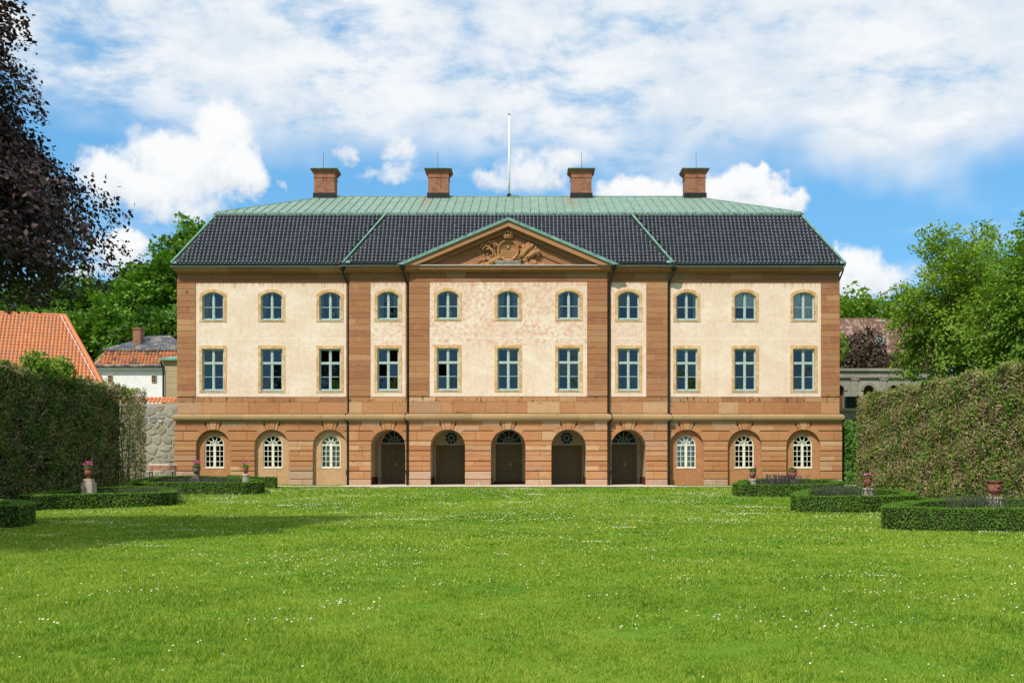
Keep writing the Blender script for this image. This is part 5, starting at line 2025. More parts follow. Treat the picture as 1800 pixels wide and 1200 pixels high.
# the upper roof in sheets
n = 14
for i in range(n):
    for r_ in range(2):
        def P(u, t):
            lo = Vector(c2[0]).lerp(Vector(c2[1]), u)
            hi = Vector(rt[0]).lerp(Vector(rt[1]), u)
            return lo.lerp(hi, t)
        u0, u1, t0, t1 = i / n + 0.002, (i + 1) / n - 0.002, r_ * 0.5 + 0.004, (r_ + 1) * 0.5 - 0.004
        q = [P(u0, t0), P(u1, t0), P(u1, t1), P(u0, t1)]
        mm = MB()
        mm.add([tuple(p + Vector((0, -0.02, 0.05))) for p in q] + [tuple(p) for p in q], [(0, 1, 2, 3)] + [(j, j + 4, (j + 1) % 4 + 4, (j + 1) % 4) for j in range(4)])
        mm.build('roof_sheet', 'rusty_sheet', wh)
m.add(c2 + rt, [(0, 1, 5, 4), (1, 2, 5), (2, 3, 4, 5), (3, 0, 4)])
m.build('upper_roof', 'rusty_sheet', wh)
cxp = W3(246, 590, D2 + 3).x - wh.location.x
MB().box(cxp - 0.32, cxp + 0.32, 2.2, 3.2, lz + 0.4, W3(0, 579, D2 + 2.4).z).box(cxp - 0.38, cxp + 0.38, 2.14, 3.26, W3(0, 579, D2 + 2.4).z + 0.001, W3(0, 576.5, D2 + 2.4).z).build('chimney', 'chimney_brick', wh)
for px_ in (194, 271):
    p = W3(px_, 672, D2 + 0.35)
    x = p.x - wh.location.x
    wd = MB()
    frame_ring(wd, [(x - 0.20, p.z), (x + 0.20, p.z), (x + 0.20, p.z + 0.62), (x - 0.20, p.z + 0.62)], [(x - 0.15, p.z + 0.05), (x + 0.15, p.z + 0.05), (x + 0.15, p.z + 0.57), (x - 0.15, p.z + 0.57)], 0.26, 0.36)
    wd.box(x - 0.02, x + 0.02, 0.27, 0.34, p.z + 0.05, p.z + 0.57).box(x - 0.15, x - 0.021, 0.275, 0.34, p.z + 0.29, p.z + 0.33).box(x + 0.021, x + 0.15, 0.275, 0.34, p.z + 0.29, p.z + 0.33)
    w_ = wd.build('window', 'beige_ashlar', wh)
    MB().add([(x - 0.16, 0.335, p.z + 0.04), (x + 0.16, 0.335, p.z + 0.04), (x + 0.16, 0.335, p.z + 0.58), (x - 0.16, 0.335, p.z + 0.58)], [(0, 1, 2, 3)]).build('pane', 'glass_far', w_)

# beige ashlar wing
D3 = 76.0
q0, q1 = W3(289, 630, D3), W3(340, 630, D3)
bw = tag(empty('ashlar_wing', ((q0.x + q1.x) / 2, D3, 0)), 'beige ashlar wing with copper eaves squeezed between white house and palace', 'building')
hx = (q1.x - q0.x) / 2
MB().box(-hx + 0.02, hx, 0.05, 6, -0.5, q0.z - 0.25).build('wall', 'mortar_dark', bw)
k = 0
z_ = 4.2
while z_ < q0.z - 0.9:
    h_ = 0.46
    for (a, b) in ((-hx, -hx + 1.2), (-hx + 1.2, hx)):
        MB().prism([(a + 0.004, z_ + 0.005), (b - 0.004, z_ + 0.005), (b - 0.004, z_ + h_ - 0.005), (a + 0.004, z_ + h_ - 0.005)], 0.0, 0.06, 0.005).build('ashlar_block', 'beige_ashlar', bw)
    z_ += h_
MB().box(-hx - 0.06, hx, -0.06, 6.1, z_, q0.z - 0.15).build('entablature', 'moulding_stone', bw)
m = MB()
m.add([(-hx - 0.3, -0.3, q0.z - 0.15), (hx, -0.3, q0.z - 0.15), (hx, 6, q0.z - 0.15), (-hx - 0.3, 6, q0.z - 0.15), (-hx - 0.3, -0.3, q0.z), (hx, -0.3, q0.z), (hx, 3, q0.z + 0.75), (-hx + 1.8, 3, q0.z + 0.75)],
      [(0, 1, 5, 4), (4, 5, 6, 7), (0, 4, 7, 3), (0, 3, 2, 1)])
m.build('copper_roof', 'copper_clean', bw)
MB().tube([(-hx - 0.2, -0.2, q0.z - 0.2), (-hx - 0.05, -0.1, q0.z - 0.8), (-hx - 0.05, -0.1, 0.5)], 0.07, 8).build('downpipe', 'gutter_metal', bw)

# fieldstone garden wall left of the palace
D4 = 60.6
wl = tag(empty('fieldstone_wall', (-26.0, D4, 0.6)), 'rough grey fieldstone wall with pale mortar between left hedge and palace', 'wall')
wz1 = W3(0, 709, D4).z - 0.6
wx0, wx1 = -9.0, 5.75
MB().box(wx0, wx1, 0.10, 0.8, -0.8, wz1).build('mortar_core', 'lime_mortar', wl)
rw = np.random.default_rng(21)
seeds = []
while len(seeds) < 260:
    q = (rw.uniform(wx0, wx1), rw.uniform(-0.2, wz1))
    dmin = 0.20 if rw.random() < 0.6 else 0.46
    if all(math.hypot((q[0] - t[0]) * 0.85, (q[1] - t[1]) * 1.15) > dmin for t in seeds):
        seeds.append(q)
    elif rw.random() < 0.004:
        seeds.append((q[0], q[1]))


def clip_half(poly, p, n):
    out = []
    for i in range(len(poly)):
        a, b = poly[i], poly[(i + 1) % len(poly)]
        da = (a[0] - p[0]) * n[0] + (a[1] - p[1]) * n[1]
        db = (b[0] - p[0]) * n[0] + (b[1] - p[1]) * n[1]
        if da <= 0:
            out.append(a)
        if da * db < 0:
            t = da / (da - db)
            out.append((a[0] + (b[0] - a[0]) * t, a[1] + (b[1] - a[1]) * t))
    return out


for i, s in enumerate(seeds):
    poly = [(wx0, -0.2), (wx1 - 0.02, -0.2), (wx1 - 0.02, wz1 - 0.08), (wx0, wz1 - 0.08)]
    for j, t in enumerate(seeds):
        if i != j and abs(t[0] - s[0]) < 2.2 and abs(t[1] - s[1]) < 2.2:
            mid = ((s[0] + t[0]) / 2, (s[1] + t[1]) / 2)
            poly = clip_half(poly, mid, (t[0] - s[0], t[1] - s[1]))
            if len(poly) < 3:
                break
    if len(poly) < 3:
        continue
    for _ in range(1):        # round the corners
        poly = [pt for a, b in zip(poly, poly[1:] + poly[:1]) for pt in ((a[0] * .75 + b[0] * .25, a[1] * .75 + b[1] * .25), (a[0] * .25 + b[0] * .75, a[1] * .25 + b[1] * .75))]
    cxs = sum(p[0] for p in poly) / len(poly)
    czs = sum(p[1] for p in poly) / len(poly)
    shr = rw.uniform(0.88, 1.0)
    m = MB()
    k = len(poly)
    bul = rw.uniform(0.02, 0.055)
    vs = []
    for (sc, yy) in ((shr, 0.14), (shr * 0.95, 0.10 - bul * 0.7), (shr * 0.62, 0.10 - bul * 1.15)):
        ca = rw.uniform(-0.03, 0.03)
        vs += [(cxs + (p[0] - cxs) * sc, yy + rw.uniform(-0.018, 0.018), czs + (p[1] - czs) * sc) for p in poly]
    m.add(vs, [(r_ * k + a, r_ * k + (a + 1) % k, (r_ + 1) * k + (a + 1) % k, (r_ + 1) * k + a) for r_ in range(2) for a in range(k)] + [tuple(2 * k + a for a in range(k))])
    ob = m.build('fieldstone', 'field_stone', wl, False)
# tile coping behind the wall top
cp = tag(empty('tiled_coping', (-26.0, D4 + 0.9, W3(0, 706, D4 + 0.9).z - 0.1)), 'low ridge of mossy orange tiles above the fieldstone wall', 'roof')
MB().box(-8, 5.7, 0.1, 1.2, -4.6, 0.0).build('wall', 'lime_mortar', cp)
pantiles('roof_tiles', (0, 0, 0.0), (1, 0, 0), (0, 0.6, 0.36), lambda t: (-8, 5.7), 0.24, 0.34, 0.10, 'old_tile', cp, rng_seed=13, seg=5)

# bench in front of the fieldstone wall
bp = W3(282, 838, 58.5)
bz = gz(bp.x, 58.5)
bench = tag(empty('garden_bench', (bp.x, 58.6, bz)), 'weathered wooden slatted bench before the fieldstone wall left of the palace', 'bench')
for i, (zz, mt) in enumerate([(0.82, 'bench_wood_pale'), (0.68, 'bench_wood'), (0.54, 'bench_wood')]):
    MB().box(-0.82, 0.82, 0.36 + i * -0.02, 0.40 + i * -0.02, zz - 0.055, zz + 0.045).build('back_slat', mt, bench)
for i in range(4):
    MB().box(-0.82, 0.82, -0.08 + i * 0.11, 0.015 + i * 0.11, 0.40, 0.435).build('seat_slat', 'bench_wood_pale', bench)
for sg in (-1, 1):
    MB().box(sg * 0.66 - 0.03, sg * 0.66 + 0.03, -0.06, 0.0, 0, 0.40).box(sg * 0.66 - 0.03, sg * 0.66 + 0.03, 0.001, 0.33, 0.34, 0.398).build('front_leg', 'dark_iron', bench)
    MB().box(sg * 0.66 - 0.03, sg * 0.66 + 0.03, 0.405, 0.45, 0, 0.88).build('back_leg', 'dark_iron', bench)

# grey garden arcade behind the right hedge
D5 = 76.0
g0, g1 = W3(1470, 650, D5), W3(1666, 650, D5)
ar = tag(empty('garden_arcade', (g0.x, D5, 0)), 'weathered grey stone arcade wall with round niches behind the right hedge', 'wall')
Lg = g1.x - g0.x
zt = g0.z + 0.1
zc1, zc2 = W3(0, 664, D5).z, W3(0, 655, D5).z
nich = [W3(px_, 0, D5).x - g0.x for px_ in (1475, 1527, 1571, 1618)]
zn_s, nr = W3(0, 686, D5).z, 0.40
lims = [-0.6] + [(a + b) / 2 for a, b in zip(nich[:-1], nich[1:])] + [Lg]
for c, l0, l1 in zip(nich, lims[:-1], lims[1:]):
    poly = [(l0 + 0.004, 3.6), (c - nr, 3.6)] + arch_pts(c, nr, zn_s, math.pi, 0, 12) + [(c + nr, 3.6), (l1 - 0.004, 3.6), (l1 - 0.004, zc1), (l0 + 0.004, zc1)]
    MB().prism(poly, 0.0, 0.5).build('arcade_bay', 'grey_stone', ar)
    ro = arch_pts(c, nr + 0.20, zn_s, 0, math.pi, 14)
    ri = arch_pts(c, nr - 0.01, zn_s, math.pi, 0, 14)
    MB().prism(ro + ri, -0.06, 0.1).build('niche_arch', 'grey_stone', ar)
    MB().box(c - nr - 0.02, c + nr + 0.02, 0.45, 0.55, 3.6, zn_s + nr).build('niche_back', 'niche_brown', ar)
for xx in (W3(1502, 0, D5).x - g0.x, W3(1552, 0, D5).x - g0.x, W3(1594, 0, D5).x - g0.x, Lg - 0.25):
    MB().box(xx - 0.24, xx + 0.24, -0.08, 0.0, 3.6, zc1 - 0.16).box(xx - 0.30, xx + 0.30, -0.13, 0.0, zc1 - 0.159, zc1 - 0.03).build('pilaster', 'grey_stone', ar)
n = 9
for i in range(n):
    a, b = -0.6 + (Lg + 0.6) * i / n, -0.6 + (Lg + 0.6) * (i + 1) / n
    MB().box(a + 0.004, b - 0.004, -0.16, 0.5, zc1 + 0.001, zc1 + 0.16).build('frieze_block', 'grey_stone', ar)
    MB().box(a + 0.004, b - 0.004, -0.06, 0.5, zc1 + 0.161, zc2 + 0.12).build('frieze_block', 'grey_stone', ar)
    MB().box(a + 0.004, b - 0.004, -0.22, 0.6, zc2 + 0.121, zt).build('coping_block', 'grey_stone', ar)
MB().box(-0.6, Lg, 0.05, 0.6, -0.5, 3.6).build('lower_wall', 'grey_stone', ar)
# low terrace wall beside the palace, with a dark block added above it for a shaded opening
tw = tag(empty('terrace_wall', (W3(1500, 0, 66).x, 66.0, 0)), 'low pale terrace wall beside the right end of the palace', 'wall')
MB().box(-2.6, 3.0, 0.1, 0.5, -0.5, W3(0, 722, 66).z).build('wall', 'grey_stone', tw)
MB().box(-2.7, 3.1, 0.0, 0.6, W3(0, 722, 66).z + 0.001, W3(0, 717, 66).z).build('coping', 'beige_ashlar', tw)
gt = W3(1497, 717, 66.4)
gate = tag(empty('dark_opening', (gt.x, 66.35, gt.z)), 'dark block added for a shaded opening above the terrace wall right of the palace', 'box')
MB().prism([(-0.42, 0.0), (0.42, 0.0), (0.42, 0.66), (-0.42, 0.66)], -0.25, 0.2, 0.02).build('body', 'gutter_metal', gate)
MB().prism([(-0.45, 0.661), (0.45, 0.661), (0.42, 0.74), (-0.42, 0.74)], -0.28, 0.22, 0.02).build('upper_block', 'dark_iron', gate)

# brown tiled building far right
D6 = 112.0
b0, b1 = W3(1440, 562, D6 + 5), W3(1640, 562, D6 + 5)
e0 = W3(1440, 655, D6)
bb = tag(empty('brown_roofed_house', ((b0.x + b1.x) / 2, D6, 0)), 'long house with weathered brown tile roof between palace and locust tree', 'house')
hx = (b1.x - b0.x) / 2
vz = Vector((0, 5.0, b0.z - e0.z))
m = MB()
m.add([(-hx, 0, e0.z), (hx, 0, e0.z), (hx, 5, b0.z), (-hx, 5, b0.z), (hx, 10, e0.z), (-hx, 10, e0.z)], [(0, 1, 2, 3), (1, 4, 2), (4, 5, 3, 2), (5, 0, 3)])
m.build('roof_boarding', 'brown_wall', bb)
pantiles('roof_tiles', (0, -0.03, e0.z + 0.05), (1, 0, 0), vz, lambda t: (-hx, hx), 0.20, 0.36, 0.06, 'brown_tile', bb, rng_seed=14, lap=0.05, seg=2)
MB().tube([(-hx, 5, b0.z + 0.08), (hx, 5, b0.z + 0.08)], 0.13, 6).build('ridge_tiles', 'brown_tile', bb).data.attributes.new('rnd', 'FLOAT', 'POINT')
MB().box(-hx + 0.4, hx - 0.4, 0.4, 9.6, -0.5, e0.z - 0.02).build('wall', 'brown_wall', bb)
sk = W3(1547, 605, D6 + 2.6)
MB().prism([(-0.42, -0.05), (0.42, -0.05), (0.42, 0.75), (-0.42, 0.75)], -0.12, 0.6).build('skylight', 'lead_grey', bb, loc=(sk.x - bb.location.x, 2.5, sk.z))

# ------------------------------------------------------------------ trees
def tree(name, label, loc, crown_c, radii, tips, per_tip, spray, leaf, mat, trunk_r=0.35, bark='bark', seed=1, hollow=0.45, lumps=16, lump_amt=0.34,
         droop=0.1, flat=0.16, cat='tree', group=None, zmin=None, limb_n=12, flatten_under=0.0, aspect=0.62, trunk_top=0.5, gaps=0.0, lump_k=9.0, profile=None, thin_left=None):
    rng = np.random.default_rng(seed)
    root = tag(empty(name, loc), label, cat, group)
    c = np.array(crown_c, float)
    rad = np.array(radii, float)
    L = norm(rng.normal(size=(lumps, 3)) * np.array([1, 1, 0.8]))
    Ls = rng.uniform(0.6, 1.0, lumps)
    d = norm(rng.normal(size=(tips * 4, 3)))
    if flatten_under:
        d[:, 2] = np.where(d[:, 2] < 0, d[:, 2] * (1 - flatten_under), d[:, 2])
        d = norm(d)
    bumps = np.max(np.exp(-(1 - d @ L.T) * lump_k) * Ls, axis=1)
    env = (1 - lump_amt) + lump_amt * bumps
    if gaps > 0:
        keep = rng.random(len(d)) < np.clip((bumps - gaps) * 3.0 + 0.25, 0.12, 1.0)
        d, env = d[keep], env[keep]
    if thin_left is not None:      # fewer sprays on the far side of the crown, away from the garden
        keep = (d[:, 0] > 0.38) | (rng.random(len(d)) < thin_left)
        d, env = d[keep], env[keep]
    d, env = d[:tips], env[:tips]
    r = hollow + (1 - hollow) * rng.random(len(d)) ** 0.6
    P = c + d * rad * (r * env)[:, None]
    if profile is not None:      # full width at each height, shaped by the profile
        rr_ = np.sqrt(np.maximum(1 - np.clip(d[:, 2] * r, -0.93, 0.93) ** 2, 0.02))
        P[:, :2] = c[:2] + (P[:, :2] - c[:2]) / rr_[:, None] ** 0.8 * profile(P[:, 2])[:, None]
    if zmin is not None:
        ok = P[:, 2] > zmin
        P, d, r = P[ok], d[ok], r[ok]
    # limbs
    bk = MB()
    top = c + np.array([0, 0, rad[2] * trunk_top])
    h = top[2]
    pts = [(0, 0, -0.3), (c[0] * 0.15, c[1] * 0.15, h * 0.3), (c[0] * 0.55, c[1] * 0.55, h * 0.65), tuple(top)]
    bk.tube(pts, [trunk_r * 1.15, trunk_r, trunk_r * 0.7, trunk_r * 0.12], 8)
    ends = []
    pick = rng.choice(len(P), limb_n, replace=False)
    for i in pick:
        e = c + (P[i] - c) * 0.72
        t = rng.uniform(0.35, 0.9)
        s = np.array(pts[1]) * (1 - t) + np.array(pts[3]) * t
        s[2] = min(s[2], e[2] - 0.05 * h) if e[2] > h * 0.3 else s[2]
        mid = (s + e) / 2 + np.array([0, 0, 0.08 * np.linalg.norm(e - s)])
        q1 = (s + mid) / 2
        bk.tube([tuple(s), tuple(q1), tuple(mid), tuple(e)], [trunk_r * 0.42, trunk_r * 0.33, trunk_r * 0.24, trunk_r * 0.08], 6)
        ends += [mid, e, (mid + e) / 2, q1]
    ends = np.array(ends)
    near = ((P[:, None, :] - ends[None]) ** 2).sum(-1).argmin(1)
    # twigs to the sprays
    sel = rng.random(len(P)) < min(1.0, 500 / len(P))
    TV, TF = stick_arrays(rng, ends[near][sel], P[sel], trunk_r * 0.07)
    me = bk.mesh('trunk', bark, True)
    obj('trunk', me, root)
    if len(TF):
        tag(obj('twigs', np_mesh('twigs', TV, TF, bark), root), kind='stuff')
    # leaves in flat sprays
    o = norm(norm(P - c) + np.array([0, 0, -droop]) + rng.normal(size=P.shape) * 0.25)
    lat = norm(np.cross(o, np.array([0, 0, 1.0]) + rng.normal(size=P.shape) * 0.2))
    nr_ = norm(np.cross(lat, o))
    n = len(P)
    a = rng.uniform(-0.6, 1.0, (n, per_tip))
    bb_ = rng.normal(size=(n, per_tip)) * 0.42 * (1.05 - 0.5 * np.abs(a))
    cc = rng.normal(size=(n, per_tip)) * flat
    Q = P[:, None, :] + spray * (o[:, None, :] * a[..., None] + lat[:, None, :] * bb_[..., None] + nr_[:, None, :] * cc[..., None])
    Q[..., 2] -= droop * spray * np.maximum(a, 0) ** 2
    NN = nr_[:, None, :] + rng.normal(size=Q.shape) * 0.55 + d[:, None, :] * 0.35
    rv = np.clip(0.5 + rng.normal(size=(n, 1)) * 0.16 + rng.normal(size=(n, per_tip)) * 0.20, 0, 1)
    Q, NN, rv = Q.reshape(-1, 3), NN.reshape(-1, 3), rv.ravel()
    if zmin is not None:
        ok = Q[:, 2] > zmin - 0.5
        Q, NN, rv = Q[ok], NN[ok], rv[ok]
    cr = obj('crown', leaf_mesh('crown', rng, Q, NN, leaf * rng.uniform(0.65, 1.2, len(Q)), mat, aspect, rv), root)
    return root


# copper beech reaching in from the left
def beech_profile(z):
    """spread of the crown with height: broad low boughs, slimmer above"""
    return np.interp(z, [3.0, 5.0, 6.2, 8.2, 9.6, 10.4, 13.0, 20.0], [0.70, 0.90, 0.95, 0.93, 0.82, 0.70, 0.68, 0.50])


tree('copper_beech', 'huge dark purple copper beech reaching in from the left edge', (-17.2, 20.6, 0), (0.4, 0, 9.3), (8.9, 7.6, 8.2), 3500, 80, 0.9, 0.066, 'leaf_beech_copper',
     trunk_r=0.62, bark='bark_beech', seed=31, hollow=0.55, lumps=60, lump_amt=0.30, droop=0.40, flat=0.10, zmin=6.1, limb_n=44, flatten_under=0.3, lump_k=34.0, aspect=0.66, profile=beech_profile, thin_left=0.20)

# background trees on the left
left_trees = [
    (352, 372, 112, 4.6, 31, 'leaf_maple', 'tall maple whose top rises beside the left end of the palace roof'),
    (285, 432, 108, 4.6, 32, 'leaf_maple', 'rounded green maple just left of the palace eaves'),
    (215, 462, 118, 5.2, 33, 'leaf_deep', 'deep green broad tree behind the white house chimney'),
    (128, 476, 114, 5.4, 34, 'leaf_maple', 'mid green tree behind the peak of the orange roof'),
    (52, 472, 110, 5.2, 35, 'leaf_deep', 'deep green tree under the copper beech at the left edge'),
    (-40, 455, 116, 6.0, 36, 'leaf_maple', 'green tree cut by the left edge behind the copper beech'),
    (190, 520, 100, 4.2, 37, 'leaf_maple', 'lower light green tree between orange roof and white house'),
    (262, 535, 97, 3.8, 38, 'leaf_deep', 'lower dark tree directly behind the rusty sheet roof'),
    (90, 520, 98, 4.4, 39, 'leaf_maple', 'lower leafy tree behind the ridge of the orange roof'),
]
for (px_, py_, d_, r_, sd, mt, lab) in left_trees:
    p = W3(px_, py_, d_)
    rz = r_ * 1.55
    tree('broadleaf_tree', lab, (p.x, d_, 0), (0, 0, p.z - rz * 0.92), (r_ * 1.15, r_ * 1.1, rz), 480, 28, 1.15, 0.27, mt, trunk_r=0.4, seed=sd, lumps=40, lump_amt=0.40, lump_k=20,
         group='trees behind the left hedge', hollow=0.5, zmin=4.0, limb_n=8, droop=0.15, flat=0.22)

# right: locust, dense tree, distant tree, bushes
tree('locust_tree', 'tall airy locust tree with sparse top behind the right hedge', (W3(1694, 0, 58).x, 58, 0.3), (0.0, 0, 10.2), (5.0, 4.4, 7.0), 900, 40, 0.85, 0.115, 'leaf_locust',
     trunk_r=0.30, seed=51, hollow=0.15, lumps=30, lump_amt=0.50, droop=0.2, flat=0.15, zmin=6.8, limb_n=26, aspect=0.55, gaps=0.30, lump_k=16)
tree('locust_tree', 'smaller yellowish locust tree behind the larger one, near the right edge', (W3(1752, 0, 64).x, 64, 0.3), (0.0, 0, 11.4), (4.4, 4.0, 6.6), 560, 32, 0.9, 0.11, 'leaf_locust',
     trunk_r=0.26, seed=52, hollow=0.15, lumps=24, lump_amt=0.5, droop=0.2, flat=0.15, zmin=5.2, limb_n=18, aspect=0.55, gaps=0.30, lump_k=16)
tree('lime_tree', 'dense bright green tree at the right edge above the hedge', (W3(1838, 0, 50).x, 50, 0.3), (0, 0, 8.6), (4.2, 3.8, 6.0), 900, 38, 0.65, 0.105, 'leaf_bright',
     trunk_r=0.3, seed=53, hollow=0.4, lumps=34, lump_amt=0.38, lump_k=18, droop=0.25, flat=0.2, zmin=3.0, limb_n=12)
for (px_, py_, d_, r_, sd, lab) in ((1518, 490, 140, 6.0, 54, 'distant bright green tree rising behind the brown roof beside the palace'), (1590, 512, 146, 5.6, 55, 'distant tree showing through the locust branches above the brown roof'),
                                    (1470, 525, 136, 4.6, 56, 'distant tree half hidden by the right end of the palace')):
    p = W3(px_, py_, d_)
    tree('broadleaf_tree', lab, (p.x, d_, 0), (0, 0, p.z - r_ * 1.35), (r_, r_, r_ * 1.5), 360, 24, 1.5, 0.32, 'leaf_bright', trunk_r=0.4, seed=sd, lumps=16, lump_amt=0.42,
         group='distant trees on the right', zmin=8, limb_n=8)


def shrub(name, label, c, radii, n, leaf, mat, seed, cat='shrub', group=None):
    """leafy mound with short stems"""
    rng = np.random.default_rng(seed)
    root = tag(empty(name, (c[0], c[1], c[2])), label, cat, group)
    d = norm(rng.normal(size=(n, 3)))
    L = norm(rng.normal(size=(9, 3)))
    env = 0.72 + 0.28 * np.max(np.exp(-(1 - d @ L.T) * 9), axis=1)
    rr = rng.random(n) ** 0.35
    P = d * np.array(radii) * (env * rr)[:, None]
    P[:, 2] = P[:, 2] + radii[2]
    ok = P[:, 2] > 0.0
    P, d = P[ok], d[ok]
    obj('foliage', leaf_mesh('foliage', rng, P, d + rng.normal(size=P.shape) * 0.7, leaf * rng.uniform(0.6, 1.2, len(P)), mat), root)
    m = MB()
    for q in range(7):
        a = 2 * math.pi * q / 7
        m.tube([(0, 0, -0.2), (0.4 * radii[0] * math.cos(a), 0.4 * radii[1] * math.sin(a), radii[2]), (0.7 * radii[0] * math.cos(a), 0.7 * radii[1] * math.sin(a), radii[2] * 1.5)], [0.04, 0.03, 0.01], 5)
    tag(m.build('stems', 'bark', root), kind='stuff')
    return root


p = W3(1513, 660, 84)
shrub('purple_shrub', 'large dark purple leaved shrub above the garden arcade', (p.x, 84, p.z - 1.2), (3.0, 2.2, 2.7), 4200, 0.15, 'leaf_purple_bush', 61)
p = W3(1570, 652, 82)
shrub('purple_shrub', 'smaller dark shrub at the foot of the locust tree above the arcade', (p.x, 82, p.z - 1.0), (2.2, 1.6, 1.4), 2200, 0.14, 'leaf_purple_bush', 62)
p = W3(1490, 640, 78)
shrub('light_sapling', 'light green sapling beside the right end of the palace under the brown roof', (p.x - 0.6, 78.5, p.z - 0.3), (1.0, 0.8, 1.7), 620, 0.13, 'leaf_bright', 63)
for (px_, py_, d_, sz_, sd, lab) in ((1705, 655, 58, 1.5, 64, 'bright bush peeping over the middle of the right hedge'), (1775, 650, 54, 1.7, 65, 'bright bush peeping over the right hedge near the edge')):
    p = W3(px_, py_, d_)
    shrub('bright_bush', lab, (p.x, d_, p.z - 2.4 * sz_ * 0.5 - 0.6), (sz_ * 1.5, sz_, sz_), 2600, 0.10, 'leaf_bright', sd)
# ground in the back right must carry those plants: a planted bank
def bank(name, pts, mat):
    m = MB()
    m.add(pts, [(0, 1, 2, 3), (4, 5, 1, 0), (5, 6, 2, 1), (7, 4, 0, 3), (6, 7, 3, 2)])
    return tag(m.build(name, mat), kind='structure')


zbk = W3(0, 655, 77).z
bank('raised_bank', [(22.5, 77.2, zbk - 0.25), (48, 77.2, zbk - 0.25), (52, 106, zbk + 0.2), (22.5, 106, zbk + 0.2), (22, 76.7, 0), (50, 76.7, 0), (56, 110, 0), (22, 110, 0)], 'lawn')

# creeper between the palace and the right hedge
rng = np.random.default_rng(71)
iv = tag(empty('ivy', (X(1483) + 0.9, 60.6, BASE)), 'bright green creeper climbing between palace corner and right hedge', 'creeper')
n = 5200
P = np.stack([rng.uniform(-0.75, 0.9, n), rng.normal(size=n) * 0.16, rng.uniform(0, 3.9, n) * rng.uniform(0.75, 1, n)], -1)
P[:, 1] += 0.35 * np.sin(P[:, 2] * 2.1 + P[:, 0] * 3) * 0.4 - 0.2 * (P[:, 2] < 0.8)
N_ = np.stack([rng.normal(size=n) * 0.5 - 0.2, -np.ones(n), rng.normal(size=n) * 0.4 + 0.5], -1)
obj('foliage', leaf_mesh('foliage', rng, P, N_, 0.075 * rng.uniform(0.6, 1.2, n), 'ivy_leaf', 0.75), iv)
MB().box(-0.75, 1.1, 0.3, 0.7, -0.5, 3.9).build('support_wall', 'hedge_core', iv)

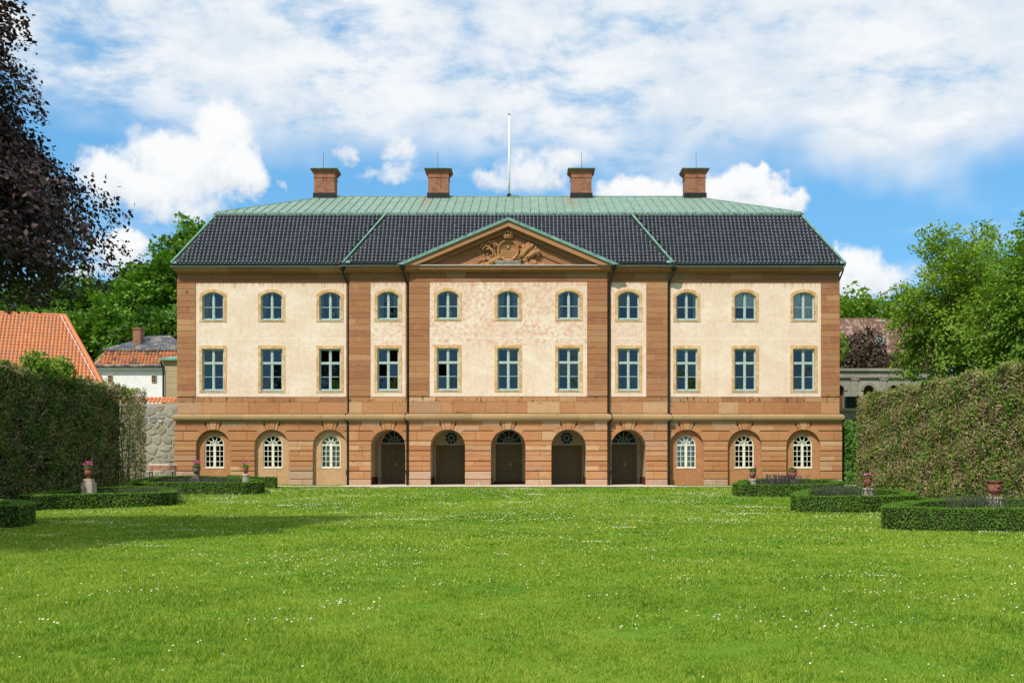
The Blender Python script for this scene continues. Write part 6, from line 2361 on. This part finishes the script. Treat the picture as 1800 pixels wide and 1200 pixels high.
# ------------------------------------------------------------------ tall clipped hedges
def tall_hedge(label, xf, sgn, y0, y1, ztop, seed, n_leaf, n_twig, n_dry, leaf_mats, dry_far=0.0, thick=1.4, core='hedge_core', bare=0.25):
    """xf: x of the face towards the lawn; sgn: direction into the hedge"""
    rng = np.random.default_rng(seed)
    root = tag(empty('tall_hedge', (xf, (y0 + y1) / 2, 0)), label, 'hedge')
    L = y1 - y0
    ym = (y0 + y1) / 2

    def top_z(y):
        return ztop + 0.10 * np.sin(y * 1.7) + 0.07 * np.sin(y * 4.1 + 1)

    def wob(y, z):
        return 0.05 * np.sin(y * 1.3 + z * 0.9) + 0.05 * np.sin(y * 3.1 - z * 2.3) + 0.04 * np.sin(z * 4.7 + y * 0.6)

    def surf(n, top_share=0.14, end_share=0.06, pow_=1.0):
        w = rng.random(n)
        y = rng.uniform(y0, y1, n)
        z = rng.uniform(0, 1, n) ** pow_
        x = np.zeros(n)
        nx = np.full(n, -float(sgn))
        ny = np.zeros(n)
        nz = np.full(n, 0.15)
        gzv = ground_z(xf, y)
        zz = gzv + 0.05 + z * (top_z(y) - gzv)
        depth = np.abs(rng.normal(size=n)) * 0.16
        x = xf + sgn * (depth + wob(y, zz))
        top = w < top_share
        x[top] = xf + sgn * rng.uniform(0, thick, top.sum())
        zz[top] = top_z(y[top]) + rng.normal(size=top.sum()) * 0.07
        nx[top], nz[top] = 0, 1
        end = (w >= top_share) & (w < top_share + end_share)
        x[end] = xf + sgn * rng.uniform(0, thick, end.sum())
        y[end] = y1 - np.abs(rng.normal(size=end.sum())) * 0.12
        nx[end], ny[end] = 0, 1
        return np.stack([x, y, zz], -1), np.stack([nx, ny, nz], -1)
    # core
    ys_ = np.linspace(y0, y1 - bare, 60)
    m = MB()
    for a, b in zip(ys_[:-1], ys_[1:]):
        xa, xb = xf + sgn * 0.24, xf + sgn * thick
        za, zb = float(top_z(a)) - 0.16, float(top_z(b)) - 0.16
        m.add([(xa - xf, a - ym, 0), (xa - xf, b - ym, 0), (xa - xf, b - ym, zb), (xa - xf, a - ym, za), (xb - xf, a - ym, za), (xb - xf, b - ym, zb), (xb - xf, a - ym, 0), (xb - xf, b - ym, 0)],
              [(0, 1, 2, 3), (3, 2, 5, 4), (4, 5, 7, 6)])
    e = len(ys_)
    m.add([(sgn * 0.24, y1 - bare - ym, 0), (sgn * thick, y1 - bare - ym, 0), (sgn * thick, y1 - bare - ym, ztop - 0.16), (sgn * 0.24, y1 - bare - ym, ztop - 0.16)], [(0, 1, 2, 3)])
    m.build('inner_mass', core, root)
    off = np.array([xf, ym, 0])

    def dens(P, s, k=0.9, lo=0.15):
        """clumpy density"""
        v = np.sin(P[:, 1] * k * 2.1 + s) * np.sin(P[:, 2] * k * 2.7 + s * 2.0) + 0.6 * np.sin(P[:, 1] * k * 5.3 + P[:, 2] * 3.1 * k + s * 3)
        return np.clip(0.5 + 0.45 * v, lo, 1)
    # leaves
    P, N_ = surf(n_leaf)
    keep = rng.random(n_leaf) < dens(P, seed)
    far = np.clip((P[:, 1] - (y1 - 7)) / 6, 0, 1)
    keep &= rng.random(n_leaf) > far * dry_far
    P, N_ = P[keep], N_[keep]
    obj('foliage', leaf_mesh('foliage', rng, P - off, N_ + rng.normal(size=P.shape) * 0.6, 0.075 * rng.uniform(0.6, 1.25, len(P)), leaf_mats[0], 0.7), root)
    # dry leaves
    P, N_ = surf(n_dry)
    keep = rng.random(n_dry) < dens(P, seed + 2.0, 1.1, 0.35)
    P, N_ = P[keep], N_[keep]
    obj('dry_foliage', leaf_mesh('dry_foliage', rng, P - off, N_ + rng.normal(size=P.shape) * 0.8, 0.055 * rng.uniform(0.5, 1.2, len(P)), leaf_mats[1], 0.5), root)
    # young shoots above the clipped top
    k_, m_ = 130, 16
    cy_ = rng.uniform(y0, y1 - 0.3, k_)
    ch_ = rng.uniform(0.04, 0.42, k_) ** 1.3
    cxk = rng.uniform(0.0, thick, k_)
    t_ = rng.random((k_, m_))
    Q = np.stack([xf + sgn * cxk[:, None] + rng.normal(size=(k_, m_)) * 0.05, cy_[:, None] + rng.normal(size=(k_, m_)) * 0.07, top_z(cy_)[:, None] + t_ * ch_[:, None]], -1).reshape(-1, 3)
    obj('young_shoots', leaf_mesh('young_shoots', rng, Q - off, rng.normal(size=Q.shape) + np.array([0, -0.3, 0.6]), 0.06 * rng.uniform(0.6, 1.2, len(Q)), 'leaf_bright', 0.6), root)
    # clipped twigs
    P, N_ = surf(n_twig)
    d = norm(N_ * 0.8 + rng.normal(size=P.shape) * 0.75 + np.array([0, 0, 0.3]))
    ln = rng.uniform(0.05, 0.24, (n_twig, 1))
    TV, TF = ribbon_arrays(rng, P - off - d * ln * 0.5, P - off + d * ln * 0.5, rng.uniform(0.007, 0.017, n_twig))
    rv = np.repeat(rng.random(n_twig), 4)
    tag(obj('twigs', np_mesh('twigs', TV, TF, leaf_mats[2], rv), root), kind='stuff')
    # stems showing in the face
    m = MB()
    for q in range(int(L * 1.2)):
        y = rng.uniform(y0, y1 - 0.2)
        x = sgn * rng.uniform(0.16, 0.30)
        z0_ = float(ground_z(xf, y))
        z1_ = rng.uniform(0.5, 0.95) * ztop
        m.tube([(x, y - ym, z0_), (x + rng.normal() * 0.06, y - ym + rng.normal() * 0.12, z0_ + (z1_ - z0_) * 0.5), (x + rng.normal() * 0.08, y - ym + rng.normal() * 0.3, z1_)], [0.045, 0.03, 0.012], 5)
    tag(m.build('stems', 'bark', root), kind='stuff')
    return root


tall_hedge('tall clipped hedge on the right, sunlit brown twigs and green patches', 17.95, 1, 30.0, 55.2, 5.32, 81, 50000, 50000, 44000, ('hedge_leaf', 'hedge_leaf_dry', 'hedge_twig'), core='hedge_core_dry')
tall_hedge('tall shaded dark green hedge on the left, bare and twiggy towards the bench', -20.75, -1, 30.0, 56.4, 5.70, 82, 56000, 34000, 14000, ('hedge_leaf_dark', 'hedge_leaf_dry', 'hedge_twig'), dry_far=0.80, bare=3.2)
# fresh shoots standing out of the left hedge top
rng = np.random.default_rng(83)
for i, (px_, py_, d_) in enumerate(((20, 645, 44.5), (85, 645, 47.0), (45, 665, 45.5))):
    p = W3(px_, py_, d_)
    shrub('fresh_shoots', ['bright new shoots sticking out of the left hedge at the photo edge', 'bright new shoots standing up before the orange roof', 'low new shoots on the left hedge between two taller tufts'][i], (-21.2, d_, 5.3), (0.8, 0.9, 0.75 if i != 2 else 0.5), 700, 0.10, 'leaf_bright', 90 + i)

# ------------------------------------------------------------------ low box hedges
def box_hedge(label, path, closed, seed, width=0.62, height=0.58, dens=520, leaf=0.030):
    """clipped box following a ground path"""
    rng = np.random.default_rng(seed)
    pts = np.array(path, float)
    # resample with rounded corners (Chaikin)
    for _ in range(2):
        nxt = np.roll(pts, -1, 0)
        if closed:
            pts = np.stack([pts * .75 + nxt * .25, pts * .25 + nxt * .75], 1).reshape(-1, 2)
        else:
            a, b = pts[:-1], pts[1:]
            pts = np.concatenate([pts[:1], np.stack([a * .75 + b * .25, a * .25 + b * .75], 1).reshape(-1, 2), pts[-1:]])
    if closed:
        pts = np.concatenate([pts, pts[:1]])
    c = pts.mean(0)
    root = tag(empty('box_hedge', (c[0], c[1], gz(*c))), label, 'hedge', 'clipped box hedges of the parterre')
    seg = np.diff(pts, axis=0)
    ln = np.linalg.norm(seg, axis=1)
    cum = np.concatenate([[0], np.cumsum(ln)])
    tot = cum[-1]
    sd_ = seg / ln[:, None]
    vdir = np.concatenate([sd_[:1], sd_[:-1] + sd_[1:], sd_[-1:]])
    if closed:
        vdir[0] = vdir[-1] = sd_[0] + sd_[-1]
    vdir = norm(vdir)

    def at(s):
        i = np.clip(np.searchsorted(cum, s, side='right') - 1, 0, len(seg) - 1)
        t = (s - cum[i]) / ln[i]
        p = pts[i] + seg[i] * t[:, None]
        dr = norm(vdir[i] * (1 - t[:, None]) + vdir[i + 1] * t[:, None])
        return p, np.stack([-dr[:, 1], dr[:, 0]], -1)
    hw = width / 2
    # core
    s = np.linspace(0, tot, max(12, int(tot / 0.35)))
    p, nrm2 = at(np.clip(s, 0, tot - 1e-4))
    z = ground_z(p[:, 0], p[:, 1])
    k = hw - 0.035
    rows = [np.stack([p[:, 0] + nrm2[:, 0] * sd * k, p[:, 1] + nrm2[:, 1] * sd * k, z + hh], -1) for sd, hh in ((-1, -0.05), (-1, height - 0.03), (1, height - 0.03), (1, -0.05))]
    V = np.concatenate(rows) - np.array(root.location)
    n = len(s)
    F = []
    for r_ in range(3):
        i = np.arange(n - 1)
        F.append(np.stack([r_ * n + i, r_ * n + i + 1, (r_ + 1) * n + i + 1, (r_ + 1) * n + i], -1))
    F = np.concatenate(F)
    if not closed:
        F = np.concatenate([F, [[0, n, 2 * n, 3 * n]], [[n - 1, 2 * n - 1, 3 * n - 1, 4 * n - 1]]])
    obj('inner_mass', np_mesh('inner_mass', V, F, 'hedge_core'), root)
    # leaves on top and both sides
    N = int(tot * (width + 2 * height) * dens)
    s = rng.uniform(0, tot - 1e-4, N)
    p, nrm2 = at(s)
    z = ground_z(p[:, 0], p[:, 1])
    w = rng.random(N) * (width + 2 * height)
    top = w < width
    sd = np.where(w < width + height, -1.0, 1.0)
    lat = np.where(top, (w / width - 0.5) * width, sd * (hw - np.abs(rng.normal(size=N)) * 0.018 + 0.006 * np.sin(s * 9)))
    hh = np.where(top, height + rng.normal(size=N) * 0.011 + 0.010 * np.sin(s * 3.1), rng.random(N) * height)
    P = np.stack([p[:, 0] + nrm2[:, 0] * lat, p[:, 1] + nrm2[:, 1] * lat, z + hh], -1)
    NN = np.where(top[:, None], np.array([0, 0, 1.0]), np.stack([nrm2[:, 0] * sd, nrm2[:, 1] * sd, np.full(N, 0.35)], -1)) + rng.normal(size=(N, 3)) * 0.55
    if not closed:
        # the two cut ends
        M = int(width * height * dens) * 2
        for sE, sg in ((0.0, -1), (tot - 1e-4, 1)):
            q, n2 = at(np.full(M, sE))
            dr = np.stack([n2[:, 1], -n2[:, 0]], -1) * sg
            l_ = rng.uniform(-hw, hw, M)
            E = np.stack([q[:, 0] + n2[:, 0] * l_ + dr[:, 0] * 0.01, q[:, 1] + n2[:, 1] * l_ + dr[:, 1] * 0.01, ground_z(q[:, 0], q[:, 1]) + rng.random(M) * height], -1)
            P = np.concatenate([P, E])
            NN = np.concatenate([NN, np.concatenate([dr, np.full((M, 1), 0.3)], 1) + rng.normal(size=(M, 3)) * 0.5])
    obj('foliage', leaf_mesh('foliage', rng, P - np.array(root.location), NN, leaf * rng.uniform(0.7, 1.25, len(P)), 'box_leaf', 0.75), root)
    return root


HEDGES = [
    ('nearest low box hedge on the right, cut by the photo edge', [(9.35, 25.9), (17.0, 25.9), (17.0, 33.6), (15.6, 34.4), (12.6, 32.6), (10.4, 28.8)], True, 101, 0.58, 1500, 0.019),
    ('middle low box hedge on the right, round an urn on a fluted pedestal', [(9.8, 36.3), (13.5, 36.3), (15.6, 41.0), (15.4, 45.0), (12.8, 45.0), (10.7, 39.8)], True, 102, 0.58, 900, 0.025),
    ('straight low box hedge running behind the nearest right bed to the tall hedge', [(13.4, 39.6), (16.9, 37.0), (17.2, 33.8)], False, 103, 0.44, 900, 0.025),
    ('farthest low box hedge on the right, below two urns near the palace', [(10.0, 48.3), (13.5, 48.3), (15.8, 50.4), (15.6, 53.2), (11.6, 53.2), (10.9, 50.8)], True, 104, 0.55, 620, 0.030),
    ('nearest low box hedge on the left, cut by the photo edge', [(-19.0, 27.0), (-13.2, 27.0), (-15.3, 31.4), (-19.0, 33.4)], True, 105, 0.58, 1000, 0.022),
    ('long low box hedge on the left below the first urn', [(-19.0, 37.6), (-17.4, 40.2), (-14.3, 41.2), (-15.2, 44.2), (-17.0, 46.4), (-19.4, 46.4)], True, 106, 0.56, 720, 0.028),
    ('far left low box hedge below the dark urn', [(-18.6, 48.6), (-16.8, 49.7), (-12.9, 49.7), (-13.4, 51.8), (-15.2, 53.6), (-18.8, 52.6)], True, 107, 0.55, 600, 0.030),
    ('short low box hedge nearest to the left arched windows', [(-15.6, 54.2), (-13.1, 54.2)], False, 108, 0.55, 600, 0.030),
]
for (lab, path, closed, sd, hh, dn, lf_) in HEDGES:
    box_hedge(lab, path, closed, sd, height=hh, dens=dn, leaf=lf_)


# dark earth inside the beds
def bed(name, poly):
    c = np.array(poly).mean(0)
    m = MB()
    vs = [(x, y, gz(x, y) + 0.035) for x, y in poly] + [(c[0], c[1], gz(*c) + 0.05)]
    k = len(poly)
    m.add(vs, [(i, (i + 1) % k, k) for i in range(k)])
    return tag(m.build(name, 'soil'), kind='structure')


for (lab, path, closed, sd, hh, dn, lf_) in HEDGES:
    if closed:
        q = np.array(path, float)
        bed('flower_bed', [tuple(p) for p in q.mean(0) + (q - q.mean(0)) * 0.90])

# tufts of lavender in the beds
def tuft(label, x, y, r, h, n, seed, flower=True):
    rng = np.random.default_rng(seed)
    root = tag(empty('lavender', (x, y, gz(x, y) + 0.03)), label, 'plant')
    A = np.stack([rng.normal(size=n) * r * 0.5, rng.normal(size=n) * r * 0.4, np.zeros(n)], -1)
    B = A + np.stack([rng.normal(size=n) * 0.10, rng.normal(size=n) * 0.10, h * rng.uniform(0.6, 1.1, n)], -1)
    V, F = stick_arrays(rng, A, B, 0.010)
    tag(obj('stems', np_mesh('stems', V, F, 'lavender_leaf', np.repeat(rng.random(n), 6)), root), kind='stuff')
    d = norm(B - A)
    V, F = stick_arrays(rng, B - d * 0.02, B + d * 0.09, 0.016)
    tag(obj('flowers', np_mesh('flowers', V, F, 'lavender_flower' if flower else 'lavender_leaf', np.repeat(rng.random(n), 6)), root), kind='stuff')
    P = A + (B - A) * rng.random((n, 1)) * 0.7
    tag(obj('leaves', leaf_mesh('leaves', rng, P, rng.normal(size=P.shape), 0.05, 'lavender_leaf', 0.3), root), kind='stuff')


tuft('purple lavender between the two urns nearest the palace on the right', 12.75, 50.6, 1.1, 0.78, 420, 111)
tuft('grey green lavender beside the fluted pedestal of the middle right urn', 13.0, 42.2, 1.3, 0.68, 420, 112, False)
tuft('lavender left of the nearest right pedestal', 14.0, 31.6, 0.9, 0.62, 300, 113, False)
tuft('lavender right of the nearest right pedestal', 16.1, 31.5, 0.6, 0.60, 240, 114, False)
tuft('low reddish plants in the far left bed behind the dark urn', -16.4, 51.4, 2.0, 0.50, 380, 115)
tuft('low plants in the long left bed right of the first urn', -16.0, 44.0, 1.6, 0.52, 320, 116, False)

# ------------------------------------------------------------------ urns on pedestals
URNS = [  # px, distance, pedestal kind, pot form, flower kind, words
    (1748, 32.6, 'fluted', 'wide', 'green', 'nearest right'),
    (1525, 43.4, 'fluted', 'handled', 'pink', 'middle right'),
    (1323, 51.4, 'fluted', 'round', 'pink', 'farther right, below the window with a pink bloom'),
    (1393, 51.0, 'fluted', 'handled', 'green', 'right, below the last arched window'),
    (156, 43.6, 'square', 'handled', 'pink', 'left, before the dark hedge'),
    (345, 51.6, 'dark', 'dark', 'pink', 'left, before the first arched window'),
    (432, 50.8, 'fluted', 'round', 'mixed', 'left, between two arched windows'),
]
PTOP = {1748: 872.5, 1525: 857.5, 1323: 841.5, 1393: 845.5, 156: 841.5, 345: 835.5, 432: 832.5}
TOP = {1748: 844, 1525: 838.5, 1323: 826, 1393: 826, 156: 822, 345: 819, 432: 820.5}
PW_ = {1748: 26, 1525: 18.5, 1323: 13, 1393: 12, 156: 20, 345: 14, 432: 11}
PED_LAB = {1748: 'fluted stone pedestal with pale streaks in the nearest right bed', 1525: 'fluted stone pedestal in the middle right bed',
           1323: 'stubby fluted pedestal left of the lavender near the palace', 1393: 'stubby fluted pedestal right of the lavender near the palace',
           156: 'square weathered stone pedestal before the dark left hedge', 345: 'dark square pedestal before the first arched window on the left',
           432: 'pale fluted pedestal between two arched windows on the left'}
URN_LAB = {1748: 'wide rimmed terracotta urn in the nearest right bed', 1525: 'handled terracotta urn with pink bloom in the middle right bed',
           1323: 'round terracotta pot with a ring handle left of the lavender', 1393: 'handled terracotta urn right of the lavender near the palace',
           156: 'terracotta urn with pink geranium before the dark left hedge', 345: 'dark urn with pink geranium before the first arched window',
           432: 'small terracotta urn on the pale fluted pedestal on the left'}
PL_LAB = {1748: 'dark green leaves growing in the nearest right urn', 1525: 'pink geranium in the middle right urn', 1323: 'geranium with one pink bloom left of the lavender',
          1393: 'green leaves in the urn below the last arched window', 156: 'bright pink geranium before the dark left hedge',
          345: 'bright pink geranium in the dark urn on the left', 432: 'small plant with reddish blooms in the small left urn'}
for (px_, d_, pk, form, fk, wds) in URNS:
    p = W3(px_, PTOP[px_], d_)
    g = gz(p.x, d_)
    ph = p.z - g
    pr_ = PW_[px_] * d_ / 1800 / 2
    ped_ = tag(empty('pedestal', (p.x, d_, g)), PED_LAB[px_], 'pedestal', 'pedestals of the garden urns')
    smat = 'dark_pedestal_stone' if pk == 'dark' else 'pedestal_stone'
    if pk == 'fluted':
        prof = [(pr_ * 1.0, -0.1), (pr_ * 1.0, ph * 0.80), (pr_ * 0.97, ph * 0.86)]
        MB().lathe(prof, sides=48, wob=lambda th, h: 1.0 - 0.10 * abs(math.sin(th * 6)) ** 1.5).build('shaft', smat, ped_)
        MB().lathe([(pr_ * 0.98, ph * 0.861), (pr_ * 1.08, ph * 0.89), (pr_ * 1.08, ph * 0.95), (pr_ * 0.8, ph)], sides=24).build('cap', smat, ped_)
        MB().lathe([(pr_ * 1.15, -0.1), (pr_ * 1.15, 0.10), (pr_ * 1.02, 0.13)], sides=24).build('base', smat, ped_)
    else:
        MB().prism([(-pr_, -0.1), (pr_, -0.1), (pr_ * 0.98, ph * 0.85), (-pr_ * 0.98, ph * 0.85)], -pr_, pr_, 0.02).build('shaft', smat, ped_)
        MB().prism([(-pr_ * 0.78, ph * 0.851), (pr_ * 0.78, ph * 0.851), (pr_ * 0.70, ph), (-pr_ * 0.70, ph)], -pr_ * 0.75, pr_ * 0.75, 0.015).build('cap', smat, ped_)
    H = (PTOP[px_] - TOP[px_]) * d_ / 1800
    rw_ = {'wide': 0.50 * H * 0.95, 'handled': 0.50 * H * 0.80, 'round': 0.46 * H * 0.95, 'dark': 0.45 * H * 0.95}[form]
    urn = tag(empty('urn', (p.x, d_, p.z)), URN_LAB[px_], 'urn', 'garden urns')
    um = 'dark_pedestal_stone' if form == 'dark' else 'terracotta_urn'
    if form == 'wide':
        pf = [(0.62, 0), (0.64, 0.05), (0.42, 0.10), (0.40, 0.16), (0.72, 0.26), (0.86, 0.42), (0.84, 0.58), (0.74, 0.72), (0.76, 0.82), (0.98, 0.93), (1.02, 1.0), (0.92, 1.0), (0.70, 0.85)]
    elif form == 'round':
        pf = [(0.50, 0), (0.52, 0.06), (0.40, 0.12), (0.62, 0.22), (0.86, 0.38), (0.92, 0.55), (0.82, 0.74), (0.66, 0.86), (0.72, 0.96), (0.76, 1.0), (0.66, 1.0), (0.55, 0.88)]
    else:
        pf = [(0.52, 0), (0.54, 0.06), (0.34, 0.12), (0.34, 0.18), (0.62, 0.28), (0.84, 0.46), (0.88, 0.60), (0.78, 0.76), (0.74, 0.86), (0.94, 0.95), (0.96, 1.0), (0.86, 1.0), (0.66, 0.88)]
    MB().lathe([(r_ * rw_, h_ * H) for r_, h_ in pf], sides=28).build('bowl', um, urn, True)
    if form in ('handled', 'dark'):
        for sg in (-1, 1):
            MB().tube([(sg * rw_ * 0.72, 0, H * 0.52), (sg * rw_ * 1.02, 0, H * 0.62), (sg * rw_ * 1.08, 0, H * 0.80), (sg * rw_ * 0.86, 0, H * 0.90)], 0.018, 7).build('handle', um, urn, True)
    if form in ('handled', 'round', 'wide'):
        MB().lathe([(rw_ * 0.14, 0), (rw_ * 0.22, 0.02), (rw_ * 0.10, 0.035)], (rw_ * 0.1, -rw_ * (0.66 if form == 'handled' else 0.84), H * 0.62), 8, 'Y').build('mask_relief', um, urn, True)
    if form == 'round':
        MB().tube([(rw_ * (0.62 + 0.28 * math.cos(a)), -rw_ * 0.3, H * (0.90) + rw_ * 0.28 * math.sin(a)) for a in [2 * math.pi * q / 10 for q in range(11)]], 0.016, 6).build('handle', um, urn, True)
    # plant
    pt = tag(empty('geranium' if fk != 'green' else 'potted_plant', (p.x, d_, p.z + H * 0.90)), PL_LAB[px_], 'plant', 'plants in the urns')
    rng = np.random.default_rng(px_)
    n = 260
    dd = norm(rng.normal(size=(n, 3)))
    hgt = 0.17 if fk == 'green' else 0.13
    P = dd * np.array([rw_ * 1.0, rw_ * 0.9, hgt]) * rng.random((n, 1)) ** 0.4
    P[:, 2] = np.abs(P[:, 2]) + 0.02
    obj('leaves', leaf_mesh('leaves', rng, P, dd + rng.normal(size=(n, 3)) * 0.5, 0.045, 'ivy_leaf', 0.9), pt)
    if fk in ('pink', 'mixed'):
        heads = {156: 8, 345: 7, 1525: 3, 1323: 2, 432: 4}[px_]
        C = np.stack([rng.uniform(-0.9, 0.9, heads) * rw_, rng.uniform(-0.6, 0.4, heads) * rw_, rng.uniform(0.14, 0.30, heads)], -1)
        if px_ == 1323:
            C[:, 0] = abs(C[:, 0])
        V, F = stick_arrays(rng, C * np.array([0.4, 0.4, 0.1]), C, 0.006)
        obj('flower_stems', np_mesh('flower_stems', V, F, 'ivy_leaf', np.repeat(rng.random(heads), 6)), pt)
        Q = (C[:, None, :] + norm(rng.normal(size=(heads, 26, 3))) * 0.055).reshape(-1, 3)
        tag(obj('blooms', leaf_mesh('blooms', rng, Q, rng.normal(size=Q.shape), 0.028, 'petal_pink', 0.8), pt), kind='stuff')

# ------------------------------------------------------------------ lawn: blades and daisies
rng = np.random.default_rng(200)


def in_poly(x, y, poly):
    inside = np.zeros(x.shape, bool)
    n = len(poly)
    for i in range(n):
        (x0, y0), (x1, y1) = poly[i], poly[(i + 1) % n]
        if y0 == y1:
            continue
        c = ((y0 > y) != (y1 > y)) & (x < (x1 - x0) * (y - y0) / (y1 - y0) + x0)
        inside ^= c
    return inside


def in_bed(x, y):
    r = np.zeros(x.shape, bool)
    for h in HEDGES:
        if h[2]:
            r |= in_poly(x, y, h[1])
    p = (x > -13.7) & (x < 21.2) & (y > 54.85) & (y < 56.35)
    p |= (np.abs(x - CX) < 9.5) & (y > 56.2)
    t = (x > 17.9) | (x < -20.7)
    return r | p | t | (y > 59.8)


parts = []
for (ya_, yb_, dn, hgt, wid) in ((6.6, 9.5, 6000, 0.046, 0.0032), (9.5, 14.0, 3700, 0.047, 0.0044), (14.0, 20.0, 1800, 0.048, 0.0066), (20.0, 30.0, 760, 0.050, 0.011), (30.0, 42.0, 330, 0.052, 0.018), (42.0, 59.8, 170, 0.054, 0.027)):
    hw = lambda y: np.minimum(0.53 * y + 1.0, 21.0)
    area = (yb_ - ya_) * 2 * float(hw(np.array((ya_ + yb_) / 2)))
    n = int(area * dn)
    y = np.sqrt(rng.uniform(ya_ ** 2, yb_ ** 2, n))
    x = rng.uniform(-1, 1, n) * hw(y)
    ok = ~in_bed(x, y)
    x, y = x[ok], y[ok]
    n = len(x)
    z = ground_z(x, y)
    clump = 0.72 + 0.20 * np.sin(x * 9.1 + 2 * np.sin(y * 3.3)) * np.sin(y * 7.3 + 2 * np.sin(x * 4.1)) + 0.35 * np.sin(x * 2.3 + np.sin(y * 1.7)) * np.sin(y * 2.9 + np.sin(x * 1.3)) + 0.15 * np.sin(x * 0.6 + y * 0.4)
    h = hgt * rng.uniform(0.55, 1.25, n) * clump
    a = rng.uniform(0, 2 * math.pi, n)
    w = wid * rng.uniform(0.7, 1.3, n)
    lean_ = rng.normal(size=(n, 2)) * 0.55 * h[:, None]
    V = np.empty((n, 3, 3))
    V[:, 0] = np.stack([x - np.cos(a) * w, y - np.sin(a) * w, z - 0.004], -1)
    V[:, 1] = np.stack([x + np.cos(a) * w, y + np.sin(a) * w, z - 0.004], -1)
    V[:, 2] = np.stack([x + lean_[:, 0], y + lean_[:, 1], z + h], -1)
    parts.append((V.reshape(-1, 3), np.repeat(rng.random(n), 3)))
GV = np.concatenate([p[0] for p in parts])
GR = np.concatenate([p[1] for p in parts])
g_ob = obj('grass', np_mesh('grass', GV, np.arange(len(GV)).reshape(-1, 3), 'grass_blade', GR))
tag(g_ob, 'short mown green grass covering the whole lawn', 'grass', kind='stuff')


def flower_cloud(name, label, cat, X_, Y_, r, mats, seed, hgt=0.05):
    rng = np.random.default_rng(seed)
    ok = ~in_bed(X_, Y_)
    X_, Y_, r = X_[ok], Y_[ok], r[ok]
    n = len(X_)
    Zz = ground_z(X_, Y_) + hgt * rng.uniform(0.7, 1.15, n)
    C = np.stack([X_, Y_, Zz], -1)
    N_ = norm(np.stack([rng.normal(size=n) * 0.28 - 0.12, rng.normal(size=n) * 0.28 - 0.28, np.ones(n)], -1))
    T = norm(np.cross(N_, np.array([0.3, 1.0, 0.1])))
    B = np.cross(N_, T)
    k = 6
    V = np.empty((n, 2 * k, 3))
    for i in range(k):
        a = 2 * math.pi * i / k
        o = T * math.cos(a) + B * math.sin(a)
        V[:, i] = C + o * r[:, None]
        V[:, k + i] = C + o * (r * 0.38)[:, None] + N_ * (0.004)
    base = (np.arange(n) * 2 * k)[:, None]
    F = np.concatenate([base + np.arange(k), base + k + np.arange(k)])
    mi = np.concatenate([np.zeros(n), np.ones(n)])
    me = np_mesh(name, V.reshape(-1, 3), F, mats, np.repeat(rng.random(n), 2 * k), mi)
    tag(obj(name, me), label, cat, kind='stuff')


# daisies: scattered singles and loose drifts
cx_l, cy_l, cs_l, cn_l = [], [], [], []
for _ in range(230):
    y = rng.uniform(7.5, 54.5) ** 1.0
    x = rng.uniform(-1, 1) * min(0.54 * y, 17)
    cx_l.append(x)
    cy_l.append(y)
    cs_l.append(rng.uniform(0.10, 0.60) * (0.45 + y / 40))
    cn_l.append(int(rng.uniform(3, 42) * (0.25 + (y / 34) ** 1.3)))
XX = np.concatenate([rng.normal(size=n) * s * 1.5 + x for x, s, n in zip(cx_l, cs_l, cn_l)] + [rng.uniform(-17, 17, 1500)])
YY = np.concatenate([rng.normal(size=n) * s * 0.9 + y for y, s, n in zip(cy_l, cs_l, cn_l)] + [rng.uniform(7, 54.5, 1500)])
ok = (YY > 6.5) & (YY < 54.6)
XX, YY = XX[ok], YY[ok]
flower_cloud('daisies', 'white daisies scattered in drifts over the lawn', 'daisies', XX, YY, rng.uniform(0.0055, 0.0090, len(XX)) * (1 + YY / 34), ['petal_white', 'petal_yellow'], 201)
cl = [(rng.uniform(-14, 10), rng.uniform(20, 44)) for _ in range(26)]
XX = np.concatenate([rng.normal(size=34) * 0.8 + x for x, y in cl] + [rng.uniform(-15, 15, 320)])
YY = np.concatenate([rng.normal(size=34) * 0.55 + y for x, y in cl] + [rng.uniform(9, 50, 320)])
flower_cloud('buttercups', 'small yellow buttercups in patches on the lawn', 'buttercups', XX, YY, rng.uniform(0.007, 0.011, len(XX)) * (1 + YY / 55), ['petal_yellow', 'petal_yellow'], 202)
